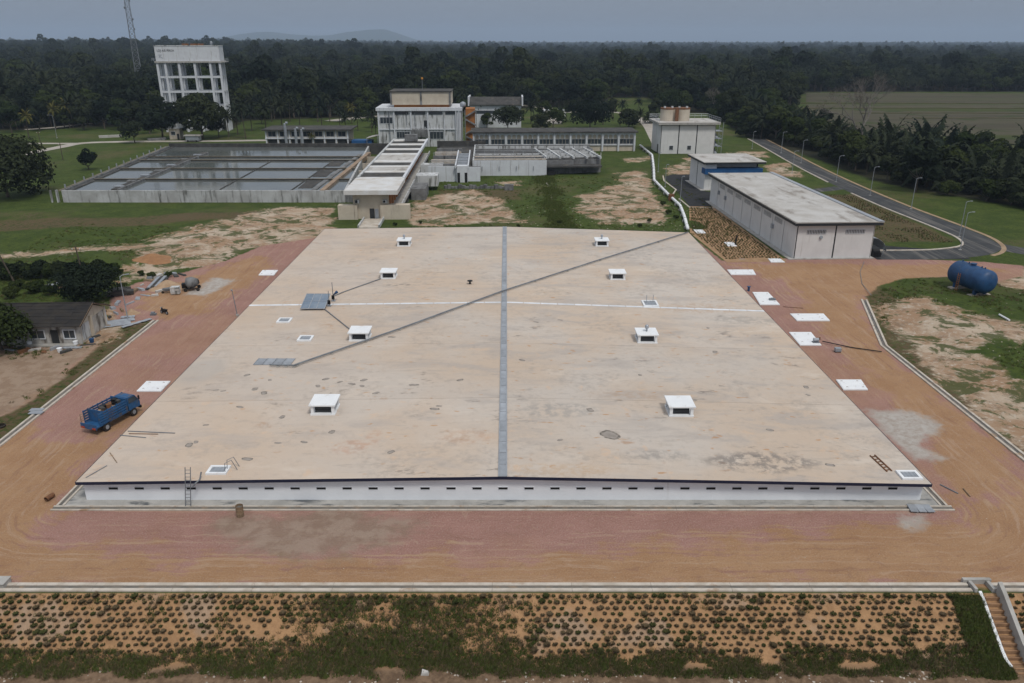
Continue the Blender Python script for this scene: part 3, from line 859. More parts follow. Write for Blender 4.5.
# repair patches: thin skim coats with dark rims
rp = random.Random(5)
patch_px = [(610, 435), (460, 380), (414, 385), (376, 393), (392, 337), (255, 389), (270, 380), (282, 417), (240, 407), (247, 459), (326, 379), (364, 380), (362, 386), (439, 406), (435, 409), (391, 452),
            (340, 382), (352, 384), (318, 386), (304, 442), (278, 443), (332, 432), (264, 393), (715, 352), (693, 400), (808, 395), (806, 387), (522, 360), (536, 322), (742, 259), (618, 248), (430, 258), (372, 252),
            (247, 375), (216, 390), (206, 425), (189, 445), (223, 391), (196, 442), (640, 375), (560, 320), (708, 328), (770, 430), (560, 440), (590, 410), (830, 465)]
for k, (u, v) in enumerate(patch_px):
    x, y, z = RG(u, v)
    r = rp.uniform(0.2, 0.4) if k else 0.85
    n = 14
    ph = rp.uniform(0, 6)
    rad = [r * (1 + 0.28 * math.sin(2 * i * 2 * math.pi / n + ph) + rp.uniform(-0.14, 0.14)) for i in range(n)]
    def ring(s, h):
        out = []
        for i in range(n):
            a = 2 * math.pi * i / n
            px, py = x + math.cos(a) * rad[i] * s * 1.25, y + math.sin(a) * rad[i] * s
            out.append((px, py, roof_pt(px, py) + h))
        return out
    mb = MB()
    a, b = ring(1.0, 0.004), ring(0.72, 0.012)
    mb.add(a + b, [(i, (i + 1) % n, n + (i + 1) % n, n + i) for i in range(n)], 0)
    mb.add(b, [tuple(range(n))], 1)
    M.setdefault('patch_rim', plain('patch_rim', (0.10, 0.09, 0.08), (0.34, 0.30, 0.26), 3, 0.9))
    M.setdefault('patch_fill', plain('patch_fill', (0.34, 0.305, 0.275), (0.26, 0.23, 0.205), 1.6, 0.9))
    mb.build('repair_patch', [M['patch_rim'], M['patch_fill']], roof, world=True)

# ------------------------------------------------------------------ roof vent houses
def vent_parts():
    m = {}
    b = MB(); b.box(-1.32, -1.32, -0.06, 1.32, 1.32, 0.16); m['plinth'] = b.mesh('plinth', M['slab_white'])
    b = MB()
    b.box(-0.88, -0.88, 0.16, 0.88, 0.88, 1.08, 0)
    for i in range(5):
        z = 0.24 + i * 0.17
        for s in (-1, 1):
            b.box(-0.9, s * 0.885 - 0.03, z, 0.9, s * 0.885 + 0.03, z + 0.03, 1)
            b.box(s * 0.885 - 0.03, -0.9, z + 0.004, s * 0.885 + 0.03, 0.9, z + 0.026, 1)
    m['louvre'] = b.mesh('louvre', [M['dark'], M['pipe_grey']])
    b = MB(); b.box(-0.15, -0.15, 0.16, 0.15, 0.15, 1.088); m['post'] = b.mesh('post', M['slab_white'])
    b = MB(); b.add([(-1.42, -1.42, 1.09), (1.42, -1.42, 1.09), (1.42, 1.42, 1.09), (-1.42, 1.42, 1.09), (-1.42, -1.42, 1.22), (1.42, -1.42, 1.22), (1.42, 1.42, 1.22), (-1.42, 1.42, 1.22), (-1.36, -1.36, 1.25), (1.42, -1.42, 1.25), (1.42, 1.42, 1.25), (-1.42, 1.42, 1.25)],
                    [(0, 3, 2, 1), (0, 1, 5, 4), (1, 2, 6, 5), (2, 3, 7, 6), (3, 0, 4, 7), (4, 5, 9, 8), (5, 6, 10, 9), (6, 7, 11, 10), (7, 4, 8, 11), (8, 9, 10, 11)]); m['cap_slab'] = b.mesh('cap_slab', M['slab_white'])
    b = MB(); b.smooth = True
    b.tube([(0, 0, 1.23), (0, 0, 1.6), (0, 0, 1.64), (0, 0, 1.8), (0, 0, 2.02), (0, 0, 2.16), (0, 0, 2.2)], [0.12, 0.12, 0.2, 0.26, 0.26, 0.16, 0.05], 14); m['turbine'] = b.mesh('turbine', M['galvanised'])
    return m
VP = vent_parts()
vents = [((325.5, 410), 0, 'white roof vent house beside the front wall, on the blue truck side'),
         ((679, 411.5), 0, 'white roof vent house beside the front wall, on the blue tank side'),
         ((360.5, 338), 0, 'white roof vent house touching the diagonal grey pipe'),
         ((646, 340), 1, 'white roof vent house with a turbine cap, near the post-framed hatch'),
         ((389, 277), 0, 'white roof vent house joined by cable to the solar panel masts'),
         ((617, 278), 0, 'plain white roof vent house between the diagonal pipe and post-framed hatch'),
         ((404.5, 245), 1, 'white roof vent house with turbine cap, by the filter gallery end'),
         ((601.5, 245), 1, 'white roof vent house with turbine cap, at rear beyond diagonal pipe')]
for (u, v), cap, lab in vents:
    x, y, z = RG(u, v)
    sc = 1.0 if v > 300 else 0.97
    r = thing('roof_vent', lab, 'vent house', (x, y, z + 0.005), 0, 'vent houses on the reservoir roof')
    r.scale = (sc, sc, sc)
    obj_from_mesh('plinth', VP['plinth'], r); obj_from_mesh('louvre', VP['louvre'], r); obj_from_mesh('cap_slab', VP['cap_slab'], r)
    for sx in (-1, 1):
        for sy in (-1, 1):
            obj_from_mesh('post', VP['post'], r, (sx * 1.1, sy * 1.1, 0))
    if cap:
        obj_from_mesh('turbine', VP['turbine'], r)

# flat access hatches
def hatch(u, v, w, d, lab, rails=None):
    x, y, z = RG(u, v)
    r = thing('roof_hatch', lab, 'hatch', (x, y, z), 0, 'access hatches on the reservoir roof')
    b = MB()
    f = 0.26
    b.box(-w / 2, -d / 2, -0.05, w / 2, -d / 2 + f, 0.2); b.box(-w / 2, d / 2 - f, -0.05, w / 2, d / 2, 0.2)
    b.box(-w / 2, -d / 2 + f + .002, -0.05, -w / 2 + f, d / 2 - f - .002, 0.198); b.box(w / 2 - f, -d / 2 + f + .002, -0.05, w / 2, d / 2 - f - .002, 0.198)
    b.build('frame', M['slab_white'], r)
    b = MB(); b.box(-w / 2 + f + .003, -d / 2 + f + .003, -0.05, w / 2 - f - .003, d / 2 - f - .003, 0.12)
    for i in range(4):
        xx = -w / 2 + f + (i + 0.5) * (w - 2 * f) / 4
        b.box(xx - 0.03, -d / 2 + f + .01, 0.12, xx + 0.03, d / 2 - f - .01, 0.145)
    b.build('cover', M['metal_grey'], r)
    if rails == 'hand':
        for s in (0.75, 1.05):
            b = MB(); b.tube([(w / 2 - 0.15, -0.5 + (s - .75) * 2, 0.15), (w / 2 - 0.05, -0.5 + (s - .75) * 2, 1.1), (w / 2 + 0.35, 0.1 + (s - .75) * 2, 1.1), (w / 2 + 0.75, 0.2 + (s - .75) * 2, 0.02)], 0.035, 6)
            b.build('handrail', M['pipe_grey'], r)
    if rails == 'posts':
        for s in (-1, 1):
            b = MB(); b.tube([(s * 0.5, 0.4, 0.1), (s * 0.5, 0.4, 1.35)], 0.05, 6); b.build('post', M['galvanised'], r)
    return r
hatch(218.5, 471, 1.9, 1.5, 'white framed roof hatch with bent handrails, behind the leaning ladder', 'hand')
hatch(909, 476, 1.9, 1.5, 'white framed roof hatch beside the pipe rack laid on the roof corner')
hatch(284.5, 321, 1.9, 1.9, 'white framed roof hatch nearer the tilted solar panel')
hatch(305.5, 339, 1.9, 1.9, 'white framed roof hatch nearer the grey steel plates')
hatch(650, 304, 2.3, 2.6, 'white roof hatch with two upright posts on the cross joint', 'posts')

# tilted solar panel with two antenna masts
x, y, z = RG(316, 306)
sp = thing('solar_panel', 'tilted blue solar panel on the reservoir roof cross joint', 'solar panel', (x, y, z))
b = MB(); b.add([(-1.75, -2.1, 0.25), (1.75, -2.1, 0.25), (1.75, 2.1, 1.2), (-1.75, 2.1, 1.2), (-1.75, -2.1, 0.31), (1.75, -2.1, 0.31), (1.75, 2.1, 1.26), (-1.75, 2.1, 1.26)], BOXF); b.build('panel', M['panel_blue'], sp)
b = MB()
for s in (-1.8, -0.58, 0.58, 1.8): b.bar((s, -2.12, 0.3), (s, 2.12, 1.25), 0.09, 0.1)
for k in (-2.1, 0, 2.1): b.bar((-1.78, k, 0.775 + k * 0.226), (1.78, k, 0.775 + k * 0.226), 0.08, 0.11)
b.build('frame', M['galvanised'], sp)
for sx in (-1.5, 1.5):
    for yy, h in ((-1.8, 0.3), (1.8, 1.1)):
        b = MB(); b.tube([(sx, yy, 0), (sx, yy, h)], 0.05, 6); b.build('leg', M['galvanised'], sp)
def roof_mast(u, v, h, lab):
    x, y, z = RG(u, v)
    r = thing('antenna_mast', lab, 'mast', (x, y, z))
    b = MB(); b.tube([(0, 0, 0), (0, 0, h)], [0.07, 0.05], 7); b.build('pole', M['pipe_grey'], r)
    b = MB(); b.box(-0.22, -0.16, 0.3, 0.22, -0.06, 0.95); b.build('control_box', M['black'], r)
    b = MB(); b.box(-0.3, -0.3, 0, 0.3, 0.3, 0.08); b.build('base_plate', M['metal_grey'], r)
    return r
roof_mast(329.5, 306, 2.4, 'thin dark mast rising next to the solar panel edge')
m2 = roof_mast(333.5, 301, 3.0, 'taller thin mast with a small lamp behind the solar panel')
b = MB(); b.smooth = True; b.tube([(0.1, 0, 1.0), (0.5, 0, 1.35), (0.7, 0, 1.5)], [0.08, 0.2, 0.24], 8); b.build('floodlight', M['tank_blue'], m2)
def cable(name, pts, r, mat, lab, cat='cable'):
    b = MB(); b.tube(pts, r, 6)
    o = b.build(name, mat); tag(o, lab, cat); return o
def rpts(*uv, dz=0.06):
    out = []
    for a, b_ in zip(uv[:-1], uv[1:]):
        for k in range(6):
            u = a[0] + (b_[0] - a[0]) * k / 6; v = a[1] + (b_[1] - a[1]) * k / 6
            x, y, z = RG(u, v); out.append((x, y, z + dz))
    x, y, z = RG(*uv[-1]); out.append((x, y, z + dz))
    return out
cable('cable_conduit', rpts((334, 296.5), (345, 292), (383, 278.5), dz=0.12), 0.07, M['pipe_grey'], 'thin dark conduit running from the antenna masts to a vent house')
cable('cable_conduit', rpts((325, 310), (335, 318), (350, 330), dz=0.12), 0.07, M['pipe_grey'], 'thin dark conduit running from solar panel down to pipe-side vent house')
# the long diagonal pipe on saddles
pp = thing('roof_pipe', 'long grey pipe running diagonally across the reservoir roof', 'pipe', RG(296, 366))
path = rpts((270, 367), (294, 367.5), (298, 366), (400, 330.5), (503, 292.5), (600, 261), (688, 233.5), dz=0.30)
b = MB(); b.smooth = True; b.tube(path, 0.11, 10); b.build('pipe', M['pipe_grey'], pp, world=True)
for i in range(2, len(path) - 1, 2):
    x, y, z = path[i]
    b = MB(); b.box(x - 0.16, y - 0.12, z - 0.28, x + 0.16, y + 0.12, z - 0.12); b.build('saddle', M['concrete'], pp, world=True)
# grey steel plates by the pipe end
for k in range(4):
    x, y, z = RG(260.5 + k * 9.4, 362)
    b = MB(); b.box(-0.56, -1.0, 0, 0.56, 1.0, 0.05); b.box(-0.56, -1.0, 0.05, -0.5, 1.0, 0.09); b.box(0.5, -1.0, 0.05, 0.56, 1.0, 0.09)
    o = b.build('steel_plate', M['strip_plate'], None, loc=(x, y, z + 0.03)); o.rotation_euler = (0, 0, R(-3))
    tag(o, 'grey steel plate in the row beside the diagonal pipe end', 'plate', 'steel plates on the reservoir roof')
# odds and ends on the roof
x, y, z = RG(470, 284)
r = thing('pipe_stub', 'small black capped pipe stub standing alone on the roof', 'pipe stub', (x, y, z))
b = MB(); b.tube([(0, 0, 0), (0, 0, 0.5)], 0.16, 10); b.build('pipe', M['black'], r)
b = MB(); b.tube([(0, 0, 0.5), (0, 0, 0.6)], 0.45, 10); b.build('flange', M['black'], r)
def roof_stick(u0, v0, u1, v1, r_, mat, lab, name='steel_bar', cat='bar', dz=0.05, group=None):
    a, b_ = RG(u0, v0), RG(u1, v1)
    m = MB(); m.tube([(a[0], a[1], a[2] + dz), (b_[0], b_[1], b_[2] + dz)], r_, 6)
    return tag(m.build(name, mat), lab, cat, group)
roof_stick(128, 431.5, 175, 433.5, 0.05, M['pipe_grey'], 'longest dark bar lying on the roof edge above the blue truck')
roof_stick(120, 435.5, 146, 438, 0.045, M['pipe_grey'], 'short dark bar sticking out over roof edge by blue truck')
roof_stick(129, 434, 158, 434.5, 0.04, M['rust'], 'rusty bar lying between two dark bars near truck')
roof_stick(86, 478, 107, 466, 0.04, M['pipe_grey'], 'thin rod lying askew on the roof corner behind the leaning ladder')
roof_stick(110, 453, 117, 463, 0.035, M['wood'], 'short wooden stick on the roof between corner rod and truck')
b = MB()
x0, y0, z0 = RG(870, 456); x1, y1, z1 = RG(887, 472)
lad = thing('pipe_rack', 'dark ladder-like rack lying flat on the roof by corner hatch', 'rack', (x0, y0, z0))
d = Vector((x1 - x0, y1 - y0, 0)); s = Vector((0.5, 0.12, 0))
for k in (0, 1):
    b = MB(); b.bar(Vector((x0, y0, z0 + 0.06)) + s * k, Vector((x1, y1, z1 + 0.06)) + s * k, 0.1, 0.09); b.build('rail', M['rust'], lad, world=True)
for k in range(6):
    b = MB(); q = Vector((x0, y0, z0 + 0.06)) + d * (k + 0.5) / 6; q.z = roof_pt(q.x, q.y) + 0.06
    b.bar(q, q + s, 0.07, 0.06); b.build('rung', M['rust'], lad, world=True)
# bent drain pipe at the front edge
b = MB(); b.tube([(-29.2, 61.0, 1.95), (-28.9, 61.05, 2.3), (-28.6, 61.5, 2.5), (-28.5, 61.8, 3.1)], 0.07, 8)
tag(b.build('bent_pipe', M['pipe_grey']), 'short bent grey pipe clipped to roof edge near the ladder', 'pipe')
# leaning ladder at the front wall
lad = thing('ladder', 'thin metal ladder leaning on the front wall of the reservoir', 'ladder', (-29.75, 60.75, 0.05))
top = Vector((0.42, 0.35, 3.95))
for s in (-0.24, 0.24):
    b = MB(); b.bar((s, 0, 0.02), (s + top.x, top.y, top.z), 0.05, 0.08, up=(0, 1, 0)); b.build('rail', M['pipe_grey'], lad)
for k in range(11):
    q = top * ((k + 0.7) / 11.5)
    b = MB(); b.tube([(q.x - 0.24, q.y, q.z), (q.x + 0.24, q.y, q.z)], 0.025, 6); b.build('rung', M['pipe_grey'], lad)
# drum, pipe offcut, cover plates
x, y = G(240.5, 516)
dr = thing('steel_drum', 'battered brown drum standing beside the front drain of the reservoir', 'drum', (x, y, 0)); dr.scale = (0.78, 0.78, 0.82)
b = MB(); b.smooth = False; b.tube([(0, 0, 0), (0, 0, 0.42), (0, 0, 0.46), (0, 0, 0.5), (0, 0, 0.86), (0, 0, 0.9), (0, 0, 0.94), (0.02, 0, 1.35)], [0.42, 0.41, 0.45, 0.41, 0.41, 0.45, 0.41, 0.42], 16, cap=False)
b.build('shell', M['wood'], dr)
b = MB(); b.tube([(0, 0, 0.9), (0, 0, 1.1)], 0.4, 16); b.build('filling', M['channel'], dr)
a = G(46.5, 502); c = G(54, 497)
b = MB(); b.tube([(a[0], a[1], 0.28), (c[0], c[1], 0.28)], 0.22, 14, cap=False); b.tube([(a[0], a[1], 0.28), (c[0], c[1], 0.28)], 0.18, 14, cap=False)
tag(b.build('pipe_offcut', M['rust']), 'short length of rusty pipe lying on red road by reservoir corner', 'pipe')
for k, (u, v, w) in enumerate(((905, 506, 0), (915, 508, 0), (921, 510, 0))):
    x, y = G(u, v)
    b = MB(); b.box(-0.34, -0.6, 0, 0.34, 0.6, 0.07)
    o = b.build('drain_cover', M['strip_plate'], None, loc=(x, 60.35 - k * 0.02, 0.13 + k * 0.003)); o.rotation_euler = (0, 0, R(-8 + k * 5))
    o.location.x = 36.6 + k * 0.7
    tag(o, 'grey plate bridging the front drain at the reservoir corner', 'drain cover', 'plates over the reservoir drain')

# ------------------------------------------------------------------ white slabs laid on the ground
def slab(px, lab, th=0.14, extra=None):
    pts = [G(u, v, th) for u, v in px]
    cx = sum(p[0] for p in pts) / len(pts); cy = sum(p[1] for p in pts) / len(pts)
    x0, x1 = min(p[0] for p in pts), max(p[0] for p in pts)
    b = MB(); b.prism([(x - cx, y - cy) for x, y in pts], 0.0, th)
    o = b.build('concrete_slab', M['slab_white'], None, loc=(cx, cy, 0.012))
    for fx, fy in ((-0.36, -0.3), (0.36, -0.3), (0.36, 0.3), (-0.36, 0.3)):
        w_, d_ = x1 - x0, max(p[1] for p in pts) - min(p[1] for p in pts)
        m = MB(); m.tube([(fx * w_ * 0.8 - 0.1, fy * d_, th), (fx * w_ * 0.8 - 0.1, fy * d_, th + 0.1), (fx * w_ * 0.8 + 0.1, fy * d_, th + 0.1), (fx * w_ * 0.8 + 0.1, fy * d_, th)], 0.02, 5); m.build('lifting_lug', M['rust'], o)
    m = MB(); m.prism([((x - cx) * 0.93, (y - cy) * 0.93) for x, y in pts], th, th + 0.03); m.build('panel', M['slab_white'], o)
    return tag(o, lab, 'slab', 'white slabs on the ground')
slab([(136.5, 391), (161, 391), (170.5, 381), (146.5, 381)], 'white slab lying on red road beside the blue truck')
slab([(258.5, 275), (274, 275), (278, 270), (262.5, 270)], 'white slab on the red road near the lone thin rod')
slab([(843.5, 389.5), (868, 389.5), (861, 379.5), (836, 379.5)], 'white slab between the pale spill and long dark pole')
slab([(800, 345), (821.5, 345), (811, 332), (789, 332)], 'white slab carrying a small pump at the end of dark pole')
slab([(797, 320.5), (830, 320.5), (823.5, 313.5), (790, 313.5)], 'widest white slab on red road, clear of other slabs')
slab([(760, 304.5), (780, 304.5), (768, 292), (752.5, 292)], 'white slab with a grey tool box near blue valve')
slab([(731, 274.5), (756, 274.5), (753, 269.5), (727, 269.5)], 'white slab on the edge of the planted plot by the road')
slab([(697, 233), (706, 233), (702, 229.5), (693, 229.5)], 'small white slab at the head of the planted plot')
slab([(728, 246), (737, 246), (733, 242), (724, 242)], 'small white slab with black standpipe in the planted plot')
slab([(771, 262), (785, 262), (780, 258.5), (768, 258.5)], 'small white slab at the corner of the long white shed')
x, y = G(735.5, 245.5)
r = thing('standpipe', 'black standpipe with a bent head in the planted plot', 'standpipe', (x, y, 0.15))
b = MB(); b.tube([(0, 0, 0), (0, 0, 1.5)], 0.16, 8); b.build('riser', M['black'], r)
b = MB(); b.tube([(0, 0, 1.5), (0, 0, 1.75), (0.25, 0, 1.9)], 0.2, 8); b.build('head', M['black'], r)
# pump on the slab, with its long pole across the lane
x, y = G(815.5, 343.5)
r = thing('pump', 'small grey pump standing on a white slab', 'pump', (x, y, 0.155))
b = MB(); b.box(-0.45, -0.3, 0, 0.45, 0.3, 0.12); b.build('base', M['pipe_grey'], r)
b = MB(); b.tube([(-0.35, 0, 0.42), (0.35, 0, 0.42)], 0.27, 12); b.build('motor', M['metal_grey'], r)
b = MB(); b.tube([(0.35, 0, 0.4), (0.5, 0, 0.4), (0.5, 0, 0.8)], 0.1, 8); b.build('outlet', M['rust'], r)
a, c = G(822, 343.5), G(881.5, 353)
b = MB(); b.tube([(a[0], a[1], 0.35), ((a[0] + c[0]) / 2, (a[1] + c[1]) / 2, 0.12), (c[0], c[1], 0.2)], 0.075, 8)
tag(b.build('long_pole', M['dark']), 'long dark pole lying across the lane from the pump to the drain', 'pole')
x, y = G(837.5, 352)
r = thing('equipment_box', 'small grey box on feet standing alone on the lane beside pole', 'box', (x, y, 0))
b = MB(); b.box(-0.4, -0.3, 0.15, 0.4, 0.3, 0.62); b.build('case', M['metal_grey'], r)
for sx in (-0.3, 0.3):
    b = MB(); b.box(sx - 0.06, -0.25, 0, sx + 0.06, 0.25, 0.15); b.build('foot', M['dark'], r)
x, y = G(772, 301)
r = thing('tool_box', 'grey tool box lying on a white slab near the blue valve', 'box', (x, y, 0.155))
b = MB(); b.box(-0.5, -0.25, 0, 0.5, 0.25, 0.3); b.build('body', M['pipe_grey'], r)
b = MB(); b.tube([(-0.2, 0, 0.3), (-0.2, 0, 0.4), (0.2, 0, 0.4), (0.2, 0, 0.3)], 0.025, 6); b.build('handle', M['black'], r)
x, y = G(748.5, 291)
r = thing('valve', 'small blue valve standing at the roof edge near white slabs', 'valve', (x, y, 0))
b = MB(); b.tube([(0, 0, 0), (0, 0, 0.7)], 0.2, 8); b.build('body', M['tank_blue'], r)
b = MB(); b.tube([(0, 0, 0.75), (0, 0, 0.82)], 0.32, 12); b.build('handwheel', M['tank_blue'], r)
cable('steel_rod', [(*G(783, 307), 0.06), (*G(803, 308.5), 0.06)], 0.04, M['rust'], 'thin rusty rod on the red road between two white slabs', 'rod')
cable('steel_rod', [(*G(963, 489), 0.06), (*G(970, 497), 0.06)], 0.06, M['wood'], 'short rod lying loose on road, farther from reservoir corner', 'rod')
cable('steel_rod', [(*G(940, 485), 0.06), (*G(958, 494), 0.06)], 0.06, M['pipe_grey'], 'dark rod lying on road beside the reservoir corner', 'rod')
b = MB(); b.tube([(-36.2, 117.6, 0), (-36.2, 117.6, 0.1)], 0.1, 6)
x, y = G(237.5, 316)
r = thing('marker_post', 'lone thin dark rod standing at the roof edge on red road', 'post', (x, y, 0))
b = MB(); b.tube([(0, 0, 0), (-0.35, 0.1, 4.1)], [0.07, 0.05], 7); b.build('rod', M['pipe_grey'], r)
b = MB(); b.box(-0.18, -0.18, 0, 0.18, 0.18, 0.3); b.build('foot', M['concrete'], r)
b = MB(); b.tube([(-0.35, 0.1, 4.05), (-0.42, 0.05, 4.3)], 0.12, 7); b.build('head', M['metal_grey'], r)

# ------------------------------------------------------------------ outfall chute in the front slope
ch = thing('outfall_chute', 'stepped concrete chute with side walls falling down front slope', 'chute', (37.0, 48.9, 0))
b = MB(); b.box(35.55, 49.95, -0.6, 37.75, 50.25, 0.42); b.box(35.9, 48.95, -0.6, 36.15, 49.94, 0.36); b.box(37.3, 48.95, -0.6, 37.55, 49.94, 0.36); b.box(36.16, 48.96, -0.6, 37.29, 49.93, -0.05)
b.build('sump', M['concrete'], ch, world=True)
def chute_wall(x, w, name, h0, mat, y1):
    b = MB()
    prof = [(49.0, 0.35)]
    y = 48.9
    top = []
    for i in range(9):
        y = 48.98 - i * (48.98 - y1) / 8
        top.append((y, float(height(x, y)) + h0))
    poly = top + [(yy, zz - h0 - 0.5) for yy, zz in top[::-1]]
    b.yzprism(poly, x - w / 2, x + w / 2)
    b.build(name, mat, ch, world=True)
chute_wall(36.35, 0.24, 'side_wall', 0.14, M['slab_white'], 43.9)
chute_wall(37.72, 0.32, 'side_wall', 1.0, M['concrete'], 42.6)
for i in range(13):
    y = 48.75 - i * 0.42
    z = float(height(37.0, y)) - 0.02
    b = MB(); b.box(36.48, y - 0.42 + 0.02, z - 0.45, 37.55, y, z - 0.02)
    b.box(36.48, y - 0.42 + 0.02, z - 0.02, 37.55, y - 0.3, z + 0.08)
    b.build('step', plain('chute_step', (0.36, 0.215, 0.12), (0.22, 0.13, 0.075), 1.3, 0.95) if i == 0 else bpy.data.materials['chute_step'], ch, world=True)
x, y = G(2, 588)
b = MB(); b.box(-0.6, -0.5, -0.3, 0.35, 0.45, 0.45); b.box(-0.65, -0.55, 0.45, 0.4, 0.5, 0.52)
tag(b.build('drain_box', M['concrete'], None, loc=(-40.0, 49.8, 0)), 'small concrete box at the end of front drain', 'drain box')

x, y = G(35, 414)
for k in range(2):
    b = MB(); b.box(-0.75, -0.35, 0, 0.75, 0.35, 0.07)
    o = b.build('drain_plate', M['metal_grey'], None, loc=(-54.6 - 0.35 * k, y + 0.75 * k, 0.145)); tag(o, 'steel plate bridging the roadside drain beside the house yard', 'drain cover', 'plates over the roadside drain')
x, y = G(1, 427)
b = MB(); b.tube([(0, 0, 0.02), (0, 0, 0.1), (0, 0, 0.2), (0, 0, 0.26)], [0.4, 0.5, 0.5, 0.4], 18, cap=False); b.tube([(0, 0, 0.02), (0, 0, 0.26)], 0.28, 18, cap=False)
tag(b.build('old_tyre', M['rubber'], None, loc=(x, y, 0.01)), 'old tyre lying flat on the sandy verge', 'tyre')
b = MB(); b.add([(-0.3, -0.2, 0), (0.3, -0.22, 0), (0.35, 0.2, 0), (-0.28, 0.25, 0), (-0.2, -0.15, 0.2), (0.22, -0.2, 0.26), (0.28, 0.12, 0.16), (-0.2, 0.2, 0.28)], BOXF)
tag(b.build('concrete_lump', M['pale_roof'], None, loc=(-6.3, 43.4, float(height(-6.3, 43.4)) - 0.04)), 'broken white concrete lump at the foot of front slope', 'lump')

# ------------------------------------------------------------------ helpers for buildings
def block(root, name, mat, x0, y0, z0, x1, y1, z1):
    b = MB(); b.box(x0, y0, z0, x1, y1, z1)
    return b.build(name, mat, root)

def window(root, x0, z0, x1, z1, y=0.0, frame='white_wall', panes=2, name='window'):
    """window in a wall that faces -y at the plane y: frame, panes and sill"""
    f = 0.12
    b = MB()
    b.box(x0 - f, y - 0.1, z0 - f, x1 + f, y + 0.02, z0); b.box(x0 - f, y - 0.1, z1, x1 + f, y + 0.02, z1 + f)
    b.box(x0 - f, y - 0.1, z0 + .002, x0, y + 0.02, z1 - .002); b.box(x1, y - 0.1, z0 + .002, x1 + f, y + 0.02, z1 - .002)
    w = b.build(name, M[frame], root)
    for i in range(panes):
        a = x0 + (x1 - x0) * i / panes + (0.05 if i else 0); c = x0 + (x1 - x0) * (i + 1) / panes - (0.05 if i < panes - 1 else 0)
        b = MB(); b.box(a, y - 0.03, z0 + .003, c, y + 0.02, z1 - .003); b.build('pane', M['glass_dark'], w)
    return w

def louvre_panel(root, x0, z0, x1, z1, y=0.0, n=6):
    b = MB(); b.box(x0, y - 0.02, z0, x1, y + 0.02, z1, 0)
    for i in range(n):
        xa = x0 + (x1 - x0) * (i + 0.5) / n
        b.box(xa - 0.04, y - 0.07, z0, xa + 0.04, y - 0.02, z1, 1)
    b.box(x0, y - 0.08, z1, x1, y, z1 + 0.06, 1); b.box(x0, y - 0.08, z0 - 0.06, x1, y, z0, 1)
    return b.build('louvre', [M['grey_wall'], M['white_wall']], root)

def railing(root, pts, h=1.05, mat='galvanised', step=2.0, r=0.04, name='railing'):
    b = MB()
    for a, c in zip(pts[:-1], pts[1:]):
        a, c = Vector(a), Vector(c)
        n = max(1, int((c - a).length / step))
        for i in range(n + 1):
            p = a.lerp(c, i / n); b.tube([p, p + Vector((0, 0, h))], r, 5)
        for k in (0.55, 1.0):
            b.tube([a + Vector((0, 0, h * k)), c + Vector((0, 0, h * k))], r, 5)
    return b.build(name, M[mat], root)

# ------------------------------------------------------------------ long pump shed on the right
sh = thing('pump_shed', 'long white shed with flat grey roof and dark trim beside planted plot', 'building', (55.1, 147.2, 0), R(2.6))
W, L, HT = 15.4, 58.0, 6.75
block(sh, 'plinth', M['concrete'], -1.1, -0.5, -0.2, W + 0.6, L + 0.5, 0.15)
block(sh, 'core_wall', M['fascia_dark'], 0.08, 0.08, 0.15, W - 0.08, L - 0.08, HT)
nb = 9
for i in range(nb):
    y0 = i * L / nb + 0.14; y1 = (i + 1) * L / nb - 0.14
    b = MB(); b.box(-0.03, y0, 0.16, 0.12, y1, HT - 0.05); b.build('wall_panel', M['shed_wall'], sh)
    if i not in (0, 8):
        b = MB(); b.box(-0.07, y0 + 1.0, 5.1, 0.0, y1 - 1.0, 6.0, 0)
        for k in range(5): b.box(-0.1, y0 + 1.0, 5.15 + k * 0.18, -0.05, y1 - 1.0, 5.22 + k * 0.18, 1)
        b.build('louvre', [M['grey_wall'], M['shed_wall']], sh)
for x0, x1 in ((0.22, 7.55), (7.85, W - 0.22)):
    b = MB(); b.box(x0, -0.03, 0.16, x1, 0.12, HT - 0.05); b.build('wall_panel', M['shed_wall'], sh)
    xm = (x0 + x1) / 2
    louvre_panel(sh, xm - 1.9, 5.0, xm + 1.9, 5.75, -0.031, 12)
for i in range(nb):
    b = MB(); b.box(W - 0.12, i * L / nb + 0.14, 0.16, W + 0.03, (i + 1) * L / nb - 0.14, HT - 0.05); b.build('wall_panel', M['shed_wall'], sh)
b = MB(); b.box(0.22, L - 0.12, 0.16, W - 0.22, L + 0.03, HT - 0.05); b.build('wall_panel', M['shed_wall'], sh)
b = MB(); b.box(-0.75, -0.95, HT, W + 1.0, L + 0.7, HT + 0.55); b.build('fascia', M['fascia_dark'], sh)
rf = MB(); rf.box(-0.82, -1.02, HT + 0.551, W + 1.07, L + 0.77, HT + 0.66); rfo = rf.build('roof', M['pale_roof'], sh)
b = MB()
b.box(-0.84, -1.04, HT + 0.66, -0.6, L + 0.79, HT + 0.78); b.box(-0.6, -1.04, HT + 0.66, W + 0.6, -0.86, HT + 0.74)
b.build('parapet', M['concrete'], rfo)
b = MB(); b.box(W + 0.1, -1.04, HT + 0.66, W + 1.09, L + 0.79, HT + 0.83); b.build('gutter', M['galvanised'], rfo)
for yy, zz in ((50, 3.4), (44.5, 3.1), (12, 3.4)):
    b = MB(); b.box(-0.45, yy - 0.3, zz, -0.035, yy + 0.5, zz + 0.9); b.build('wall_box', M['metal_grey'], sh)
b = MB(); b.tube([(4.9, -0.04, 4.3), (4.9, -0.25, 4.35)], 0.32, 10); b.build('fan_cowl', M['metal_grey'], sh)
b = MB()
n = 8
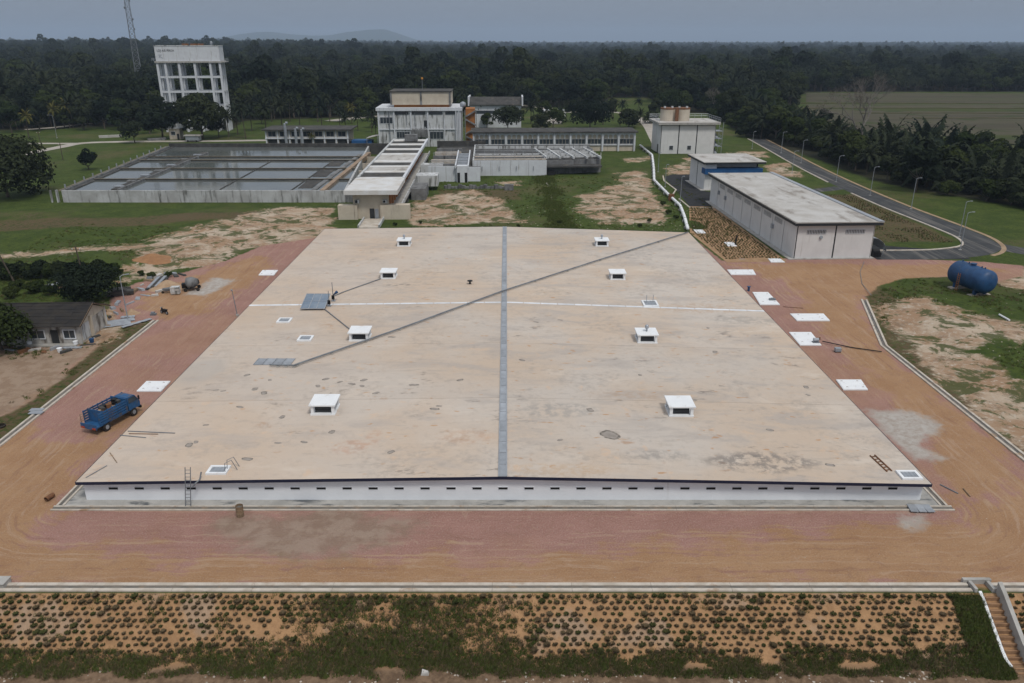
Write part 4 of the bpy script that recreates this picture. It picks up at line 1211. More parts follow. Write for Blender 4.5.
for i in range(n):
    a0 = math.pi / 2 * i / n * 0.8; a1 = math.pi / 2 * (i + 1) / n * 0.8
    p = lambda a: (W + 1.1 + 3.2 * math.sin(a), 3.9 * math.cos(a) + 0.2 - 0.6)
    (xa, za), (xb, zb) = p(a0), p(a1)
    b.add([(xa, 2.0, za), (xb, 2.0, zb), (xb, 9.0, zb), (xa, 9.0, za), (xa, 2.0, za + .05), (xb, 2.0, zb + .05), (xb, 9.0, zb + .05), (xa, 9.0, za + .05)], BOXF)
for yy in (2.2, 8.8): b.tube([(W + 3.6, yy, 0), (W + 3.6, yy, 2.3)], 0.06, 6)
b.build('awning', M['metal_grey'], sh)
b = MB(); b.box(W + 0.8, 0.6, 0, W + 2.4, 2.2, 0.9); b.tube([(W + 0.9, 1.2, 1.05), (W + 2.2, 1.2, 1.05)], 0.45, 10); b.build('generator', M['black'], sh)

# ------------------------------------------------------------------ switch house with blue canopy
sw = thing('switch_house', 'small white building with blue canopy and dark roof edge behind long shed', 'building', (54.9, 222.4, 0), R(3.2))
block(sw, 'wall', M['shed_wall'], 0, 0, 0, 3.2, 15.5, 7.3)
block(sw, 'wall', M['shed_wall'], 3.21, 2.6, 0, 16.0, 15.5, 7.3)
block(sw, 'recess', M['opening'], 3.3, 2.3, 0.1, 9.8, 2.59, 3.6)
block(sw, 'door', M['metal_grey'], 5.0, 2.2, 0.1, 6.4, 2.29, 2.9)
block(sw, 'plinth', M['concrete'], -1.2, -1.2, -0.2, 17, 16, 0.09)
block(sw, 'pilaster', M['fascia_dark'], -0.06, 7.6, 0.1, 0.05, 7.9, 7.2)
block(sw, 'pilaster', M['fascia_dark'], 15.7, 2.5, 0.1, 16.05, 2.7, 7.2)
cn = block(sw, 'canopy', M['canopy_blue'], -0.3, -0.9, 4.5, 16.3, 2.595, 5.9)
block(cn, 'canopy_top', M['canopy_blue'], -0.36, -0.96, 5.9, 16.36, 2.59, 6.0)
block(sw, 'fascia', M['fascia_dark'], -0.8, -1.0, 7.3, 17.0, 16.3, 7.8)
block(sw, 'roof', M['pale_roof'], -0.88, -1.08, 7.8, 17.08, 16.4, 7.95)

# ------------------------------------------------------------------ tall chemical building
tb = thing('chemical_building', 'tall white building with two rusty-topped tanks and rails on roof', 'building', (55.6, 297.4, 0), R(2.5))
W2, D2, H2 = 20.6, 15, 10.7
block(tb, 'core_wall', M['fascia_dark'], 0.1, 0.1, 0, W2 - 0.1, D2 - 0.1, H2)
for x0, x1 in ((0.25, 6.6), (7.0, 13.4), (13.8, 20.35)):
    b = MB(); b.box(x0, -0.04, 0.05, x1, 0.15, H2 - 0.35); b.build('wall_panel', M['shed_wall'], tb)
for y0, y1 in ((0.25, 7.2), (7.5, 14.8)):
    b = MB(); b.box(-0.04, y0, 0.05, 0.15, y1, H2 - 0.35); b.build('wall_panel', M['shed_wall'], tb)
    b = MB(); b.box(W2 - 0.15, y0, 0.05, W2 + 0.04, y1, H2 - 0.35); b.build('wall_panel', M['shed_wall'], tb)
window(tb, 3.5, 1.5, 4.9, 3.0, -0.041, panes=1); window(tb, 10.3, 1.5, 11.7, 3.0, -0.041, panes=1)
block(tb, 'door', M['opening'], -0.09, 3, 0.05, -0.041, 4.8, 3.2)
block(tb, 'fascia', M['concrete'], -1.3, -1.3, H2, W2 + 1.3, D2 + 1.3, H2 + 0.7)
block(tb, 'roof', M['pale_roof'], -1.35, -1.35, H2 + 0.7, W2 + 1.35, D2 + 1.35, H2 + 0.8)
railing(tb, [(-1.2, -1.2, H2 + 0.8), (-1.2, D2 + 1.2, H2 + 0.8), (W2 + 1.2, D2 + 1.2, H2 + 0.8), (W2 + 1.2, -1.2, H2 + 0.8)], 1.6, 'galvanised', 2.4, 0.06)
for x in (3.4, 9.0):
    b = MB(); b.smooth = False; b.tube([(x + 0.3, 7, H2 + 0.81), (x + 0.3, 7, H2 + 5.0)], 2.75, 24); tk = b.build('roof_tank', M['cream'], tb)
    b = MB(); b.tube([(x + 0.3, 7, H2 + 5.0), (x + 0.3, 7, H2 + 5.5)], 2.82, 24); b.build('rim', M['rust'], tk)
    b = MB(); b.tube([(x - 1.2, 6, H2 + 5.5), (x - 1.2, 6, H2 + 6.1)], 0.45, 10); b.tube([(x + 1.6, 6, H2 + 5.5), (x + 1.6, 6, H2 + 6.1)], 0.45, 10); b.build('hatch', M['old_white'], tk)
block(tb, 'tank_frame', M['rust'], 5.9, 3.6, H2 + 0.82, 7.1, 4.3, H2 + 5.7)
for lv in range(3):
    z = 2.4 + lv * 2.8
    b = MB(); b.box(W2 + 0.2, 1.0 + 0.001 * lv, z, W2 + 3.2, 6.0, z + 0.14); b.bar((W2 + 1.0, 0.6, z - 2.4), (W2 + 1.0, 6.4, z + 0.05), 0.9, 0.12); b.build('stair_flight', M['metal_grey'], tb)
    railing(tb, [(W2 + 3.1, 1.0, z + 0.14), (W2 + 3.1, 6.0, z + 0.14)], 1.0, 'galvanised', 1.6, 0.05)
for yy in (1.1, 5.9):
    b = MB(); b.tube([(W2 + 3.1, yy, 0), (W2 + 3.1, yy, H2 + 0.6)], 0.09, 6); b.build('stair_post', M['galvanised'], tb)

# ------------------------------------------------------------------ white pipeline
wp = [(640, 147), (652, 157), (653.5, 170), (654, 182.5), (668, 197), (680, 208.5), (684, 219), (687.5, 232)]
pts = [(*G(u, v), 0.75) for u, v in wp]
pl = thing('pipeline', 'white pipeline on low supports winding past the small asphalt yard', 'pipeline', (pts[4][0], pts[4][1], 0))
b = MB(); b.smooth = True; b.tube(pts, 0.36, 12); b.build('pipe', M['slab_white'], pl, world=True)
for a, c in zip(pts[:-1], pts[1:]):
    a, c = Vector(a), Vector(c); n = max(1, int((c - a).length / 6))
    for i in range(n):
        q = a.lerp(c, (i + 0.5) / n)
        b = MB(); b.box(q.x - 0.6, q.y - 0.25, -0.1, q.x + 0.6, q.y + 0.25, 0.5); b.build('support', M['concrete'], pl, world=True)
        d = (c - a).normalized() * 0.12
        b = MB(); b.tube([q - d, q + d], 0.43, 12); b.build('coupling', M['old_white'], pl, world=True)
q = Vector((*G(671, 200.5), 0.75))
b = MB(); b.box(q.x - 0.7, q.y - 0.5, 0, q.x + 0.7, q.y + 0.5, 1.7); b.build('rusty_valve', M['rust'], pl, world=True)
# kerb at the yard edge
ribbon('kerb', P((663, 176), (664, 181), (676, 190), (672, 196)), 0.4, 0.15, M['kerb'], thick=0.3)
ribbon('kerb', P((679, 199), (690, 208), (716, 208)), 0.4, 0.15, M['kerb'], thick=0.3)

# ------------------------------------------------------------------ filter gallery
ga = thing('filter_gallery', 'long raised gallery with striped white and grey roof and cream end block', 'building', (-39.0, 182.8, 0), R(1.6))
GW, GL, GZ = 11.6, 100.0, 6.9
block(ga, 'end_wall', M['cream'], 1.2, 0.9, -0.3, 9.6, 14, 5.9)
b = MB(); b.box(-2.4, 0.0, -0.4, 2.2, 2.2, 3.4); b.build('wing_wall', M['cream'], ga)
b = MB(); b.box(7.6, 0.0, -0.4, 14.6, 2.2, 3.45); b.build('wing_wall', M['cream'], ga)
block(ga, 'doorway', M['opening'], 5.0, 0.8, 0, 6.1, 0.95, 2.5)
block(ga, 'door', M['metal_grey'], 6.2, 0.75, 0, 7.1, 0.88, 2.4)
for x in (1.7, 8.3):
    b = MB(); b.box(x, 0.1, 3.9, x + 1.1, 0.88, 4.7, 0); b.tube([(x + 0.4, 0.09, 4.3), (x + 0.4, 0.06, 4.3)], 0.3, 10, 1); b.build('air_conditioner', [M['old_white'], M['black']], ga)
block(ga, 'ramp', M['kerb'], 3.9, -9.5, -0.2, 8.2, -0.01, 0.25)
for x in (3.55, 8.21):
    block(ga, 'ramp_kerb', M['old_white'], x, -9.0, -0.2, x + 0.33, -0.02, 0.7)
block(ga, 'front_slab', M['bright_roof'], -0.4, -1.2, GZ, GW + 0.4, 17.0, GZ + 0.22)
# long body and walkway
block(ga, 'side_wall', M['old_white'], 1.0, 14.01, 0, 9.6, GL, 3.6)
block(ga, 'window_band', M['opening'], 1.1, 14.02, 3.91, 9.2, GL - 0.1, GZ - 0.2)
for i in range(22):
    y0 = 2.0 + i * (GL - 3) / 22
    b = MB(); b.box(9.62, y0, 2.56, 10.0, y0 + 1.9, GZ - 0.05); b.build('column', M['orange'], ga)
b = MB(); b.box(9.62, 2.3, 2.3, 12.6, GL - 2, 2.55); b.build('walkway', M['concrete'], ga)
block(ga, 'walkway_wall', M['old_white'], 12.3, 2.4, 2.551, 12.6, GL - 2.1, 3.3)
for i in range(12):
    b = MB(); b.box(11.6, 5 + i * 8, 0, 12.2, 5.6 + i * 8, 2.29); b.build('column', M['grey_wall'], ga)
# channel blocks under the walkway
block(ga, 'channel_wall', M['grey_wall'], 12.7, 24, 0, 16.6, 34, 3.0)
block(ga, 'channel_wall', M['old_white'], 12.7, 38, 1.2, 19, 44, 4.2)
block(ga, 'channel_wall', M['old_white'], 12.7, 56, 2.0, 19.5, 60, 4.6)
# roof strips: bright slabs and dark weathered sheets between white fascias
ribs = [17.02]
seq = [(1.2, 'bright_roof'), (6.0, 'old_roof'), (2.2, 'bright_roof'), (5.0, 'pale_roof'), (2.4, 'bright_roof'), (5.0, 'old_roof'), (3.4, 'bright_roof'), (9.0, 'pale_roof'), (3.0, 'bright_roof'), (6.0, 'old_roof'), (3.2, 'bright_roof'), (6.5, 'old_roof'), (3.4, 'bright_roof'), (5.5, 'old_roof'), (4.0, 'bright_roof')]
y = 17.02
tot = sum(s for s, _ in seq); k = (GL - 17.1) / tot
for s, mt in seq:
    s *= k
    dz = 0.0 if mt == 'bright_roof' else -0.14
    b = MB(); b.box(0.25, y + 0.02, GZ - 0.05 + dz, GW - 0.25, y + s - 0.02, GZ + 0.2 + dz)
    b.build('roof_panel', M[mt], ga); y += s
for x in (-0.4, GW - 0.24):
    block(ga, 'fascia', M['old_white'] if x < 0 else M['white_wall'], x, 17.03, GZ - 0.35, x + 0.64, GL + 0.1, GZ + 0.4)
block(ga, 'fascia', M['bright_roof'], -0.45, -1.26, GZ - 0.75, GW + 0.45, -1.21, GZ + 0.26)
block(ga, 'fascia', M['bright_roof'], GW + 0.41, -1.2, GZ - 0.75, GW + 0.46, 17.0, GZ + 0.26)
block(ga, 'fascia', M['bright_roof'], -0.46, -1.2, GZ - 0.75, -0.41, 17.0, GZ + 0.26)
block(ga, 'vent_frame', M['grey_wall'], 4.2, GL - 6, GZ + 0.25, 8.6, GL - 3.5, GZ + 2.4)

M['beacon_orange'] = plain('beacon_orange', (0.75, 0.33, 0.06), None, 1, 0.4)
# ------------------------------------------------------------------ main treatment block
mb_ = thing('treatment_block', 'tall white treatment block with cream tank room on roof and pilasters', 'building', (-53.3, 318.5, 0), R(1.6))
MW, MD, MH = 33.0, 20.0, 14.2
block(mb_, 'wall', M['old_white'], 0, 0, 0, MW, MD, MH)
for x in (0.0, 6.2, 12.9, 19.6, 26.2, 31.4, MW - 0.5):
    b = MB(); b.box(x + 0.01, -0.5, 0, x + 0.5, -0.001, MH - 0.3); b.build('pilaster', M['white_wall'], mb_)
block(mb_, 'cornice', M['white_wall'], -0.5, -0.9, MH - 0.29, MW + 0.5, MD + 0.4, MH + 0.9)
block(mb_, 'string_course', M['white_wall'], -0.1, -0.42, 6.6, MW + 0.1, -0.002, 7.0)
window(mb_, 0.9, 9.1, 5.8, 11.4, -0.002, panes=4)
for x0 in (6.9, 13.6, 20.3, 26.9):
    block(mb_, 'clerestory', M['glass_dark'], x0, -0.2, MH - 1.7, x0 + (5.3 if x0 < 25 else 4.2), -0.003, MH - 0.5)
block(mb_, 'door', M['opening'], 18.2, -0.06, 7.2, 19.4, -0.003, 10.2)
window(mb_, 7.2, 3.4, 12.4, 5.8, -0.002, panes=5); window(mb_, 20.4, 3.0, 25.8, 5.8, -0.002, panes=4)
block(mb_, 'porch', M['grey_wall'], 13.4, -4.5, 4.2, 19.4, -0.05, 7.0)
b = MB()
for x in (13.6, 16.4, 19.2): b.tube([(x, -4.3, 7.0), (x, -4.3, 8.0)], 0.08, 6)
b.tube([(13.6, -4.3, 8.0), (19.2, -4.3, 8.0)], 0.08, 6); b.build('railing', M['white_wall'], mb_)
block(mb_, 'tank_room_base', M['orange'], 6.5, 2.0, MH + 0.9, 28.2, 16.0, MH + 1.9)
tr = block(mb_, 'tank_room', M['cream'], 5.2, 1.0, MH + 1.9, 29.2, 17.0, MH + 6.7)
for x in (5.2, 17.0, 28.4):
    block(tr, 'pilaster', M['grey_wall'], x, 0.7, MH + 1.9, x + 0.7, 0.99, MH + 6.8)
block(tr, 'roof', M['old_roof'], 4.9, 0.6, MH + 6.7, 29.5, 17.4, MH + 7.1)
for x in (31.0, 32.2):
    b = MB(); b.tube([(x, -0.75, 0), (x, -0.75, MH + 1)], 0.22, 8); b.build('downpipe', M['white_wall'], mb_)
b = MB(); b.tube([(4.6, -0.7, 0), (4.6, -0.7, MH + 1)], 0.16, 8); b.build('downpipe', M['pipe_grey'], mb_)
for x in (11.5, 14.8):
    b = MB(); b.tube([(x, -0.62, 8.5), (x, -0.62, MH - 1)], 0.1, 6); b.build('downpipe', M['pipe_grey'], mb_)
b = MB(); b.smooth = True; b.tube([(MW + 0.8, 3, MH + 0.9), (MW + 0.8, 3, MH + 1.4), (MW + 0.8, 3, MH + 2.4), (MW + 0.8, 3, MH + 2.9)], [0.9, 1.2, 1.2, 0.4], 12); b.build('water_tank', M['metal_grey'], mb_)
b = MB(); b.tube([(17.5, 8, MH + 7.1), (17.5, 8, MH + 11.2)], 0.12, 6); b.build('beacon_pole', M['pipe_grey'], mb_); b = MB(); b.tube([(17.5, 8, MH + 11.2), (17.5, 8, MH + 11.9)], 0.4, 8); b.build('beacon', M['beacon_orange'], mb_)
# orange stair tower
st = thing('stair_tower', 'narrow orange stair tower standing against the treatment block', 'stair tower', (-18.4, 318.5, 0), R(1.6))
block(st, 'wall', M['orange'], 0, 2.0, 0, 3.6, 9, MH + 0.4)
for k in range(4):
    z = 1.5 + k * 3.3
    b = MB(); b.bar((-0.3, 1.4, z if k % 2 else z + 2.6), (4.2, 1.4, z + 2.6 if k % 2 else z), 1.1, 0.5); b.build('stair_flight', M['grey_wall'], st)
for x in (-0.4, 4.0):
    b = MB(); b.box(x, 0.9, 0, x + 0.3, 1.2, MH); b.build('stair_post', M['grey_wall'], st)

# ------------------------------------------------------------------ settling basins on the left
M['basin_edge'] = plain('basin_edge', (0.22, 0.19, 0.14), (0.13, 0.115, 0.09), 0.4, 0.9)
M['basin_edge2'] = plain('basin_edge2', (0.34, 0.25, 0.18), (0.24, 0.18, 0.13), 0.4, 0.9)
bs = thing('settling_basin', 'large open settling basin with pale stained wall and dark water', 'basin', (-81, 205, 0))
BFx0, BFx1, BFy = -118.5, -44.0, 204.2
SK, BD, BZ = -0.105, 92.0, 3.15          # the side walls run slightly askew
def bp(x, y, z): return (x + SK * (y - BFy), y, z)
def bwall(name, xa, ya, xb, yb, z0, z1, w, mat):
    b = MB(); a, c = bp(xa, ya, (z0 + z1) / 2), bp(xb, yb, (z0 + z1) / 2)
    b.bar(a, c, w, z1 - z0); return b.build(name, mat, bs, world=True)
for k in range(6):
    xa = BFx0 + (BFx1 - BFx0) * k / 6; xb = BFx0 + (BFx1 - BFx0) * (k + 1) / 6 - 0.06
    bwall('wall', xa, BFy, xb, BFy, 0, BZ, 0.5, M['basin_wall'])
bwall('wall', BFx0, BFy + 0.3, BFx0, BFy + BD, 0, BZ - 0.05, 0.5, M['grey_wall'])
bwall('wall', BFx1, BFy + 0.3, BFx1, BFy + BD, 0, BZ - 0.05, 0.6, M['basin_wall'])
bwall('rear_wall', BFx0, BFy + BD, BFx1 + 16, BFy + BD, 0, BZ + 0.9, 0.6, M['old_roof'])
bwall('coping', BFx0 - 0.8, BFy + 0.4, BFx0 - 0.8, BFy + BD - 1, BZ - 0.3, BZ - 0.04, 0.6, M['basin_edge'])
bwall('coping', BFx0 + 1.6, BFy + 0.4, BFx0 + 1.6, BFy + BD - 1, BZ - 0.55, BZ - 0.25, 0.7, M['old_roof'])
bwall('end_post', BFx0 - 1.6, BFy - 0.1, BFx0 - 1.1, BFy - 0.1, 0, BZ + 0.1, 0.5, M['old_white'])
bwall('end_post', BFx0 - 3.2, BFy - 0.05, BFx0 - 2.8, BFy - 0.05, 0, BZ, 0.5, M['old_white'])
for i in range(14):
    bwall('stanchion', BFx0 - 0.9, BFy + 4 + i * 6.2, BFx0 - 0.6, BFy + 4 + i * 6.2, BZ - 0.04, BZ + 0.9, 0.3, M['metal_grey'])
t = NT('basin_water')
p_ = t.pos(True)
wc = t.mix(t.ramp(t.noise(p_, 0.12, 4), 0.35, 0.65), (0.105, 0.118, 0.118), (0.135, 0.145, 0.138))
t.principled(wc, 0.07, 0, t.bump(t.noise(p_, 1.2, 3), 0.05, 0.05), 0.5)
M['water'] = t.mat
b = MB(); b.add([bp(BFx0 + 0.3, BFy + 0.26, 2.7), bp(BFx1 - 0.3, BFy + 0.26, 2.7), bp(BFx1 - 0.3, BFy + BD - 0.3, 2.7), bp(BFx0 + 0.3, BFy + BD - 0.3, 2.7)], [(0, 1, 2, 3)])
b.build('water', M['water'], bs, world=True)
for v in (156.5, 160.0, 168.3, 179.0):
    y = G(250, v, BZ - 0.1)[1]
    bwall('divider', BFx0 + 1.2, y, BFx1 - 0.4, y, 1.2, BZ - 0.1, 0.4, M['old_roof'])
    bwall('walkway', BFx0 + 1.2, y - 0.05, BFx1 - 0.4, y - 0.05, BZ - 0.1, BZ + 0.04, 0.5, M['basin_edge'])
def diag(name, u0, v0, u1, v1, w, z0, z1, mat):
    a, c = G(u0, v0, z1), G(u1, v1, z1)
    b = MB(); b.bar((*a, (z0 + z1) / 2), (*c, (z0 + z1) / 2), w, z1 - z0); return b.build(name, mat, bs, world=True)
diag('walkway', 322, 190, 369, 152, 1.3, 1.9, BZ + 0.12, M['basin_edge2'])
diag('outlet_trough', 313, 190, 360, 154, 1.3, 2.0, BZ - 0.25, M['grey_wall'])
diag('partition', 220, 189, 273, 160, 0.3, 2.0, 2.85, M['old_roof'])
diag('partition', 291, 190, 334, 160, 0.3, 2.0, 2.85, M['old_roof'])
diag('inlet_trough', 114, 189, 205, 152, 1.6, 1.9, BZ - 0.2, M['old_roof'])
diag('inlet_trough', 118, 189, 208, 152, 0.4, 2.0, BZ + 0.15, M['grey_wall'])
for k in range(7):
    s = (k + 0.5) / 7
    u, v = 114 + (205 - 114) * s, 189 - 37 * s
    x, y = G(u, v, 3)
    b = MB(); b.box(x - 1.6, y - 0.8, 2.2, x + 0.9, y + 0.7, 3.15 + 0.12 * (k % 3)); b.build('sluice_gate', M['grey_wall'] if k % 2 else M['metal_grey'], bs, world=True)
# sludge-dark plates on the right bay of the basin
for i, (v0, v1) in enumerate(((161.5, 167), (170, 177.5), (181, 189))):
    q = [G(u, v, 2.5) for u, v in ((298 + (189 - v1) * 1.25, v1), (312 + (189 - v1) * 1.25, v1), (312 + (189 - v0) * 1.25, v0), (298 + (189 - v0) * 1.25, v0))]
    b = MB(); b.prism(q, 2.3, 2.78); b.build('settler_plate', M['old_roof'], bs, world=True)
# filter cells between basin and gallery
for i in range(5):
    y0 = BFy + 6 + i * 15
    bwall('filter_cell', BFx1 + 0.8, y0, BFx1 + 4.2 + 0.06 * (y0 - BFy), y0, 0, 2.7, 0.5, M['kerb'])
bwall('wall', BFx1 + 0.3, BFy, BFx1 + 5.5, BFy, 0, BZ - 0.2, 0.5, M['grey_wall'])
railing(bs, [bp(BFx0 + 30, BFy + BD - 1, BZ + 0.8), bp(BFx1 + 10, BFy + BD - 1, BZ + 0.8)], 1.2, 'grey_wall', 4, 0.07)

# ------------------------------------------------------------------ second basin, centre
b2 = thing('clarifier', 'pale blue-white clarifier tank with open troughs beside the treatment block', 'basin', (-12, 247, 0), R(1.6))
for k in range(4):
    b = MB(); b.box(k * 5.75, 0, 0, (k + 1) * 5.75 - 0.05, 0.4, 4.7); b.build('wall', M['white_wall'], b2)
for k in range(4):
    b = MB(); b.tube([(2.6 + k * 5.4, -0.25, 1.6), (2.6 + k * 5.4, -0.25, 3.0)], 0.09, 6); b.tube([(2.6 + k * 5.4, -0.25, 2.9), (2.6 + k * 5.4, 0.1, 2.9)], 0.09, 6); b.build('valve_spindle', M['metal_grey'], b2)
block(b2, 'wall', M['old_white'], 0, 40, 0, 41, 40.4, 4.7)
block(b2, 'wall', M['old_white'], -0.41, 0, 0, -0.01, 40, 4.69)
block(b2, 'basin_floor', M['old_roof'], 0.0, 0.41, 2.4, 40.6, 39.9, 2.8)
for k, (yy, z, mt) in enumerate(((3.0, 4.75, 'kerb'), (9.0, 4.8, 'kerb'), (15.0, 4.7, 'old_white'), (24, 5.2, 'grey_wall'), (33, 5.4, 'grey_wall'))):
    block(b2, 'walkway', M[mt], 0.02, yy, z - 0.3, 23 if k < 3 else 40.5, yy + 1.1, z)
railing(b2, [(0.2, 3.5, 4.75), (22.5, 3.5, 4.75)], 1.0, 'metal_grey', 3, 0.05)
railing(b2, [(0.2, 15.5, 4.75), (22.5, 15.5, 4.75)], 1.0, 'metal_grey', 3, 0.05)
# roofless concrete frame on the right half
for k in range(4):
    b = MB(); b.box(23.05 + k * 4.45, 3.0 + k * 0.9, 0, 23.05 + (k + 1) * 4.45 - 0.06, 3.5 + k * 0.9, 4.2); b.build('frame_wall', M['grey_wall'], b2)
block(b2, 'frame_wall', M['grey_wall'], 40.6, 6.5, 0, 41.0, 39.9, 4.2)
for k in range(5):
    b = MB(); b.bar((23.3 + k * 4.3, 3.6, 5.0), (20.5 + k * 4.3, 26, 5.0), 0.55, 0.6); b.build('beam', M['old_white'], b2)
for k in range(6):
    b = MB(); b.bar((22.4 - k * 0.4, 5.0 + k * 4, 4.9), (41 - k * 0.3, 8.0 + k * 3.6, 4.9), 0.4, 0.45); b.build('beam', M['old_white'], b2)
for k in range(5):
    b = MB(); b.tube([(23.3 + k * 4.3, 3.7, 4.7), (23.3 + k * 4.3, 3.7, 6.6)], 0.1, 6); b.build('post', M['old_white'], b2)
block(b2, 'manhole', M['dark'], 23.2, -0.4, 0, 25.6, 2.8, 1.1)

# central channel works
cc = thing('channel_works', 'white channel works with two dark openings and stairs between the basins', 'channel works', (-25.2, 236, 0), R(1.6))
block(cc, 'wall', M['white_wall'], 0, 0, 0, 8.6, 0.4, 4.6)
block(cc, 'wall', M['white_wall'], 8.61, -1.5, 0, 11.9, 1.0, 4.9)
block(cc, 'wall', M['white_wall'], 11.91, 0.3, 0, 15.6, 0.7, 4.3)
for x in (8.2, 10.4):
    block(cc, 'opening', M['dark'], x + 0.55, -1.56, 0, x + 1.35, -1.49, 2.9)
block(cc, 'floor', M['old_roof'], 0.01, 0.41, 2.0, 15.5, 60, 3.0)
for k in range(5):
    block(cc, 'walkway', M['kerb' if k % 2 else 'grey_wall'], 0.02, 4 + k * 9, 3.0, 8.9, 5.0 + k * 9, 4.7)
for x in (8.2, 12.0):
    b = MB(); b.bar((x, -1.2, 4.6), (x, 26, 5.6), 0.35, 0.9); b.build('stair_wall', M['white_wall'], cc)
for k in range(9):
    b = MB(); b.box(8.5, 0.2 + k * 2.6, 3.1 + k * 0.12, 11.8, 1.9 + k * 2.6, 4.4 + k * 0.12); b.build('stair_tread', M['metal_grey'], cc)
railing(cc, [(0.2, 4.5, 4.7), (8.6, 4.5, 4.7)], 1.0, 'metal_grey', 2, 0.05)
railing(cc, [(0.2, 22.5, 4.7), (8.6, 22.5, 4.7)], 1.0, 'metal_grey', 2, 0.05)
block(cc, 'head_wall', M['old_roof'], -1, 59, 0, 17, 60, 5.0)

# low ruined wall in the rough ground
lw = thing('ruined_wall', 'low crumbling grey stone wall on rough grass before clarifier', 'wall', (*G(475, 188), 0))
for k in range(17):
    u = 444 + k * 3.6
    x, y = G(u, 188.6 + 0.25 * math.sin(k))
    x2, y2 = G(u + 3.4, 188.6)
    h = 0.9 + 0.35 * math.sin(k * 1.9)
    b = MB(); b.bar((x, y, h / 2), (x2, y2, h / 2), 0.6, h); b.build('stone', M['grey_wall'], lw, world=True)
x, y = G(508, 190)
b = MB(); b.box(x - 1.0, y - 0.6, 0, x + 1.6, y + 0.6, 1.6); b.build('end_pier', M['grey_wall'], lw, world=True)

# ------------------------------------------------------------------ long arcaded building
lb = thing('arcaded_building', 'long low building with arched parapet, dark windows and dark flat roof', 'building', (-15.0, 304, 0), R(1.6))
LW, LD, LH = 62.5, 12.5, 7.3
block(lb, 'wall', M['cream'], 0.2, 0.3, 0, LW - 0.2, LD, LH - 0.3)
nbay = 10
for i in range(nbay + 1):
    x = i * (LW - 0.6) / nbay
    b = MB(); b.box(x, -0.5, 0, x + 0.6, 0.29, LH - 0.31); b.build('column', M['white_wall'], lb)
for i in range(nbay):
    x0 = i * (LW - 0.6) / nbay + 0.7; x1 = (i + 1) * (LW - 0.6) / nbay - 0.1
    w = window(lb, x0 + 0.15, 2.7, x1 - 0.15, 4.5, 0.298, panes=4)
    # arched hood: three scalloped arches
    for k in range(3):
        a = x0 + (x1 - x0) * k / 3 + 0.02; c = x0 + (x1 - x0) * (k + 1) / 3 - 0.02
        r = (c - a) / 2 - 0.16; mx = (a + c) / 2
        poly = [(a, 4.75), (a, LH - 0.31), (c, LH - 0.31), (c, 4.75), (mx + r, 4.75)]
        poly += [(mx + r * math.cos(t_), 5.55 + r * math.sin(t_) * 1.0) for t_ in [math.pi * j / 8 for j in range(9)]]
        poly += [(mx - r, 4.75)]
        b = MB(); b.xzprism(poly, -0.2, -0.05); b.build('arch', M['white_wall'], lb)
block(lb, 'roof', M['old_roof'], -0.8, -1.2, LH - 0.3, LW + 0.8, LD + 1.0, LH + 0.15)
block(lb, 'sill_band', M['white_wall'], 0.1, -0.1, 2.2, LW - 0.1, 0.28, 2.45)

# low columned building, far left of the treatment block
sb = thing('columned_building', 'two-storey columned building with dark flat roof behind settling basin', 'building', (-98.6, 318, 0), R(1.0))
SW_, SD_, SH_ = 33, 14, 6.6
block(sb, 'wall', M['cream'], 0.3, 0.6, 0, SW_ - 0.3, SD_, SH_ - 0.2)
for i in range(8):
    x = i * (SW_ - 0.5) / 7
    b = MB(); b.box(x, 0, 0, x + 0.5, 0.59, SH_ - 0.21); b.build('column', M['white_wall'], sb)
for i in range(7):
    x0 = i * (SW_ - 0.5) / 7 + 0.8; x1 = (i + 1) * (SW_ - 0.5) / 7 - 0.3
    block(sb, 'opening', M['opening'], x0, 0.4, 0.3, x1, 0.597, 2.9)
    window(sb, x0 + 0.3, 4.0, x1 - 0.3, 5.9, 0.595, panes=2)
block(sb, 'floor_band', M['white_wall'], -0.1, -0.15, 3.1, SW_ + 0.1, 0.598, 3.6)
block(sb, 'roof', M['old_roof'], -1.0, -1.0, SH_ - 0.2, SW_ + 1.4, SD_ + 1, SH_ + 0.25)
# vent pipes before it
for u, hh in ((287, 8.5), (297, 6.5), (303, 6.2)):
    x, y = G(u, 148)
    r = thing('vent_pipe', 'tall pale blue vent pipe behind the basin rear wall', 'pipe', (x, y, 0), 0, 'vent pipes behind the basin')
    b = MB(); b.tube([(0, 0, 0), (0, 0, hh)], 0.55, 10); b.build('riser', M['metal_grey'], r)
    b = MB(); b.tube([(0, 0, hh), (0, 0, hh + 0.8), (0.5, 0, hh + 1.2), (1.2, 0, hh + 1.1)], 0.5, 10); b.build('bend', M['metal_grey'], r)
# blue lean-to
x, y = G(352, 147)
bl = thing('lean_to', 'small blue lean-to with pale sloping canopy behind basin', 'shed', (x, y, 0))
block(bl, 'wall', M['canopy_blue'], 0, 0, 0, 8, 5, 2.6)
b = MB(); b.add([(6.0, -1, 3.4), (11, -1, 4.6), (11, 6, 4.6), (6, 6, 3.4), (6, -1, 3.5), (11, -1, 4.7), (11, 6, 4.7), (6, 6, 3.5)], BOXF); b.build('canopy', M['pale_roof'], bl)
b = MB(); b.smooth = True; b.tube([(-2.2, 2, 1.8), (0.0, 2, 1.8)], 1.0, 14); b.build('drum', M['black'], bl)
for xx in (6.3, 10.7):
    b = MB(); b.tube([(xx, -0.8, 0), (xx, -0.8, 3.4 if xx < 8 else 4.5)], 0.1, 6); b.build('post', M['metal_grey'], bl)

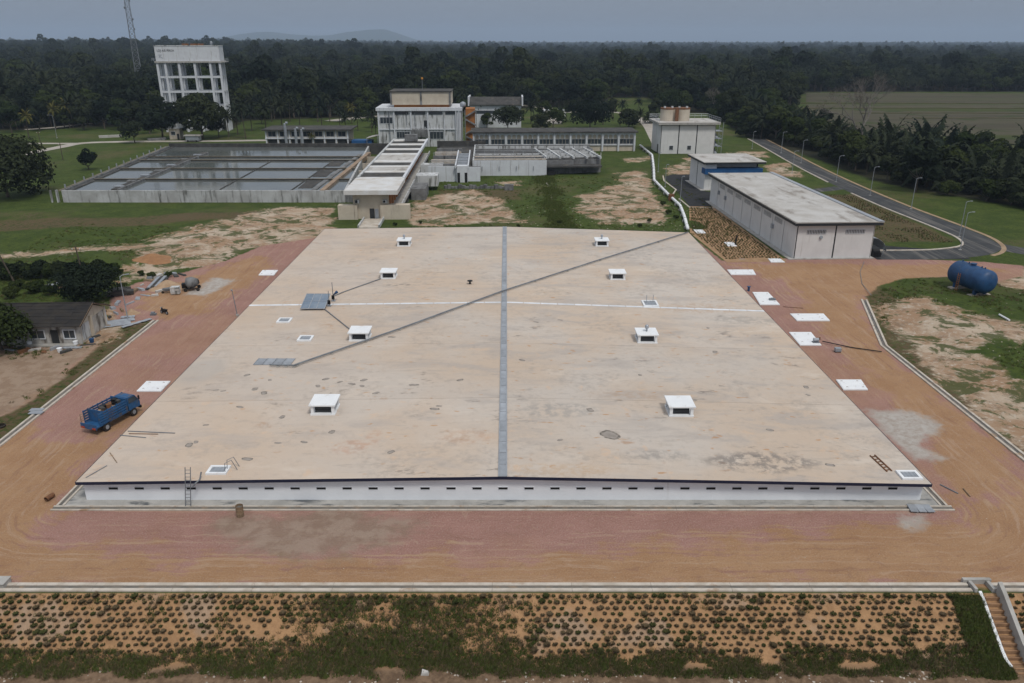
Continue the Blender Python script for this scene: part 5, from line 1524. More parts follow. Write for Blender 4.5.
# far building beyond the treatment block
fb_ = thing('far_hall', 'grey-roofed hall with pale wall standing far behind treatment block', 'building', (-20.5, 392, 0), 0)
block(fb_, 'wall', M['white_wall'], 0, 0, 0, 25, 14, 10.5)
b = MB(); b.yzprism([(-1, 10.5), (15, 10.5), (15, 10.8), (7, 14.0), (-1, 10.8)], -0.6, 26); b.build('roof', M['old_roof'], fb_)
for x in (-0.9, 25.2):
    block(fb_, 'gable_fin', M['white_wall'], x, -1.2, 10.2, x + 0.7, 15, 14.4)
block(fb_, 'window_band', M['glass_dark'], 1, -0.06, 6.5, 24, -0.01, 8.0)
cp = thing('car_port', 'low white shelter among trees beyond arcaded building', 'shelter', (*G(555, 116), 0))
block(cp, 'roof', M['white_wall'], -7, -3, 3.0, 6, 4, 3.3)
for sx in (-6.5, 5.5):
    for sy in (-2.6, 3.6): block(cp, 'post', M['white_wall'], sx, sy, 0, sx + 0.25, sy + 0.25, 2.99)

# ------------------------------------------------------------------ elevated water tower
wt = thing('water_tower', 'tall white elevated water tower on a grid of concrete columns', 'water tower', (-160.5, 372, 0), R(7.0))
TW, TD = 27.4, 8.0
cols = [0, 3.4, 9.4, 16.2, 23.0, TW - 0.1]
for i, x in enumerate(cols):
    for j, y in enumerate((0, TD / 2, TD)):
        w = 0.95 if j == 0 else 0.8
        b = MB(); b.box(x - w / 2, y - w / 2, 0, x + w / 2, y + w / 2, 30.4); b.build('column', M['white_wall'], wt)
for z in (4.8, 11.0, 17.4, 23.8):
    for j, y in enumerate((0, TD / 2, TD)):
        b = MB(); b.box(-0.4, y - 0.38, z, TW + 0.3, y + 0.38, z + 0.85); b.build('beam', M['white_wall'], wt)
    for x in cols:
        for y0, y1 in ((0.39, TD / 2 - 0.39), (TD / 2 + 0.39, TD - 0.39)):
            b = MB(); b.box(x - 0.33, y0, z + 0.05, x + 0.33, y1, z + 0.8); b.build('beam', M['old_white'], wt)
# shear walls at the stair bay
for x in (7.2, 14.6):
    b = MB(); b.box(x, TD * 0.5 + 0.5, 0, x + 2.6, TD * 0.5 + 0.9, 30.3); b.build('shear_wall', M['old_white'], wt)
block(wt, 'slab', M['concrete'], -0.9, -0.9, 30.4, TW + 0.9, TD + 0.9, 31.1)
tk = block(wt, 'tank', M['white_wall'], -0.3, -0.3, 31.1, TW + 0.3, TD + 0.3, 37.5)
block(wt, 'parapet', M['old_white'], -0.45, -0.45, 37.5, TW + 0.45, TD + 0.45, 37.75)
railing(wt, [(-1.0, -1.1, 31.1), (-2.0, -1.1, 31.1), (-2.0, TD, 31.1)], 1.2, 'galvanised', 2, 0.06)
block(wt, 'walkway', M['concrete'], TW + 0.9, -0.8, 30.5, TW + 2.2, TD, 30.8)
railing(wt, [(TW + 2.1, -0.7, 30.8), (TW + 2.1, TD, 30.8)], 1.2, 'galvanised', 2, 0.06)
for x, w in ((10.5, 2.6), (14.2, 2.8), (17.5, 2.2)):
    block(wt, 'roof_hatch', M['rust'], x, 5, 37.76, x + w, 7, 38.5)
b = MB(); b.smooth = True; b.tube([(23.8, 4, 37.75), (23.8, 4, 38.6), (23.8, 4, 39.3), (23.8, 4, 39.6)], [0.35, 0.55, 0.5, 0.1], 10); b.build('roof_vent', M['metal_grey'], wt)
cu = bpy.data.curves.new('lettering', 'FONT'); cu.body = 'LOJI AIR PERDA'; cu.size = 1.35; cu.extrude = 0.02
tmp = bpy.data.objects.new('lettering', cu); C.objects.link(tmp)
dg = bpy.context.evaluated_depsgraph_get(); me = bpy.data.meshes.new_from_object(tmp.evaluated_get(dg)); bpy.data.objects.remove(tmp)
me.materials.clear(); me.materials.append(M['black'])
xs_ = [v.co.x for v in me.vertices]; sc = 7.4 / (max(xs_) - min(xs_))
o = obj_from_mesh('lettering', me, tk, (0.7, -0.33, 35.1)); o.rotation_euler = (math.pi / 2, 0, 0); o.scale = (sc, sc * 1.3, 1)
b = MB(); b.box(1.2, -0.33, 33.6, 2.6, -0.31, 33.85); b.box(1.3, -0.33, 33.2, 2.1, -0.31, 33.45); b.bar((1.4, -0.32, 33.1), (2.9, -0.32, 32.3), 0.02, 0.25); b.bar((1.9, -0.325, 33.3), (1.2, -0.325, 32.5), 0.02, 0.2); b.build('emblem', M['metal_grey'], tk)
gh = thing('guard_house', 'small cream guard house at the foot of water tower', 'hut', (*G(170, 139.5), 0))
block(gh, 'wall', M['cream'], 0, 0, 0, 4.6, 4, 4.6)
block(gh, 'roof', M['white_wall'], -0.5, -0.5, 4.6, 5.1, 4.5, 4.95)
window(gh, 0.9, 1.9, 2.7, 3.3, -0.002, panes=1); block(gh, 'door', M['opening'], 3.3, -0.05, 0, 4.2, -0.002, 2.4)
block(gh, 'upper_landing', M['old_white'], 0.2, 0.4, 4.96, 6.2, 3.0, 6.5)
x, y = G(186, 142)
r = thing('blue_skip', 'pale blue open trailer standing by the basin rear corner', 'trailer', (x, y, 0))
block(r, 'body', M['metal_grey'], 0, 0, 0.6, 5.5, 3, 2.4); block(r, 'lid', M['pale_roof'], -0.6, -0.3, 2.4, 6.2, 3.3, 2.8)
for sx in (0.8, 4.4):
    b = MB(); b.tube([(sx, -0.05, 0.4), (sx, 0.25, 0.4)], 0.4, 12); b.build('wheel', M['rubber'], r)
for u, v, w in ((103, 138, 8), (118, 139, 0), (152, 141, 6)):
    if not w: continue
    x, y = G(u - 4, v)
    b = MB(); b.bar((x, y, 0.5), (x + w, y + 4, 0.5), 1.3, 1.0)
    o = b.build('concrete_block', M['pale_roof'] if u < 110 else M['grey_wall'])
    tag(o, 'long white block lying on the lawn by the path' if u < 110 else 'grey block stack beside the guard house', 'block')

# ------------------------------------------------------------------ lattice mast
x, y = -292.0, 640.0
lm = thing('lattice_mast', 'tall steel lattice telecom mast rising out of the forest', 'mast', (x, y, 0), R(20))
Hm, w0, w1 = 108.0, 5.0, 1.9
def leg_at(k, z):
    w = w0 + (w1 - w0) * z / Hm
    a = math.pi / 4 + k * math.pi / 2
    return Vector((math.cos(a) * w * 0.7, math.sin(a) * w * 0.7, z))
for k in range(4):
    b = MB(); b.tube([leg_at(k, 0), leg_at(k, Hm)], 0.16, 6); b.build('leg', M['pipe_grey'], lm)
nseg = 28
for s in range(nseg):
    z0, z1 = Hm * s / nseg, Hm * (s + 1) / nseg
    b = MB()
    for k in range(4):
        k2 = (k + 1) % 4
        b.tube([leg_at(k, z0), leg_at(k2, z1)], 0.08, 4); b.tube([leg_at(k2, z0), leg_at(k, z1)], 0.08, 4); b.tube([leg_at(k, z1), leg_at(k2, z1)], 0.08, 4)
    b.build('bracing', M['pipe_grey'], lm)
for z, a in ((55, 0.3), (63, 2.8), (68, 0.9), (72, 4.2), (48, 0.2)):
    b = MB(); p = Vector((math.cos(a) * 1.9, math.sin(a) * 1.9, z)); d = Vector((math.cos(a), math.sin(a), 0))
    b.tube([p, p + d * 0.7], [0.3, 0.95], 12); b.tube([leg_at(0, z), p], 0.07, 5); b.build('dish', M['pipe_grey'], lm)

# ------------------------------------------------------------------ blue pressure tank
cx, cy = G(972, 277, 2.55)
ax_dir = math.atan2(-0.974, 0.226)
bt = thing('storage_tank', 'large blue cylindrical tank lying on saddles at the grass edge', 'tank', (cx, cy, 0.0), ax_dir)
RT, LS = 2.0, 3.1
pts, rr = [], []
for i in range(7):
    a = math.pi / 2 * i / 6
    pts.append((-LS - 1.05 * math.cos(a), 0, 2.6)); rr.append(max(0.02, RT * math.sin(a)))
for x in (-1.6, 0, 1.6): pts.append((x, 0, 2.6)); rr.append(RT)
for i in range(7):
    a = math.pi / 2 * (1 - i / 6)
    pts.append((LS + 1.05 * math.cos(a), 0, 2.6)); rr.append(max(0.02, RT * math.sin(a)))
b = MB(); b.smooth = True; b.tube(pts, rr, 36); b.build('shell', M['tank_blue'], bt)
for x in (-1.7, 2.0):
    b = MB(); b.tube([(x - 0.05, 0, 2.6), (x + 0.05, 0, 2.6)], RT + 0.03, 36, cap=False); b.build('weld_band', M['tank_blue'], bt)
b = MB(); b.tube([(-0.2, 0, 4.5), (-0.2, 0, 4.82)], 0.42, 16); b.tube([(-0.2, 0, 4.82), (-0.2, 0, 4.9)], 0.52, 16); b.build('manhole', M['tank_blue'], bt)
for x in (-2.6, -1.2, 1.6, 2.3):
    b = MB(); b.tube([(x, 0, 4.5), (x, 0, 4.88)], 0.1, 8); b.build('nozzle', M['tank_blue'], bt)
for x in (-2.2, 2.2):
    b = MB(); b.box(x - 0.2, -1.25, 0.2, x + 0.2, -0.7, 1.9); b.box(x - 0.2, 0.7, 0.2, x + 0.2, 1.25, 1.9); b.box(x - 0.19, -0.71, 0.5, x + 0.19, 0.71, 1.2); b.build('saddle', M['tank_blue'], bt)
    b = MB(); b.box(x - 0.55, -1.9, -0.3, x + 0.55, 1.9, 0.2); b.build('footing', M['kerb'], bt)
b = MB()
for s in (-0.22, 0.22): b.tube([(-0.6 + s, -2.12, 0.1), (-0.6 + s, -2.08, 3.2)], 0.04, 6)
for k in range(8): b.tube([(-0.82, -2.12, 0.3 + k * 0.36), (-0.38, -2.12, 0.3 + k * 0.36)], 0.03, 5)
b.build('ladder', M['orange'], bt)

# ------------------------------------------------------------------ blue lorry
px0, px1 = Vector((*G(99, 436), 0)), Vector((*G(137, 409), 0))
hd = math.atan2(6.4, 2.3)
tc = (px0 + px1) / 2
tr = thing('truck', 'blue flatbed lorry with stake sides parked beside the reservoir', 'truck', (-44.75, 77.7, 0), hd)
tr.scale = (1.06, 1.1, 1.16)
# local +x is forwards
b = MB()
for s in (-0.42, 0.42): b.box(-2.9, s - 0.07, 0.55, 2.7, s + 0.07, 0.75)
b.build('chassis', M['black'], tr)
cab = MB()
prof = [(1.45, 0.75), (2.95, 0.75), (2.98, 1.25), (2.9, 1.4), (2.5, 2.05), (2.35, 2.1), (1.5, 2.1), (1.45, 2.0)]
n = len(prof)
cab.add([(x, -0.92 if z < 1.6 else -0.82, z) for x, z in prof] + [(x, 0.92 if z < 1.6 else 0.82, z) for x, z in prof],
        [tuple(range(n - 1, -1, -1)), tuple(range(n, 2 * n))] + [(i, (i + 1) % n, n + (i + 1) % n, n + i) for i in range(n)])
cb = cab.build('cab', M['truck_blue'], tr)
b = MB(); b.add([(2.895, -0.78, 1.5), (2.895, 0.78, 1.5), (2.58, 0.72, 2.0), (2.58, -0.72, 2.0), (2.87, -0.78, 1.48), (2.87, 0.78, 1.48), (2.55, 0.72, 1.98), (2.55, -0.72, 1.98)], BOXF); b.build('windscreen', M['glass_dark'], cb)
for s in (-1, 1):
    b = MB(); b.add([(1.5, s * 0.93, 1.5), (2.75, s * 0.93, 1.5), (2.45, s * 0.86, 1.98), (1.6, s * 0.86, 1.98), (1.5, s * 0.9, 1.5), (2.75, s * 0.9, 1.5), (2.45, s * 0.83, 1.98), (1.6, s * 0.83, 1.98)], BOXF); b.build('side_window', M['glass_dark'], cb)
    b = MB(); b.box(2.7, s * 1.1 - 0.08, 1.55, 2.78, s * 1.1 + 0.08, 1.95); b.tube([(2.72, s * 0.9, 1.75), (2.72, s * 1.08, 1.75)], 0.03, 5); b.build('mirror', M['black'], cb)
    b = MB(); b.box(2.94, s * 0.65 - 0.16, 0.95, 3.0, s * 0.65 + 0.16, 1.15); b.build('headlight', M['lamp_lens'], cb)
b = MB(); b.box(2.9, -0.95, 0.5, 3.08, 0.95, 0.74); b.build('bumper', M['black'], cb)
# load bed
bed = MB(); bed.box(-2.95, -1.0, 0.78, 1.2, 1.0, 0.9); bd = bed.build('bed', M['truck_blue'], tr)
for s in (-1, 1):
    for k in range(5):
        b = MB(); b.box(-2.5, s * 0.985 - 0.03, 0.93 + k * 0.25, 1.2, s * 0.985 + 0.03, 1.09 + k * 0.25); b.build('slat', M['truck_blue'], bd)
    for k in range(7):
        x = -2.48 + k * 0.61
        b = MB(); b.box(x - 0.035, s * 0.93 - 0.03, 0.901, x + 0.035, s * 0.93 + 0.02, 2.18); b.build('stake', M['truck_blue'], bd)
b = MB(); b.box(1.12, -1.0, 0.902, 1.21, 1.0, 2.2); b.build('headboard', M['truck_blue'], bd)
b = MB(); b.box(-1.95, -0.88, 0.903, -1.88, 0.96, 2.15); b.build('partition', M['truck_blue'], bd)
b = MB(); b.box(-3.02, -1.0, 0.62, -2.96, 1.0, 1.15); b.build('tailgate', M['truck_blue'], bd)
for s in (-1, 1):
    b = MB(); b.box(-3.08, s * 0.7 - 0.2, 0.66, -3.02, s * 0.7 + 0.2, 0.82); b.build('tail_light', M['red_lamp'], bd)
b = MB()
for k in range(4): b.tube([(-2.9, 0.95, 1.2 + k * 0.22), (-2.3, 0.98, 1.2 + k * 0.22)], 0.025, 5)
b.tube([(-2.9, 0.95, 0.9), (-2.9, 0.95, 1.95)], 0.03, 5); b.build('gate_frame', M['wood'], bd)
rb = random.Random(3)
for k in range(18):
    x, y = rb.uniform(-1.6, 0.9), rb.uniform(-0.65, 0.65)
    w, d, h = rb.uniform(.2, .4), rb.uniform(.15, .3), rb.uniform(.5, 1.25)
    b = MB(); b.box(-w, -d, 0, w, d, h)
    o = b.build('load_box', M[rb.choice(['rust', 'wood', 'metal_grey', 'old_roof', 'black', 'cardboard'])], None, loc=(0, 0, 0))
    mt = full_matrix(tr) @ Matrix.Translation((x, y, 0.905 + 0.003 * k)) @ Matrix.Rotation(rb.uniform(0, 3), 4, 'Z')
    o.matrix_basis = mt
    tag(o, 'box or sack heaped in the load bed of the blue lorry', 'box', 'load on the blue lorry')
for x, ys in ((2.0, (-0.82, 0.82)), (-1.7, (-0.9, -0.66, 0.66, 0.9))):
    for y in ys:
        b = MB(); b.tube([(x, y - 0.1, 0.42), (x, y + 0.1, 0.42)], 0.42, 18); w = b.build('wheel', M['rubber'], tr)
        s = 1 if y > 0 else -1
        b = MB(); b.tube([(x, y + s * 0.1, 0.42), (x, y + s * 0.115, 0.42)], 0.22, 12); b.build('rim', M['metal_grey'], w)
for s in (-1, 1):
    b = MB(); b.box(-2.2, s * 0.78 - 0.22, 0.85, -1.2, s * 0.78 + 0.22, 0.775); b.build('mudguard', M['black'], tr)

# ------------------------------------------------------------------ lamp posts
def lamp(u, v, h, lab, arm=1.2, ang=0.0, name='street_lamp', group='lamp posts on the site'):
    x, y = G(u, v)
    z = float(height(x, y))
    r = thing(name, lab, 'lamp post', (x, y, z), ang, group)
    b = MB(); b.tube([(0, 0, 0), (0, 0, h * 0.5), (0, 0, h)], [0.09, 0.075, 0.055], 8); b.build('pole', M['metal_grey'], r)
    b = MB(); b.tube([(0, 0, h - 0.02), (arm * 0.4, 0, h + 0.16), (arm, 0, h + 0.2)], 0.045, 6); b.build('arm', M['metal_grey'], r)
    b = MB(); b.box(arm - 0.1, -0.12, h + 0.14, arm + 0.45, 0.12, h + 0.25); hdq = b.build('lamp_head', M['metal_grey'], r)
    b = MB(); b.box(arm, -0.1, h + 0.12, arm + 0.42, 0.1, h + 0.139); b.build('lens', M['lamp_lens'], hdq)
    b = MB(); b.box(-0.25, -0.25, -0.1, 0.25, 0.25, 0.12); b.build('footing', M['concrete'], r)
ordn = ['first', 'second', 'third', 'fourth', 'fifth', 'sixth']
for i, (u, v) in enumerate(((959, 237), (911, 209), (870, 195.5), (836, 182), (801, 163), (781, 153))):
    lamp(u, v, 7.6, '%s street lamp along asphalt road, counted from the blue tank' % ordn[i], 1.1, 0.25)
lamp(960, 250, 7.6, 'street lamp on the terraced verge inside the road bend', 1.1, 0.2)
lamp(792, 173, 6.8, 'street lamp beside the sandy patch at the road fork', 1.0, 0.1)
lamp(752, 149, 6.5, 'street lamp behind the switch house near tall white building', 0.5, 0.1)
lamp(680, 203, 6.8, 'lamp post beside the rusty valve of the white pipeline', 0.3, 0.1)
lamp(665, 187, 6.3, 'lamp post at the bend of the asphalt yard kerb', 0.3, 0.1)
lamp(658, 172, 6.0, 'lamp post standing close along the white pipeline', 0.3, 0.1)
lamp(128, 320, 6.9, 'lamp post beside the tiled house and fallen sheets', 0.9, R(40))
lamp(57, 138, 9.5, 'lamp post on the lawn where pale path bends', 2.2, R(170))
def utility_pole(u, v, h, lean, lab):
    x, y = G(u, v); r = thing('utility_pole', lab, 'pole', (x, y, float(height(x, y))))
    b = MB(); b.tube([(0, 0, 0), (lean, 0, h)], [0.15, 0.1], 8); b.build('pole', M['bark'], r)
    b = MB(); b.box(lean - 0.8, -0.06, h - 0.7, lean + 0.8, 0.06, h - 0.55); b.build('crossarm', M['wood'], r)
    for s in (-0.6, 0.6):
        b = MB(); b.tube([(lean + s, 0, h - 0.55), (lean + s, 0, h - 0.35)], 0.06, 6); b.build('insulator', M['lamp_lens'], r)
utility_pole(15, 284, 8.0, -2.4, 'leaning dark utility pole by the hedge')
utility_pole(89.5, 300, 9.0, -0.5, 'upright utility pole behind the tree by the tiled house')
utility_pole(63, 160, 6.0, 0.1, 'utility pole on the lawn between path and basin')
utility_pole(42, 148, 6.5, -0.3, 'utility pole where the pale path forks')

# ------------------------------------------------------------------ tiled house on the left
hs_ = thing('workers_house', 'old white house with dark tiled gable roof at the yard edge', 'house', (-60.6, 101.7, 0), R(2))
HL, HD, HW, HR = 24.0, 8.0, 2.95, 4.75
M['house_wall'] = plain('house_wall', (0.46, 0.45, 0.43), (0.34, 0.32, 0.29), 0.7, 0.85, stain=(0.11, 0.095, 0.08), stain_scale=(0.9, 0.9, 0.3), stain_lo=0.46, stain_hi=0.66)
block(hs_, 'wall', M['house_wall'], -HL, 0, 0, 0, 0.25, HW); block(hs_, 'wall', M['old_white'], -HL, HD - 0.25, 0, 0, HD, HW)
b = MB(); b.yzprism([(0.251, 0), (HD - 0.251, 0), (HD - 0.251, HW), (HD / 2, HR - 0.15), (0.251, HW)], -0.25, 0.0); b.build('gable_wall', M['cream'], hs_)
b = MB(); b.yzprism([(0.251, 0), (HD - 0.251, 0), (HD - 0.251, HW), (HD / 2, HR - 0.15), (0.251, HW)], -HL, -HL + 0.25); b.build('gable_wall', M['cream'], hs_)
block(hs_, 'gable_panel', M['house_wall'], 0.001, 3.6, 0.2, 0.06, 7.2, 2.7)
block(hs_, 'gable_panel', M['old_white'], 0.001, 0.4, 0.4, 0.07, 2.6, 2.6)
block(hs_, 'buttress', M['cream'], 0.002, 2.9, 0, 0.3, 3.3, 3.2)
roofp = thing('roof', None, None); roofp.parent = hs_
ncr, nst = 7, 30
for side in (0, 1):
    y0, y1 = (-0.7, HD / 2) if side == 0 else (HD + 0.7, HD / 2)
    z0, z1 = HW - 0.18, HR
    for k in range(ncr):
        s0, s1 = k / ncr, (k + 1) / ncr + 0.02
        a = (y0 + (y1 - y0) * s0, z0 + (z1 - z0) * s0 + 0.06); c = (y0 + (y1 - y0) * min(s1, 1), z0 + (z1 - z0) * min(s1, 1) + 0.02)
        for j in range(12):
            xa = -HL - 0.4 + (HL + 1.0) * j / 12; xb = -HL - 0.4 + (HL + 1.0) * (j + 1) / 12 - 0.02
            dz = 0.012 * ((j + k) % 2)
            b = MB(); b.add([(xa, a[0], a[1] + dz), (xb, a[0], a[1] + dz), (xb, c[0], c[1] + dz), (xa, c[0], c[1] + dz), (xa, a[0], a[1] + 0.07 + dz), (xb, a[0], a[1] + 0.07 + dz), (xb, c[0], c[1] + 0.07 + dz), (xa, c[0], c[1] + 0.07 + dz)], BOXF)
            b.build('roof_sheet', M['house_roof'], roofp)
b = MB(); b.tube([(-HL - 0.4, HD / 2, HR + 0.08), (0.6, HD / 2, HR + 0.08)], 0.12, 6); b.build('ridge', M['house_roof'], roofp)
b = MB(); b.bar((0.5, -0.7, HW - 0.15), (0.5, HD / 2, HR + 0.02), 0.06, 0.22); b.bar((0.5, HD + 0.7, HW - 0.15), (0.5, HD / 2, HR + 0.02), 0.06, 0.22); b.build('bargeboard', M['wood'], roofp)
for x0, x1 in ((-2.3, -0.8), (-7.0, -5.0), (-8.6, -7.9), (-11.5, -9.8), (-15, -13)):
    window(hs_, x0, 0.95, x1, 2.1, -0.002, panes=2)
block(hs_, 'doorway', M['opening'], -4.1, -0.06, 0, -3.1, -0.003, 2.15)
block(hs_, 'step', M['concrete'], -9, -1.0, -0.1, -0.5, -0.07, 0.18)
b = MB(); b.box(-1.9, 1.9, 3.45, -1.5, 2.3, 3.62); b.build('roof_patch', M['lamp_lens'], hs_)

# clutter by the house and in the yard
rb = random.Random(21)
clut = [((76, 345), 'white', 'bucket'), ((81, 341), 'blue', 'bucket'), ((92, 342.5), 'blue', 'bucket'), ((60, 352), 'white', 'bucket'), ((30, 345), 'white', 'bucket'), ((41, 341), 'white', 'bucket')]
for (u, v), c, kind in clut:
    x, y = G(u, v)
    b = MB(); b.tube([(0, 0, 0), (0, 0, 0.55)], [0.26, 0.33], 12); b.tube([(0, 0, 0.56), (0, 0, 0.6)], 0.34, 12)
    o = b.build('bucket', M['slab_white'] if c == 'white' else M['tank_blue'], None, loc=(x, y, float(height(x, y))))
    tag(o, '%s plastic bucket standing in front of the tiled house' % c, 'bucket', '%s buckets by the house' % c)
for k, (u, v, w, d, a) in enumerate(((72, 348, 1.3, 0.35, 0.1), (50, 346, 1.6, 0.4, 0.0), (112, 325.5, 2.6, 0.9, 0.5), (119, 322, 2.2, 0.7, 0.55), (137, 324, 2.4, 0.35, 1.0), (128, 318, 1.0, 0.4, 0.3))):
    x, y = G(u, v)
    b = MB()
    nn = 8
    for i in range(nn):
        xa = -w + 2 * w * i / nn; zz = 0.05 * (i % 2)
        b.add([(xa, -d, zz), (xa + 2 * w / nn, -d, 0.05 - zz), (xa + 2 * w / nn, d, 0.05 - zz), (xa, d, zz), (xa, -d, zz + .02), (xa + 2 * w / nn, -d, 0.07 - zz), (xa + 2 * w / nn, d, 0.07 - zz), (xa, d, zz + .02)], BOXF)
    o = b.build('roofing_sheet', M['galvanised'], None, loc=(x, y, 0.06 + 0.03 * k)); o.rotation_euler = (0.03, 0.02, a)
    tag(o, 'corrugated metal sheet lying on the ground near the tiled house', 'metal sheet', 'loose metal sheets by the house')
# stacked formwork beams
for k in range(7):
    a, c = G(147 + k * 1.9, 291 - k * 0.3), G(158 + k * 1.6, 280 - k * 0.2)
    b = MB(); b.bar((*a, 0.3 + 0.25 * (k % 2)), (*c, 0.3 + 0.25 * (k % 2)), 0.5, 0.18)
    tag(b.build('formwork_beam', M['metal_grey' if k % 3 else 'old_roof']), 'grey formwork beam in the loose pile beside the cement mixer yard', 'beam', 'formwork beams in the yard')
# sand heap
def heap(u, v, r, h, mat, lab, seed):
    x, y = G(u, v); rg = random.Random(seed)
    b = MB(); b.smooth = True
    n, m = 22, 7
    vs = [(0, 0, h)]; fs = []
    for j in range(1, m):
        s = j / (m - 1)
        for i in range(n):
            a = 2 * math.pi * i / n
            rr = r * s * (1 + 0.18 * math.sin(3 * a + seed) + rg.uniform(-0.06, 0.06))
            vs.append((rr * math.cos(a) * 1.3, rr * math.sin(a), h * (1 - s) ** 1.1 * (1 + rg.uniform(-0.12, 0.12)) - 0.08 * s))
    for i in range(n): fs.append((0, 1 + i, 1 + (i + 1) % n))
    for j in range(m - 2):
        for i in range(n):
            p0 = 1 + j * n; fs.append((p0 + i, p0 + n + i, p0 + n + (i + 1) % n, p0 + (i + 1) % n))
    b.add(vs, fs)
    return tag(b.build('earth_heap', mat, None, loc=(x, y, float(height(x, y)))), lab, 'heap')
M['heap_sand'] = plain('heap_sand', (0.42, 0.30, 0.20), (0.34, 0.23, 0.145), 1.2, 0.95, bump=0.5)
heap(168, 288, 2.7, 1.5, M['heap_sand'], 'sand heap beside the cement mixer', 2)
heap(153, 262, 3.2, 1.3, plain('heap_red', (0.33, 0.18, 0.09), (0.27, 0.14, 0.07), 1.2, 0.95, bump=0.5), 'reddish earth heap behind the cement mixer yard', 4)
heap(132, 314, 1.0, 0.9, M['heap_sand'], 'small dark earth heap at the lamp post foot', 6)
# cement mixer
x, y = G(192, 290)
cm = thing('cement_mixer', 'grey cement mixer drum on a frame in the sandy yard', 'cement mixer', (x, y, 0), R(15))
b = MB(); b.smooth = True; b.tube([(-0.9, 0, 1.2), (-0.6, 0, 1.25), (0.3, 0, 1.35), (0.9, 0, 1.45), (1.25, 0, 1.5)], [0.3, 0.95, 1.0, 0.65, 0.45], 18); b.build('drum', M['grey_wall'], cm)
b = MB(); b.tube([(1.24, 0, 1.5), (1.28, 0, 1.51)], 0.4, 16); b.build('mouth', M['dark'], cm)
b = MB()
for sy in (-0.8, 0.8): b.bar((-1.1, sy, 0.45), (1.3, sy, 0.45), 0.1, 0.12); b.bar((0, sy, 0.45), (0, sy * 0.9, 1.4), 0.12, 0.12)
b.bar((-1.6, -0.01, 0.5), (-1.0, -0.01, 0.5), 0.08, 0.08); b.build('frame', M['black'], cm)
for sx in (-0.9, 1.1):
    for sy in (-0.9, 0.9):
        b = MB(); b.tube([(sx, sy - 0.06, 0.3), (sx, sy + 0.06, 0.3)], 0.3, 12); b.build('wheel', M['rubber'], cm)
b = MB(); b.box(-1.5, -0.45, 0.55, -0.95, 0.45, 1.3); b.build('engine', M['black'], cm)
# pallet of bricks / white bagged stack
x, y = G(176, 294)
ps = thing('bag_pallet', 'white wrapped bag stack on a pallet beside cement mixer', 'pallet', (x, y, 0), R(10))
b = MB()
for k in (-0.6, 0, 0.6): b.box(k - 0.06, -0.55, 0, k + 0.06, 0.55, 0.12)
for k in range(5): b.box(-0.7, -0.55 + k * 0.24, 0.12, 0.7, -0.42 + k * 0.24, 0.15)
b.build('pallet', M['wood'], ps)
for lv in range(4):
    for i in range(2):
        for j in range(2):
            b = MB(); b.box(-0.7 + i * 0.71, -0.55 + j * 0.56, 0.152 + lv * 0.29, -0.02 + i * 0.71, 0.0 + j * 0.56, 0.43 + lv * 0.29); b.build('bag', M['old_white' if (lv + i + j) % 3 else 'pale_roof'], ps)
x, y = G(168, 293)
wb = thing('wheelbarrow', 'dark wheelbarrow standing beside the bag pallet', 'wheelbarrow', (x, y, 0), R(200))
b = MB(); b.add([(-0.4, -0.35, 0.5), (0.5, -0.3, 0.4), (0.5, 0.3, 0.4), (-0.4, 0.35, 0.5), (-0.6, -0.5, 0.9), (0.8, -0.42, 0.8), (0.8, 0.42, 0.8), (-0.6, 0.5, 0.9)], [(0, 3, 2, 1), (0, 1, 5, 4), (1, 2, 6, 5), (2, 3, 7, 6), (3, 0, 4, 7)]); b.build('tray', M['pipe_grey'], wb)
b = MB(); b.tube([(0.8, -0.04, 0.22), (0.8, 0.04, 0.22)], 0.22, 12); b.build('wheel', M['rubber'], wb)
for s in (-0.3, 0.3):
    b = MB(); b.tube([(0.8, s * 0.3, 0.25), (-0.2, s, 0.45), (-1.2, s * 1.2, 0.75)], 0.03, 6); b.tube([(-0.3, s, 0.5), (-0.5, s, 0.0)], 0.03, 6); b.build('handle', M['rust'], wb)
# motorcycle
x, y = G(164.5, 314)
mc = thing('motorcycle', 'black motorcycle parked at the head of roadside drain', 'motorcycle', (x, y, 0), R(150))
for sx in (-0.62, 0.62):
    b = MB(); b.tube([(sx, -0.05, 0.3), (sx, 0.05, 0.3)], 0.3, 16); w = b.build('wheel', M['rubber'], mc)
    b = MB(); b.tube([(sx, -0.06, 0.3), (sx, 0.06, 0.3)], 0.18, 12); b.build('rim', M['metal_grey'], w)
b = MB(); b.xzprism([(-0.75, 0.75), (-0.2, 0.72), (0.25, 0.62), (0.45, 0.95), (0.5, 0.6), (0.2, 0.3), (-0.3, 0.3), (-0.55, 0.5)], -0.14, 0.14); b.build('body', M['black'], mc)
b = MB(); b.box(-0.78, -0.14, 0.76, 0.05, 0.14, 0.86); b.build('seat', M['rubber'], mc)
b = MB(); b.tube([(0.62, 0, 0.3), (0.48, 0, 0.95), (0.42, 0, 1.05)], 0.04, 6); b.tube([(0.42, -0.35, 1.08), (0.42, 0.35, 1.08)], 0.03, 6); b.build('handlebar', M['pipe_grey'], mc)
b = MB(); b.tube([(0.55, 0, 0.9), (0.62, 0, 0.9)], 0.1, 10); b.build('headlight', M['lamp_lens'], mc)
x, y = G(153.5, 315)
o = MB(); o.box(-0.4, -0.3, 0, 0.4, 0.3, 0.28); o.box(-0.3, -0.2, 0.28, 0.2, 0.2, 0.5)
tag(o.build('generator_set', M['pipe_grey'], None, loc=(x, y, 0)), 'small grey generator beside the parked motorcycle', 'generator')
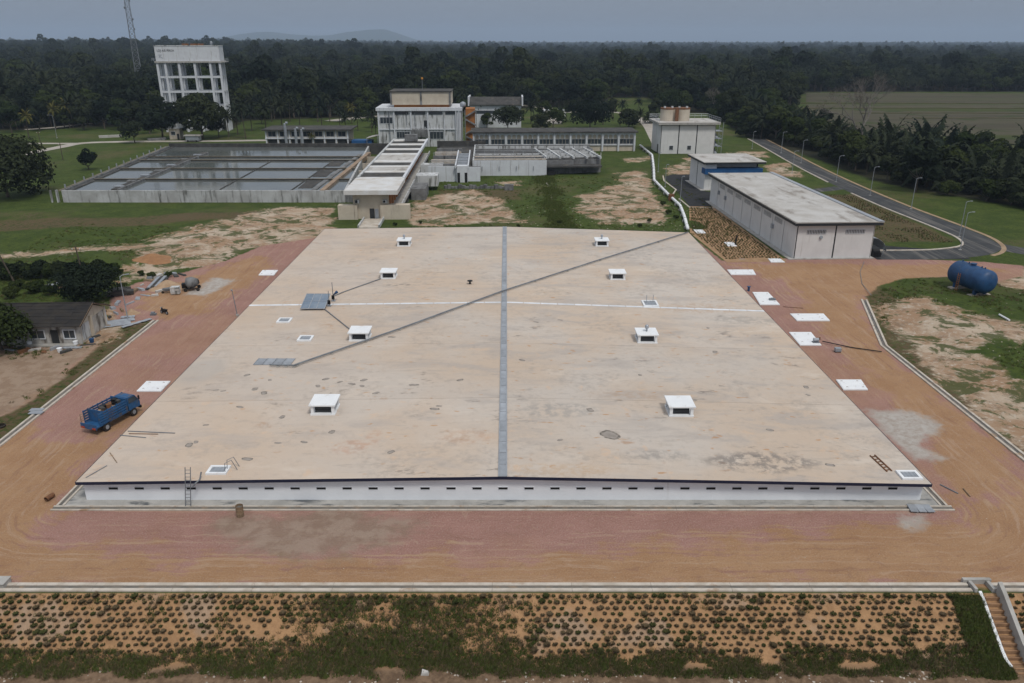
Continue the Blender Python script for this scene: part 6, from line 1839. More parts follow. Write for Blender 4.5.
# wrecked vehicle under the lamp post
x, y = G(121, 296)
cw = thing('wrecked_car', 'wrecked grey car shell dumped beside the lamp post', 'car', (x, y, 0), R(25))
b = MB(); b.xzprism([(-2.0, 0.35), (2.0, 0.35), (2.05, 0.8), (1.1, 0.92), (0.6, 1.35), (-0.9, 1.38), (-1.5, 0.95), (-2.05, 0.9)], -0.8, 0.8); b.build('body', M['old_roof'], cw)
for s in (-0.805, 0.805):
    b = MB(); b.xzprism([(-1.2, 0.92), (0.9, 0.9), (0.5, 1.28), (-0.85, 1.3)], s - 0.01, s + 0.01); b.build('side_window', M['opening'], cw)
for sx in (-1.25, 1.25):
    for sy in (-0.75, 0.75):
        b = MB(); b.tube([(sx, sy - 0.1, 0.3), (sx, sy + 0.1, 0.3)], 0.3, 14); b.build('wheel', M['rubber'], cw)
# heaps of scrap: loose individual pieces
scrap_spots = [(128, 290), (135, 293), (142, 286), (150, 279), (158, 277), (170, 274), (163, 279), (110, 318), (104, 312), (113, 309), (118, 304), (106, 326), (96, 337), (98, 330), (84, 338), (35, 350), (24, 352), (10, 350), (48, 340), (150, 281), (176, 276), (182, 275), (140, 291), (45, 287), (52, 288), (58, 286), (64, 290), (66, 352), (55, 349), (44, 352), (20, 347), (88, 345), (93, 338), (101, 323), (122, 311), (116, 314), (130, 304), (138, 299), (145, 296), (155, 296), (160, 292), (28, 340), (36, 345)]
for k, (u, v) in enumerate(scrap_spots):
    x, y = G(u, v)
    w, d, h = rb.uniform(.3, 1.3), rb.uniform(.1, .45), rb.uniform(.06, .5)
    b = MB(); b.add([(-w, -d, 0), (w, -d * .8, 0), (w * .9, d, 0), (-w * .8, d, 0), (-w * .9, -d, h), (w * .8, -d * .7, h * .8), (w * .85, d * .9, h), (-w * .75, d * .9, h * .9)], BOXF)
    o = b.build('scrap_piece', M[rb.choice(['galvanised', 'wood', 'rust', 'old_roof', 'pale_roof', 'metal_grey'])], None, loc=(x, y, float(height(x, y)) + 0.0))
    o.rotation_euler = (0, 0, rb.uniform(0, 3.1))
    tag(o, 'loose scrap board or metal lying in the untidy yard by the house', 'scrap', 'scrap lying about the yard')
# pipe length on the right-hand grass, white stick
a, c = G(998, 320), G(1008, 326)
b = MB(); b.tube([(*a, float(height(*a)) + 0.2), (*c, float(height(*c)) + 0.2)], 0.14, 8)
tag(b.build('white_pipe', M['slab_white']), 'short white pipe lying on grass below the blue tank', 'pipe')
# parked hose line
cable('hose', [(*G(864, 262), 0.05), (*G(860, 272), 0.05), (*G(862, 284), 0.06), (*G(871, 297), 0.3)], 0.05, M['pipe_grey'], 'thin dark hose lying across the lane from the long shed', 'hose')

# ------------------------------------------------------------------ plants
def leaf_quads(rg, centres, size, up=0.2):
    """many small bent leaf faces; centres = (point, outward)"""
    vs, fs = [], []
    for p, o in centres:
        nrm = (o + Vector((rg.gauss(0, .36), rg.gauss(0, .36), rg.gauss(0, .36) + up))).normalized()
        t1 = nrm.cross(Vector((rg.gauss(0, 1), rg.gauss(0, 1), rg.gauss(0, 1)))).normalized()
        t2 = nrm.cross(t1)
        s = size * rg.uniform(0.6, 1.35)
        i = len(vs)
        vs += [p - t1 * s, p - t2 * s * .62 + nrm * s * .12, p + t1 * s, p + t2 * s * .62 + nrm * s * .12]
        fs.append((i, i + 1, i + 2, i + 3))
    return vs, fs

def raw_mesh(name, parts):
    """parts: list of (verts, faces, material)"""
    me = bpy.data.meshes.new(name)
    V, Fc, mi = [], [], []
    for k, (vs, fs, mt) in enumerate(parts):
        o = len(V); V += [tuple(p) for p in vs]; Fc += [tuple(i + o for i in f) for f in fs]; mi += [k] * len(fs)
        me.materials.append(mt)
    me.from_pydata(V, [], Fc)
    me.polygons.foreach_set('material_index', mi)
    me.update()
    return me

def trunk_mesh(name, rg, h, r, limbs, mat, crown_r):
    b = MB()
    top = Vector((rg.uniform(-.3, .3), rg.uniform(-.3, .3), h))
    b.tube([(0, 0, -0.2), (0.05, 0.02, h * .3), top * .7, top], [r * 1.3, r, r * .8, r * .45], 8)
    for k in range(limbs):
        a = 2 * math.pi * k / limbs + rg.uniform(-.4, .4)
        z0 = h * rg.uniform(.55, .9)
        e = Vector((math.cos(a) * crown_r * .6, math.sin(a) * crown_r * .6, h * 1.0 + crown_r * rg.uniform(.1, .5)))
        s = top * (z0 / h)
        b.tube([s, s.lerp(e, .5) + Vector((0, 0, -.2)), e], [r * .5, r * .33, r * .12], 6)
    return b

def broadleaf(seed, H, Rc, leaf, n, lobes=11, flat=0.7, mat='leaf_dark', skirt=0.25):
    rg = random.Random(seed)
    th = H * skirt + H * .2
    tb_ = trunk_mesh('trunk', rg, th, max(.18, H * .022), 6, M['bark'], Rc)
    L = []
    for k in range(lobes):
        a = rg.uniform(0, 6.28); d = Rc * math.sqrt(rg.uniform(0, .55))
        lr = Rc * rg.uniform(.36, .58)
        base = H * skirt
        z = base + (H - base) * rg.uniform(.25, .85) * (1 - .25 * (d / Rc) ** 2)
        z = min(z, H - lr * flat)
        L.append((Vector((math.cos(a) * d, math.sin(a) * d, z)), lr))
    L.append((Vector((0, 0, H - Rc * .42 * flat)), Rc * .45))
    ce = []
    tot = sum(l[1] ** 2 for l in L)
    for c, lr in L:
        for _ in range(int(n * lr * lr / tot)):
            v = Vector((rg.gauss(0, 1), rg.gauss(0, 1), rg.gauss(0, 1))).normalized()
            if v.z < -.5 and rg.random() < .6: v.z = -v.z
            q = rg.uniform(.55, 1.0) ** .5 * rg.uniform(.9, 1.06)
            p = c + Vector((v.x * lr * q, v.y * lr * q, v.z * lr * flat * q))
            ce.append((p, v))
    vs, fs = leaf_quads(rg, ce, leaf)
    return tb_, (vs, fs, M[mat])

def frond(rg, base, az, el, L, droop, n, w, vs, fs):
    d = Vector((math.cos(az) * math.cos(el), math.sin(az) * math.cos(el), math.sin(el)))
    side = Vector((-math.sin(az), math.cos(az), 0))
    p = base.copy(); pts = [p.copy()]
    step = L / n
    for i in range(n):
        d = (d + Vector((0, 0, -droop * (i + 1) / n))).normalized()
        p = p + d * step; pts.append(p.copy())
    prev = None
    for i in range(n + 1):
        s = i / n
        ll = w * (math.sin(math.pi * min(1, .10 + s * .84)) ** .7)
        p = pts[i]
        k = len(vs)
        dr = Vector((0, 0, -ll * rg.uniform(.35, .6)))
        vs += [p + side * ll + dr, p, p - side * ll + dr]
        if prev is not None:
            # leaflets: teeth cut into either side so that the blade is feathered
            a, c = prev, k
            m1 = pts[i - 1].lerp(p, .55)
            q = len(vs)
            vs += [m1 + side * ll * .38, m1 - side * ll * .38]
            fs.append((a + 1, c + 1, q)); fs.append((a + 1, q + 1, c + 1))
            fs.append((a + 1, q, a)); fs.append((a + 1, a + 2, q + 1))
            fs.append((q, c + 1, c)); fs.append((q + 1, c + 2, c + 1))
        prev = k

def palm(seed, th, L, nf, droop, mat='leaf_palm', lean=0.0, tr=0.22, seg=7):
    rg = random.Random(seed)
    tb_ = MB()
    top = Vector((lean, lean * .3, th))
    tb_.tube([(0, 0, -.2), (lean * .25, 0, th * .4), top * .8 + Vector((0, 0, 0)), top], [tr * 1.4, tr, tr * .9, tr * .9], 7)
    vs, fs = [], []
    for k in range(nf):
        az = k * 2.399 + rg.uniform(-.2, .2)
        el = R(78) - R(95) * (k / nf) ** .9 + rg.uniform(-.1, .1)
        frond(rg, top, az, el, L * rg.uniform(.85, 1.1), droop * rg.uniform(.8, 1.2), seg, L * .14, vs, fs)
    return tb_, (vs, fs, M[mat])

def dead_tree(seed, H):
    rg = random.Random(seed)
    b = MB()
    tips = []
    def grow(p, d, L, r, lv):
        q = p + d * L
        b.tube([p, p.lerp(q, .5) + Vector((rg.uniform(-.1, .1) * L, rg.uniform(-.1, .1) * L, 0)), q], [r, r * .8, r * .6], 6 if lv < 2 else 4, cap=False)
        if lv >= 6: tips.append((q, d)); return
        for k in range(3 if lv < 4 else 3):
            nd = (d + Vector((rg.gauss(0, .42), rg.gauss(0, .42), rg.gauss(.16, .2)))).normalized()
            grow(q, nd, L * rg.uniform(.6, .84), r * .58, lv + 1)
    grow(Vector((0, 0, -.2)), Vector((.05, 0, 1)), H * .25, H * .017, 0)
    return b, tips

protos = {}
def reg(key, pair, name):
    tb_, lf = pair
    tm = tb_.mesh(name + '_trunk', M['bark'])
    cmesh = raw_mesh(name + '_crown', [lf])
    full = MB()
    V = [tuple(v.co) for v in tm.vertices]; Fc = [tuple(p.vertices) for p in tm.polygons]
    fm = raw_mesh(name + '_tree', [(V, Fc, M['bark']), lf])
    protos[key] = (tm, cmesh, fm)

for s in range(3):
    reg('bd%d' % s, broadleaf(30 + s, 15 + s * 2.5, 5.6 + s, .95, 950, 10, .8, 'leaf_dark', .12), 'broadleaf')
for s in range(2):
    reg('bm%d' % s, broadleaf(40 + s, 12 + s * 3, 5.2 + s, .85, 900, 10, .75, 'leaf_mid', .1), 'broadleaf')
for s in range(2):
    reg('op%d' % s, palm(50 + s, 7.5 + 2.5 * s, 6.2, 30, .34, 'leaf_palm'), 'oil_palm')
reg('cp0', palm(60, 13.0, 5.0, 24, .42, 'leaf_palm', 1.0, .2), 'coconut_palm')
reg('cp1', palm(61, 10.0, 4.8, 22, .45, 'leaf_yellow', .6, .2), 'coconut_palm')
reg('np0', palm(62, 3.2, 9.5, 19, .27, 'leaf_palm', 0, .35, 8), 'sago_palm')
reg('np1', palm(63, 4.8, 8.8, 20, .32, 'leaf_palm', 0, .35, 8), 'sago_palm')
reg('bu0', broadleaf(70, 5.0, 3.6, .42, 1300, 10, .72, 'leaf_mid', .02), 'bush')
reg('bu1', broadleaf(71, 6.0, 4.2, .42, 1600, 10, .72, 'leaf_dark', .02), 'bush')

NICE = {'bd': ('broadleaf_tree', 'tree'), 'bm': ('broadleaf_tree', 'tree'), 'op': ('oil_palm', 'palm'), 'cp': ('coconut_palm', 'palm'), 'np': ('sago_palm', 'palm'), 'bu': ('bush', 'bush')}
def plant(key, x, y, sc, rz, label, group, z=None):
    tm, cmesh, _ = protos[key]
    nm, cat = NICE[key[:2]]
    r = thing(nm, label, cat, (x, y, float(height(x, y)) if z is None else z), rz, group)
    r.scale = (sc, sc, sc)
    obj_from_mesh('trunk', tm, r); obj_from_mesh('crown', cmesh, r)
    return r

# --- single trees one can point at
def own_tree(u, v, H, Rc, leaf, n, label, seed, mat='leaf_dark', flat=.75, skirt=.05, lobes=14):
    tb_, lf = broadleaf(seed, H, Rc, leaf, n, lobes, flat, mat, skirt)
    x, y = G(u, v)
    r = thing('broadleaf_tree', label, 'tree', (x, y, float(height(x, y))), seed)
    tb_.build('trunk', M['bark'], r)
    obj_from_mesh('crown', raw_mesh('crown', [lf]), r)
own_tree(8, 197, 16.5, 11.5, .55, 5200, 'huge round dark tree on the lawn beside the settling basin', 101, 'leaf_dark', .8, .0, 20)
own_tree(89, 170, 7.0, 3.1, .32, 1700, 'small bushy tree alone on lawn between path and basin', 102, 'leaf_dark', .9, .02, 9)
own_tree(2, 350, 6.8, 5.0, .27, 4800, 'leafy tree overhanging the front of the tiled house', 103, 'leaf_mid', .8, .1, 16)
own_tree(88, 303, 6.2, 5.0, .26, 4600, 'spreading tree growing behind the gable of tiled house', 104, 'leaf_dark', .75, .1, 15)
own_tree(135, 143, 9.0, 4.5, .42, 1700, 'small dark tree on the lawn near the guard house', 105, 'leaf_dark', .8, .15, 10)
own_tree(163, 139, 18, 8, .8, 2600, 'broad dark tree hiding left foot of water tower', 106, 'leaf_dark', .8, .1, 13)
own_tree(203, 139, 19, 10, .8, 3600, 'broad dark tree hiding middle foot of water tower', 107, 'leaf_dark', .8, .05, 14)
own_tree(508, 132, 11.5, 9, .55, 2400, 'wide spreading tree behind the arcaded building, next to far hall', 108, 'leaf_dark', .6, .2, 13)
own_tree(553, 129, 9.5, 6, .5, 1700, 'smaller spreading tree beside the low white shelter', 109, 'leaf_mid', .6, .25, 10)
own_tree(590, 129, 13.5, 10, .58, 3000, 'broad tree clump behind the middle of arcaded building', 110, 'leaf_dark', .65, .1, 16)
own_tree(668, 112, 13, 9, .55, 2400, 'round tree behind the tall white building', 111, 'leaf_mid', .75, .05, 12)
own_tree(628, 128, 9.0, 5.5, .5, 1500, 'small round tree at the end of arcaded building', 112, 'leaf_dark', .75, .05, 9)
own_tree(650, 123, 6.0, 5.5, .5, 1500, 'low wide bush-like tree between meadow and tall white building', 113, 'leaf_dark', .6, .0, 9)
own_tree(540, 131, 8, 5, .5, 1400, 'rounded tree between spreading tree and white shelter', 114, 'leaf_dark', .75, .05, 9)
# palms by the lawn and buildings
for k, (key, u, v, sc) in enumerate((('cp1', 29, 138, .9), ('cp1', 56, 130, .95), ('cp1', 70, 128, 1.0), ('cp0', 246, 139, .95), ('cp0', 272, 122, 1.0), ('cp0', 290, 122, .9), ('cp0', 318, 122, 1.05), ('cp0', 330, 122, .9),
                                      ('cp1', 352, 124, .8), ('cp0', 372, 133, .8), ('cp1', 312, 147, .45), ('cp0', 487, 121, .6), ('cp0', 540, 121, .62), ('cp0', 566, 120, .66), ('cp0', 613, 121, .7), ('cp0', 637, 121, .75), ('cp0', 8, 120, 1.1), ('cp0', 90, 118, 1.2), ('cp0', 235, 118, 1.15), ('cp0', 462, 118, 1.0))):
    x, y = G(u, v)
    lab = 'yellowing coconut palm near the lawn and works buildings' if key == 'cp1' else 'green coconut palm standing near the works buildings'
    plant(key, x, y, sc, k * 1.3, lab, 'yellowing coconut palms' if key == 'cp1' else 'green coconut palms')
for k, (key, u, v, sc) in enumerate((('bd0', 150, 134, .85), ('bm1', 180, 138, .8), ('bd1', 219, 137, .62), ('bd0', 140, 131, .9), ('bm0', 120, 130, .9), ('bd1', 105, 129, .8), ('bm1', 12, 133, .95), ('bd0', 40, 131, .9), ('bd2', 84, 130, .7), ('bm0', 262, 124, .8), ('bd0', 342, 122, .7), ('bm0', 368, 121, .75))):
    x, y = G(u, v); plant(key, x, y, sc, k * 1.9, 'dense tree standing on the lawn edge about the water tower and basin', 'trees round the water tower lawn')
for k, (u, v, sc) in enumerate(((229, 137, 1.0), (238, 135, 1.1), (252, 131, 1.0), (266, 129, 1.1), (282, 127, 1.15), (300, 127, 1.0), (322, 127, 1.1), (340, 127, .9), (358, 131, .75), (376, 137, .7))):
    x, y = G(u, v); plant('op1', x, y, sc * .85, k * 1.1, 'oil palm with a full round crown behind the columned building', 'palms behind the columned building')
for k, (key, u, v, sc) in enumerate((('cp0', 478, 127, .75), ('bm0', 487, 128, .6), ('op1', 531, 124, .8), ('bm1', 545, 121, .7), ('op0', 560, 124, .8), ('bd0', 573, 122, .75), ('op1', 603, 125, .85), ('bd1', 612, 118, .6), ('cp0', 620, 126, .8), ('op0', 640, 125, .7), ('bu1', 632, 127, .8), ('bd0', 655, 118, .7), ('op1', 346, 132, .6), ('op0', 372, 128, .75), ('bm0', 463, 121, .9), ('op1', 455, 119, .9))):
    x, y = G(u, v); plant(key, x, y, sc, k * 2.3, ('palm' if key[:2] in ('cp', 'op') else 'leafy tree') + ' planted among lawns behind the arcaded building and treatment block', ('garden palms' if key[:2] in ('cp', 'op') else 'garden trees') + ' behind the central works')
# hedge on the left: bushes in a row
for k in range(13):
    u = -6 + k * 9.6
    x, y = G(u, 280.5 + 0.35 * math.sin(k))
    plant('bu1' if k % 2 else 'bu0', x, y, .52, k * 2.1, 'dark clipped bush in the hedge behind the tiled house', 'hedge bushes behind the house')
for k, (u, v, s) in enumerate(((10, 298, .4), (30, 294, .38), (50, 296, .35), (20, 290, .35), (124, 292, .28), (152, 278, .22), (168, 277, .2), (38, 292, .38))):
    x, y = G(u, v); plant('bu0', x, y, s, k, 'low green bush growing between the hedge and the house', 'low bushes by the house')
for k, (u, v, s) in enumerate(((121, 276, .16), (141, 277, .2), (395, 226, .16), (560, 224, .18), (305, 199, .22), (650, 221, .2), (640, 226, .17), (668, 214, .22), (662, 206, .24), (420, 224, .15), (518, 227, .15), (676, 219, .2))):
    x, y = G(u, v); plant('bu0', x, y, s, k * .7, 'small weedy bush on the rough ground behind the reservoir', 'weedy bushes on rough ground')

# the bare grey tree over the belt
dt, tips = dead_tree(9, 34.0)
x, y = G(857, 158)
r = thing('bare_tree', 'tall bare grey tree with fine branches rising above the belt', 'tree', (x, y, 0))
dt.build('trunk', M['bark_pale'], r)
rg_ = random.Random(2)
vs, fs = leaf_quads(rg_, [(p + Vector((rg_.gauss(0, .6), rg_.gauss(0, .6), rg_.gauss(0, .6))), d) for p, d in tips for _ in range(2)], .17)
obj_from_mesh('twigs', raw_mesh('twigs', [(vs, fs, M['leaf_dead'])]), r)
dt, tips = dead_tree(14, 17.0)
x, y = G(712, 112)
r = thing('bare_tree', 'smaller bare grey tree behind tall white building', 'tree', (x, y, 0)); dt.build('trunk', M['bark_pale'], r)
vs, fs = leaf_quads(rg_, [(p, d) for p, d in tips], .2); obj_from_mesh('twigs', raw_mesh('twigs', [(vs, fs, M['leaf_dead'])]), r)

# --- the wooded land
def wood_points():
    out = []
    g = np.random.default_rng(5)
    def ring(y0, y1, sp, smin, smax):
        # rows of jittered points across the view and well to either side
        y = y0
        while y < y1:
            half = y * 1.05 + 60
            n = int(2 * half / sp)
            xs = -half + (np.arange(n) + g.uniform(-.45, .45, n) + .5) * sp
            ys = y + g.uniform(-.5, .5, n) * sp
            for x, yy in zip(xs, ys):
                out.append((x, yy, g.uniform(smin, smax), sp))
            y += sp
    ring(150, 420, 6.4, .6, 1.15)
    ring(420, 800, 7.6, .6, 1.25)
    ring(800, 1500, 10, .65, 1.25)
    ring(1500, 2800, 15, .7, 1.25)
    ring(2800, 8500, 34, .8, 1.35)
    return np.array(out)
W = wood_points()
u_, v_ = proj(W[:, 0], W[:, 1])
edge = np.interp(u_, WOOD_U, WOOD_V)
belt = poly_sd(W[:, 0], W[:, 1], BELT)
fieldsd = poly_sd(W[:, 0], W[:, 1], FIELD)
keep = ((v_ < edge - .3) | (belt > .4)) & (fieldsd < -2)
# keep the mast, tower and far hall clear
for bx0, bx1, by0, by1 in ((-175, -118, 360, 404), (-32, 14, 380, 412), (-296, -288, 636, 644), (90, 112, 225, 345), (-65, 60, 300, 345)):
    keep &= ~((W[:, 0] > bx0) & (W[:, 0] < bx1) & (W[:, 1] > by0) & (W[:, 1] < by1))
W, u_, v_, belt = W[keep], u_[keep], v_[keep], belt[keep]
gk = np.random.default_rng(8)
kinds = []
clump = np.array([mnoise.noise(Vector((x / 60, y / 60, 1.7))) for x, y in W[:, :2]])
for (x, y, s, sp), b_, c, ed in zip(W, belt, clump, np.interp(u_, WOOD_U, WOOD_V) - v_):
    q = gk.random()
    if b_ > 1.5:
        if b_ < 7: k = ('bu0', 'bu1')[int(q * 2)] if q < .8 or x > 125 and q < .9 else 'bm0'
        elif x > 118: k = ('np0', 'np1', 'bu1', 'bu0', 'bm0', 'np1', 'bu1')[int(q * 7)]
        else: k = ('bm0', 'bm1', 'bd0', 'bu1', 'op0')[int(q * 5)]
    elif ed < 2.2 and y < 620 and q < .55: k = ('bu0', 'bu1', 'bm0')[int(gk.random() * 3)]
    elif c > 0.02: k = ('op0', 'op1', 'op0', 'op1', 'bd0')[int(q * 5)]
    elif c < -0.25: k = ('bm0', 'bm1', 'bd1')[int(q * 3)]
    else: k = ('bd0', 'bd1', 'bd2', 'bm1', 'op1', 'cp0')[int(q * 6)]
    kinds.append(k)
kinds = np.array(kinds)
em = (gk.random(len(W)) < .05) & (belt < 0) & (W[:, 1] > 380)
W[em, 2] *= 1.45
inview = (u_ > -40) & (u_ < 1064)
order = np.argsort(np.where(inview, W[:, 1], 1e6))
LAB = {'bd': ('dark dense broadleaf tree at the forest edge beyond the works', 'dark forest-edge trees'),
       'bm': ('mid green broadleaf tree at the forest edge beyond the works', 'mid green forest-edge trees'),
       'op': ('oil palm with arching fronds at the forest edge', 'oil palms at the forest edge'),
       'cp': ('tall slender palm among the forest-edge trees', 'tall palms at the forest edge'),
       'np': ('palm with long upright fronds growing in the roadside belt', 'long-frond palms in the belt'),
       'bu': ('dense bush in the belt beside the asphalt road', 'belt bushes along the road')}
single = set(order[:300].tolist())
for i in order[:300]:
    x, y, s, _ = W[i]; k = str(kinds[i])
    lab, grp = LAB[k[:2]]
    sc = s * (1.0 if k[:2] != 'np' else 1.12) * (0.85 if belt[i] > .4 and x > 105 and k[:2] in ('bd', 'bm') else 1.0) * (1.15 if k[:2] == 'bu' else 1.0)
    plant(k, x, y, sc, gk.uniform(0, 6.28), lab, grp)
rest = np.array([i for i in range(len(W)) if i not in single])

def scatter(name, pts, scales, meshes, kid, label, cat, seed=0):
    """one 'stuff' object: points carrying instances of a few meshes"""
    me = bpy.data.meshes.new(name)
    me.vertices.add(len(pts)); me.vertices.foreach_set('co', np.asarray(pts, np.float32).ravel())
    a = me.attributes.new('size', 'FLOAT', 'POINT'); a.data.foreach_set('value', np.asarray(scales, np.float32))
    a = me.attributes.new('kid', 'INT', 'POINT'); a.data.foreach_set('value', np.asarray(kid, np.int32))
    a = me.attributes.new('turn', 'FLOAT', 'POINT'); a.data.foreach_set('value', np.random.default_rng(seed).uniform(0, 6.28, len(pts)).astype(np.float32))
    o = bpy.data.objects.new(name, me); C.objects.link(o)
    ng = bpy.data.node_groups.new(name, 'GeometryNodeTree')
    ng.interface.new_socket('Geometry', in_out='INPUT', socket_type='NodeSocketGeometry')
    ng.interface.new_socket('Geometry', in_out='OUTPUT', socket_type='NodeSocketGeometry')
    N, Lk = ng.nodes, ng.links
    gi, go = N.new('NodeGroupInput'), N.new('NodeGroupOutput')
    join = N.new('GeometryNodeJoinGeometry')
    def named(nm, typ):
        q = N.new('GeometryNodeInputNamedAttribute'); q.data_type = typ; q.inputs['Name'].default_value = nm
        return q.outputs['Attribute']
    rot = N.new('ShaderNodeCombineXYZ'); Lk.new(named('turn', 'FLOAT'), rot.inputs['Z'])
    for j, mesh in enumerate(meshes):
        po = bpy.data.objects.new(name + '_pattern', mesh)       # never linked into the scene
        oi = N.new('GeometryNodeObjectInfo'); oi.inputs['Object'].default_value = po; oi.inputs['As Instance'].default_value = True
        cmpn = N.new('FunctionNodeCompare'); cmpn.data_type = 'INT'; cmpn.operation = 'EQUAL'
        Lk.new(named('kid', 'INT'), cmpn.inputs[2]); cmpn.inputs[3].default_value = j
        iop = N.new('GeometryNodeInstanceOnPoints')
        Lk.new(gi.outputs[0], iop.inputs['Points']); Lk.new(cmpn.outputs[0], iop.inputs['Selection'])
        Lk.new(oi.outputs['Geometry'], iop.inputs['Instance']); Lk.new(named('size', 'FLOAT'), iop.inputs['Scale'])
        eu = N.new('FunctionNodeEulerToRotation'); Lk.new(rot.outputs[0], eu.inputs[0]); Lk.new(eu.outputs[0], iop.inputs['Rotation'])
        Lk.new(iop.outputs['Instances'], join.inputs[0])
    Lk.new(join.outputs[0], go.inputs[0])
    md = o.modifiers.new('scatter', 'NODES'); md.node_group = ng
    tag(o, label, cat, None, 'stuff')
    return o
keys = ['bd0', 'bd1', 'bd2', 'bm0', 'bm1', 'op0', 'op1', 'cp0', 'np0', 'np1', 'bu0', 'bu1']
hz = height(W[rest, 0], W[rest, 1])
scatter('forest', np.stack([W[rest, 0], W[rest, 1], hz], 1), W[rest, 2], [protos[k][2] for k in keys], [keys.index(k) for k in kinds[rest]],
        'dark tropical forest and palm plantation reaching to the horizon', 'forest')

# ------------------------------------------------------------------ shrubs on the front slope
def shrub_mesh(seed, mat, h=.34, r=.35, n=70):
    rg = random.Random(seed)
    vs, fs = [], []
    for k in range(n):
        a = rg.uniform(0, 6.28); rr = r * math.sqrt(rg.random()) * .55
        b0 = Vector((math.cos(a) * rr * .6, math.sin(a) * rr * .6, rg.uniform(0, .1)))
        a2 = a + rg.uniform(-.8, .8)
        tip = Vector((math.cos(a2) * (rr + r * .55), math.sin(a2) * (rr + r * .55), h * rg.uniform(.45, 1.0) * (1 - .35 * (rr / r) ** 2)))
        w = Vector((-math.sin(a2), math.cos(a2), rg.uniform(-.3, .3))) * rg.uniform(.03, .065)
        m = b0.lerp(tip, .6) + Vector((0, 0, .06))
        i = len(vs); vs += [b0 - w * .5, b0 + w * .5, m + w, tip, m - w]; fs.append((i, i + 1, i + 2, i + 3, i + 4))
    return raw_mesh('shrub_foliage', [(vs, fs, M[mat])])
def stem_mesh(seed):
    b = MB(); rg = random.Random(seed)
    for k in range(3):
        a = rg.uniform(0, 6.28); b.tube([(0, 0, -.08), (math.cos(a) * .1, math.sin(a) * .1, .25)], [.02, .01], 4)
    return b.mesh('shrub_stem', M['bark'])
SHM = [shrub_mesh(s, 'shrub' if s % 3 else 'shrub_green') for s in range(6)]
STM = stem_mesh(1)
rg = random.Random(77)
shr = []
overgrown = P((345, 595), (560, 600), (520, 625), (500, 683), (330, 683))
for row in range(11):
    yy = 48.6 - row * .385
    n = 142
    for c in range(-14, n + 14):
        x = -40.6 + c * .60 + (.30 if row % 2 else 0) + rg.uniform(-.06, .06)
        y = yy + rg.uniform(-.055, .055)
        if 34.6 < x < 38.3: continue
        if rg.random() < .06: continue
        u, v = proj(x, y, float(height(x, y)))
        if row >= 10 and rg.random() < .6: continue
        if 345 < u < 520 and row > 1 and rg.random() < .75: continue
        if 255 < u < 345 and row > 4 and rg.random() < .6: continue
        shr.append((x, y, rg.choice((.5, .56, .6, .66, .72, .9)) * rg.uniform(.9, 1.05), rg.randrange(6), u))
shr.sort(key=lambda s: (not (-5 < s[4] < 1030), s[1] - s[2] * .8))
for (x, y, s, k, u) in shr[:300]:
    lab = ('brownish dry shrub planted in rows on the front slope', 'dry shrubs on the front slope') if k % 3 else ('green leafy shrub planted in rows on the front slope', 'green shrubs on the front slope')
    r = thing('slope_shrub', lab[0], 'shrub', (x, y, float(height(x, y)) - .02), rg.uniform(0, 6.28), lab[1])
    r.scale = (s, s, s); r.rotation_euler = (R(14), 0, rg.uniform(0, 6.28))
    obj_from_mesh('foliage', SHM[k], r); obj_from_mesh('stem', STM, r)
rs = shr[300:]
scatter('slope_planting', [(x, y, float(height(x, y)) - .02) for x, y, *_ in rs], [s[2] for s in rs], SHM, [s[3] for s in rs], 'further rows of small shrubs planted on the front slope', 'shrubs', 3)

# ------------------------------------------------------------------ grass
def tuft_mesh(seed, mat, h, r, n, w=.02):
    rg = random.Random(seed); vs, fs = [], []
    for k in range(n):
        a = rg.uniform(0, 6.28); d = r * math.sqrt(rg.random())
        b0 = Vector((math.cos(a) * d, math.sin(a) * d, 0)); hh = h * rg.uniform(.5, 1)
        t_ = b0 + Vector((rg.gauss(0, .35) * hh, rg.gauss(0, .35) * hh, hh))
        s = Vector((math.cos(a + 1.5), math.sin(a + 1.5), 0)) * w
        i = len(vs); vs += [b0 - s, b0 + s, t_]; fs.append((i, i + 1, i + 2))
    return raw_mesh('tuft', [(vs, fs, M[mat])])
TG = [tuft_mesh(1, 'grass_blade', .30, .26, 26, .03), tuft_mesh(2, 'grass_blade', .22, .22, 22, .035), tuft_mesh(3, 'grass_dry', .26, .22, 22, .025)]
gp = []
g = np.random.default_rng(31)
def add_grass(n, fn, dry=.25, smin=.6, smax=1.3):
    for _ in range(n):
        q = fn()
        if q is None: continue
        x, y = q
        gp.append((x, y, float(height(x, y)) - .02, g.uniform(smin, smax), 2 if g.random() < dry else int(g.random() * 2)))
def band():
    x = g.uniform(-52, 36.1); y = g.uniform(42.6, 46.0)
    nz = mnoise.noise(Vector((x / 3.5, y / 1.6, 4)))
    lim = 45.0 + .55 * mnoise.noise(Vector((x / 5, 1, 2))) + (.7 if -20 < x < 2 else 0)
    if y > lim + .25: return None
    if y < 43.15 + .7 * nz: return None
    return (x, y) if nz > -.35 else None
add_grass(12500, band, .45)
def over():
    x = g.uniform(-17, 1.5); y = g.uniform(44.2, 48.6)
    nz = mnoise.noise(Vector((x / 2.2, y / 1.5, 9)))
    edge_ = sstep(-17, -13, x) * (1 - sstep(-6, 3, x))
    return (x, y) if g.random() < edge_ * (1.0 if nz > -.2 else .25) else None
add_grass(4300, over, .45)
def corner():
    x = g.uniform(34.0, 36.2); y = g.uniform(43.0, 48.7)
    return (x, y)
add_grass(1900, corner, .08)
def chute_right():
    x = g.uniform(38.0, 52); y = g.uniform(43.0, 48.6)
    return (x, y) if mnoise.noise(Vector((x / 2, y / 2, 5))) > .05 else None
add_grass(800, chute_right, .2)
def topline():
    return (g.uniform(-52, 36.5), g.uniform(48.35, 48.8))
add_grass(650, topline, .25, .4, .8)
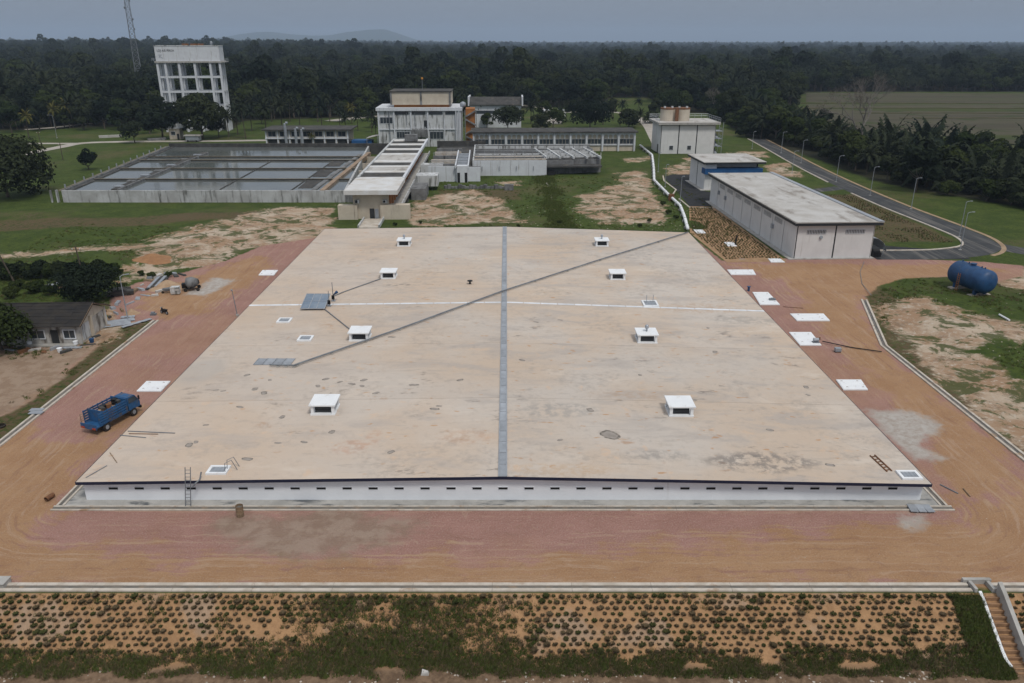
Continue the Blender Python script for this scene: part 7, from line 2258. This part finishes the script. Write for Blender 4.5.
def sparse():
    x, y = g.uniform(-52, 34), g.uniform(45, 48.5)
    return (x, y) if mnoise.noise(Vector((x / 2.6, y / 1.3, 13))) > .28 else None
add_grass(3500, sparse, .3, .5, 1.0)
# banks, lawn edges and rough ground farther off
bank_sd = lambda x, y: None
def mask_pts(n, x0, x1, y0, y1):
    x = g.uniform(x0, x1, n); y = g.uniform(y0, y1, n)
    ok = (poly_sd(x, y, ROAD) < -.8) & (np.max([poly_sd(x, y, p) for p in SAND + TRACK], 0) < -.6)
    ok &= ~((x > 92.5) & (x < 102.5) & (y > 140)) & ~((x > 53) & (x < 104) & (y > 145) & (y < 162)) & ~((x > 53) & (x < 73) & (y > 145) & (y < 210))
    nz = np.array([mnoise.noise(Vector((a / 5, b / 5, 3))) for a, b in zip(x, y)])
    ok &= nz > -.15
    return x[ok], y[ok]
for args, dry in (((6000, 56, 110, 62, 140), .25), ((2600, -100, -56, 74, 135), .25), ((2500, -100, -45, 118, 175), .12), ((3000, -24, 52, 166, 246), .15)):
    x, y = mask_pts(*args)
    hz = height(x, y)
    for a, b_, c in zip(x, y, hz):
        gp.append((a, b_, c - .04, g.uniform(.8, 1.6), 2 if g.random() < dry else int(g.random() * 2)))
for u, v in ((545, 180), (551, 192), (552, 205), (558, 218), (564, 228)):
    cx_, cy_ = G(u, v)
    for _ in range(420):
        a_, b_ = cx_ + g.normal(0, 1.5), cy_ + g.normal(0, 4.0)
        gp.append((a_, b_, float(height(a_, b_)) - .03, g.uniform(1.2, 2.4), int(g.random() * 2)))
gp = np.array(gp)
scatter('grass', gp[:, :3], gp[:, 3], TG, gp[:, 4].astype(int), 'rough grass growing on the slopes, banks and verges', 'grass', 4)
# vetiver rows in the two planted plots
CL = [tuft_mesh(11, 'shrub_green', .42, .26, 30, .04), tuft_mesh(12, 'shrub', .36, .24, 26, .04)]
vp = []
plot = P((690, 207.5), (712, 207.5), (783, 260), (728, 261), (691, 232))
for i in range(46):
    for j in range(60):
        x = 34 + j * .62 + .15 * math.sin(i * .9) + g.uniform(-.1, .1); y = 148 + i * 1.12 + 0.5 * math.sin(j * .35) + g.uniform(-.1, .1)
        vp.append((x, y))
vp = np.array(vp)
vp = vp[(poly_sd(vp[:, 0], vp[:, 1], plot) > .2) & (vp[:, 0] < 53.6)]
kid = (g.random(len(vp)) < .3).astype(int)
scatter('planted_rows', np.stack([vp[:, 0], vp[:, 1], np.zeros(len(vp))], 1), g.uniform(.7, 1.15, len(vp)), CL, kid, 'rows of grass clumps planted on the bare plot by the shed', 'planting', 6)
vp = np.array([(73.5 + j * .62 + .1 * math.sin(i), 161 + i * 1.3 + .25 * math.sin(j * .4)) for i in range(42) for j in range(36)])
vp = vp + g.uniform(-.15, .15, vp.shape)
vp = vp[(vp[:, 0] < 93.6) & (vp[:, 1] < 216)]
sel = np.array([mnoise.noise(Vector((a / 6, b / 6, 8))) > -.05 for a, b in vp])
vp = vp[sel]
scatter('planted_rows', np.stack([vp[:, 0], vp[:, 1], np.zeros(len(vp))], 1), g.uniform(.6, 1.0, len(vp)), CL, (g.random(len(vp)) < .5).astype(int), 'terraced rows of grass clumps between the shed and asphalt road', 'planting', 7)
# rubble at the slope foot
def rock(seed):
    rg = random.Random(seed); b = MB()
    bm = bmesh.new(); bmesh.ops.create_icosphere(bm, subdivisions=1, radius=.5)
    for v in bm.verts: v.co = Vector((v.co.x * rg.uniform(.7, 1.3), v.co.y * rg.uniform(.6, 1.2), v.co.z * rg.uniform(.35, .8)))
    b.add([v.co for v in bm.verts], [[v.index for v in f.verts] for f in bm.faces]); bm.free()
    return b.mesh('rock', M['stone'])
RK = [rock(s) for s in range(4)]
rk = []
for _ in range(900):
    x = g.uniform(-48, 44); y = g.uniform(41.4, 43.6)
    if mnoise.noise(Vector((x / 2.5, y / 1.2, 21))) < .05 and g.random() < .85: continue
    rk.append((x, y, float(height(x, y)) - .01, g.uniform(.06, .26) ** 1.0))
rk = np.array(rk)
scatter('rubble', rk[:, :3], rk[:, 3], RK, g.integers(0, 4, len(rk)), 'pale broken stones scattered along the foot of the slope', 'rubble', 9)
rk = []
for _ in range(700):
    x = g.uniform(-60, 60); y = g.uniform(50.5, 120)
    if -42.5 < x < 40.6 and y > 60: continue
    rk.append((x, y, 0.0, g.uniform(.03, .1)))
for _ in range(500):
    x = g.uniform(56, 100); y = g.uniform(64, 125)
    rk.append((x, y, float(height(x, y)), g.uniform(.05, .25)))
for _ in range(500):
    x = g.uniform(-24, 46); y = g.uniform(166, 200)
    rk.append((x, y, float(height(x, y)), g.uniform(.08, .4)))
rk = np.array(rk)
scatter('loose_stones', rk[:, :3], rk[:, 3], RK, g.integers(0, 4, len(rk)), 'small loose stones strewn over the road and bare ground', 'stones', 10)

# ------------------------------------------------------------------ haze
b = MB(); b.box(-13000, -500, -6, 13000, 17500, 260)
hz_o = b.build('haze', None)
tag(hz_o, 'thin pale blue haze over the whole site and forest', 'haze', None, 'stuff')
hm = bpy.data.materials.new('haze'); hm.use_nodes = True
hm.node_tree.nodes.clear()
ho = hm.node_tree.nodes.new('ShaderNodeOutputMaterial'); hv = hm.node_tree.nodes.new('ShaderNodeVolumePrincipled')
hv.inputs['Color'].default_value = (0.62, 0.78, 1.0, 1); hv.inputs['Density'].default_value = 1.0e-4; hv.inputs['Anisotropy'].default_value = 0.0
hm.node_tree.links.new(hv.outputs['Volume'], ho.inputs['Volume'])
hz_o.data.materials.clear(); hz_o.data.materials.append(hm)
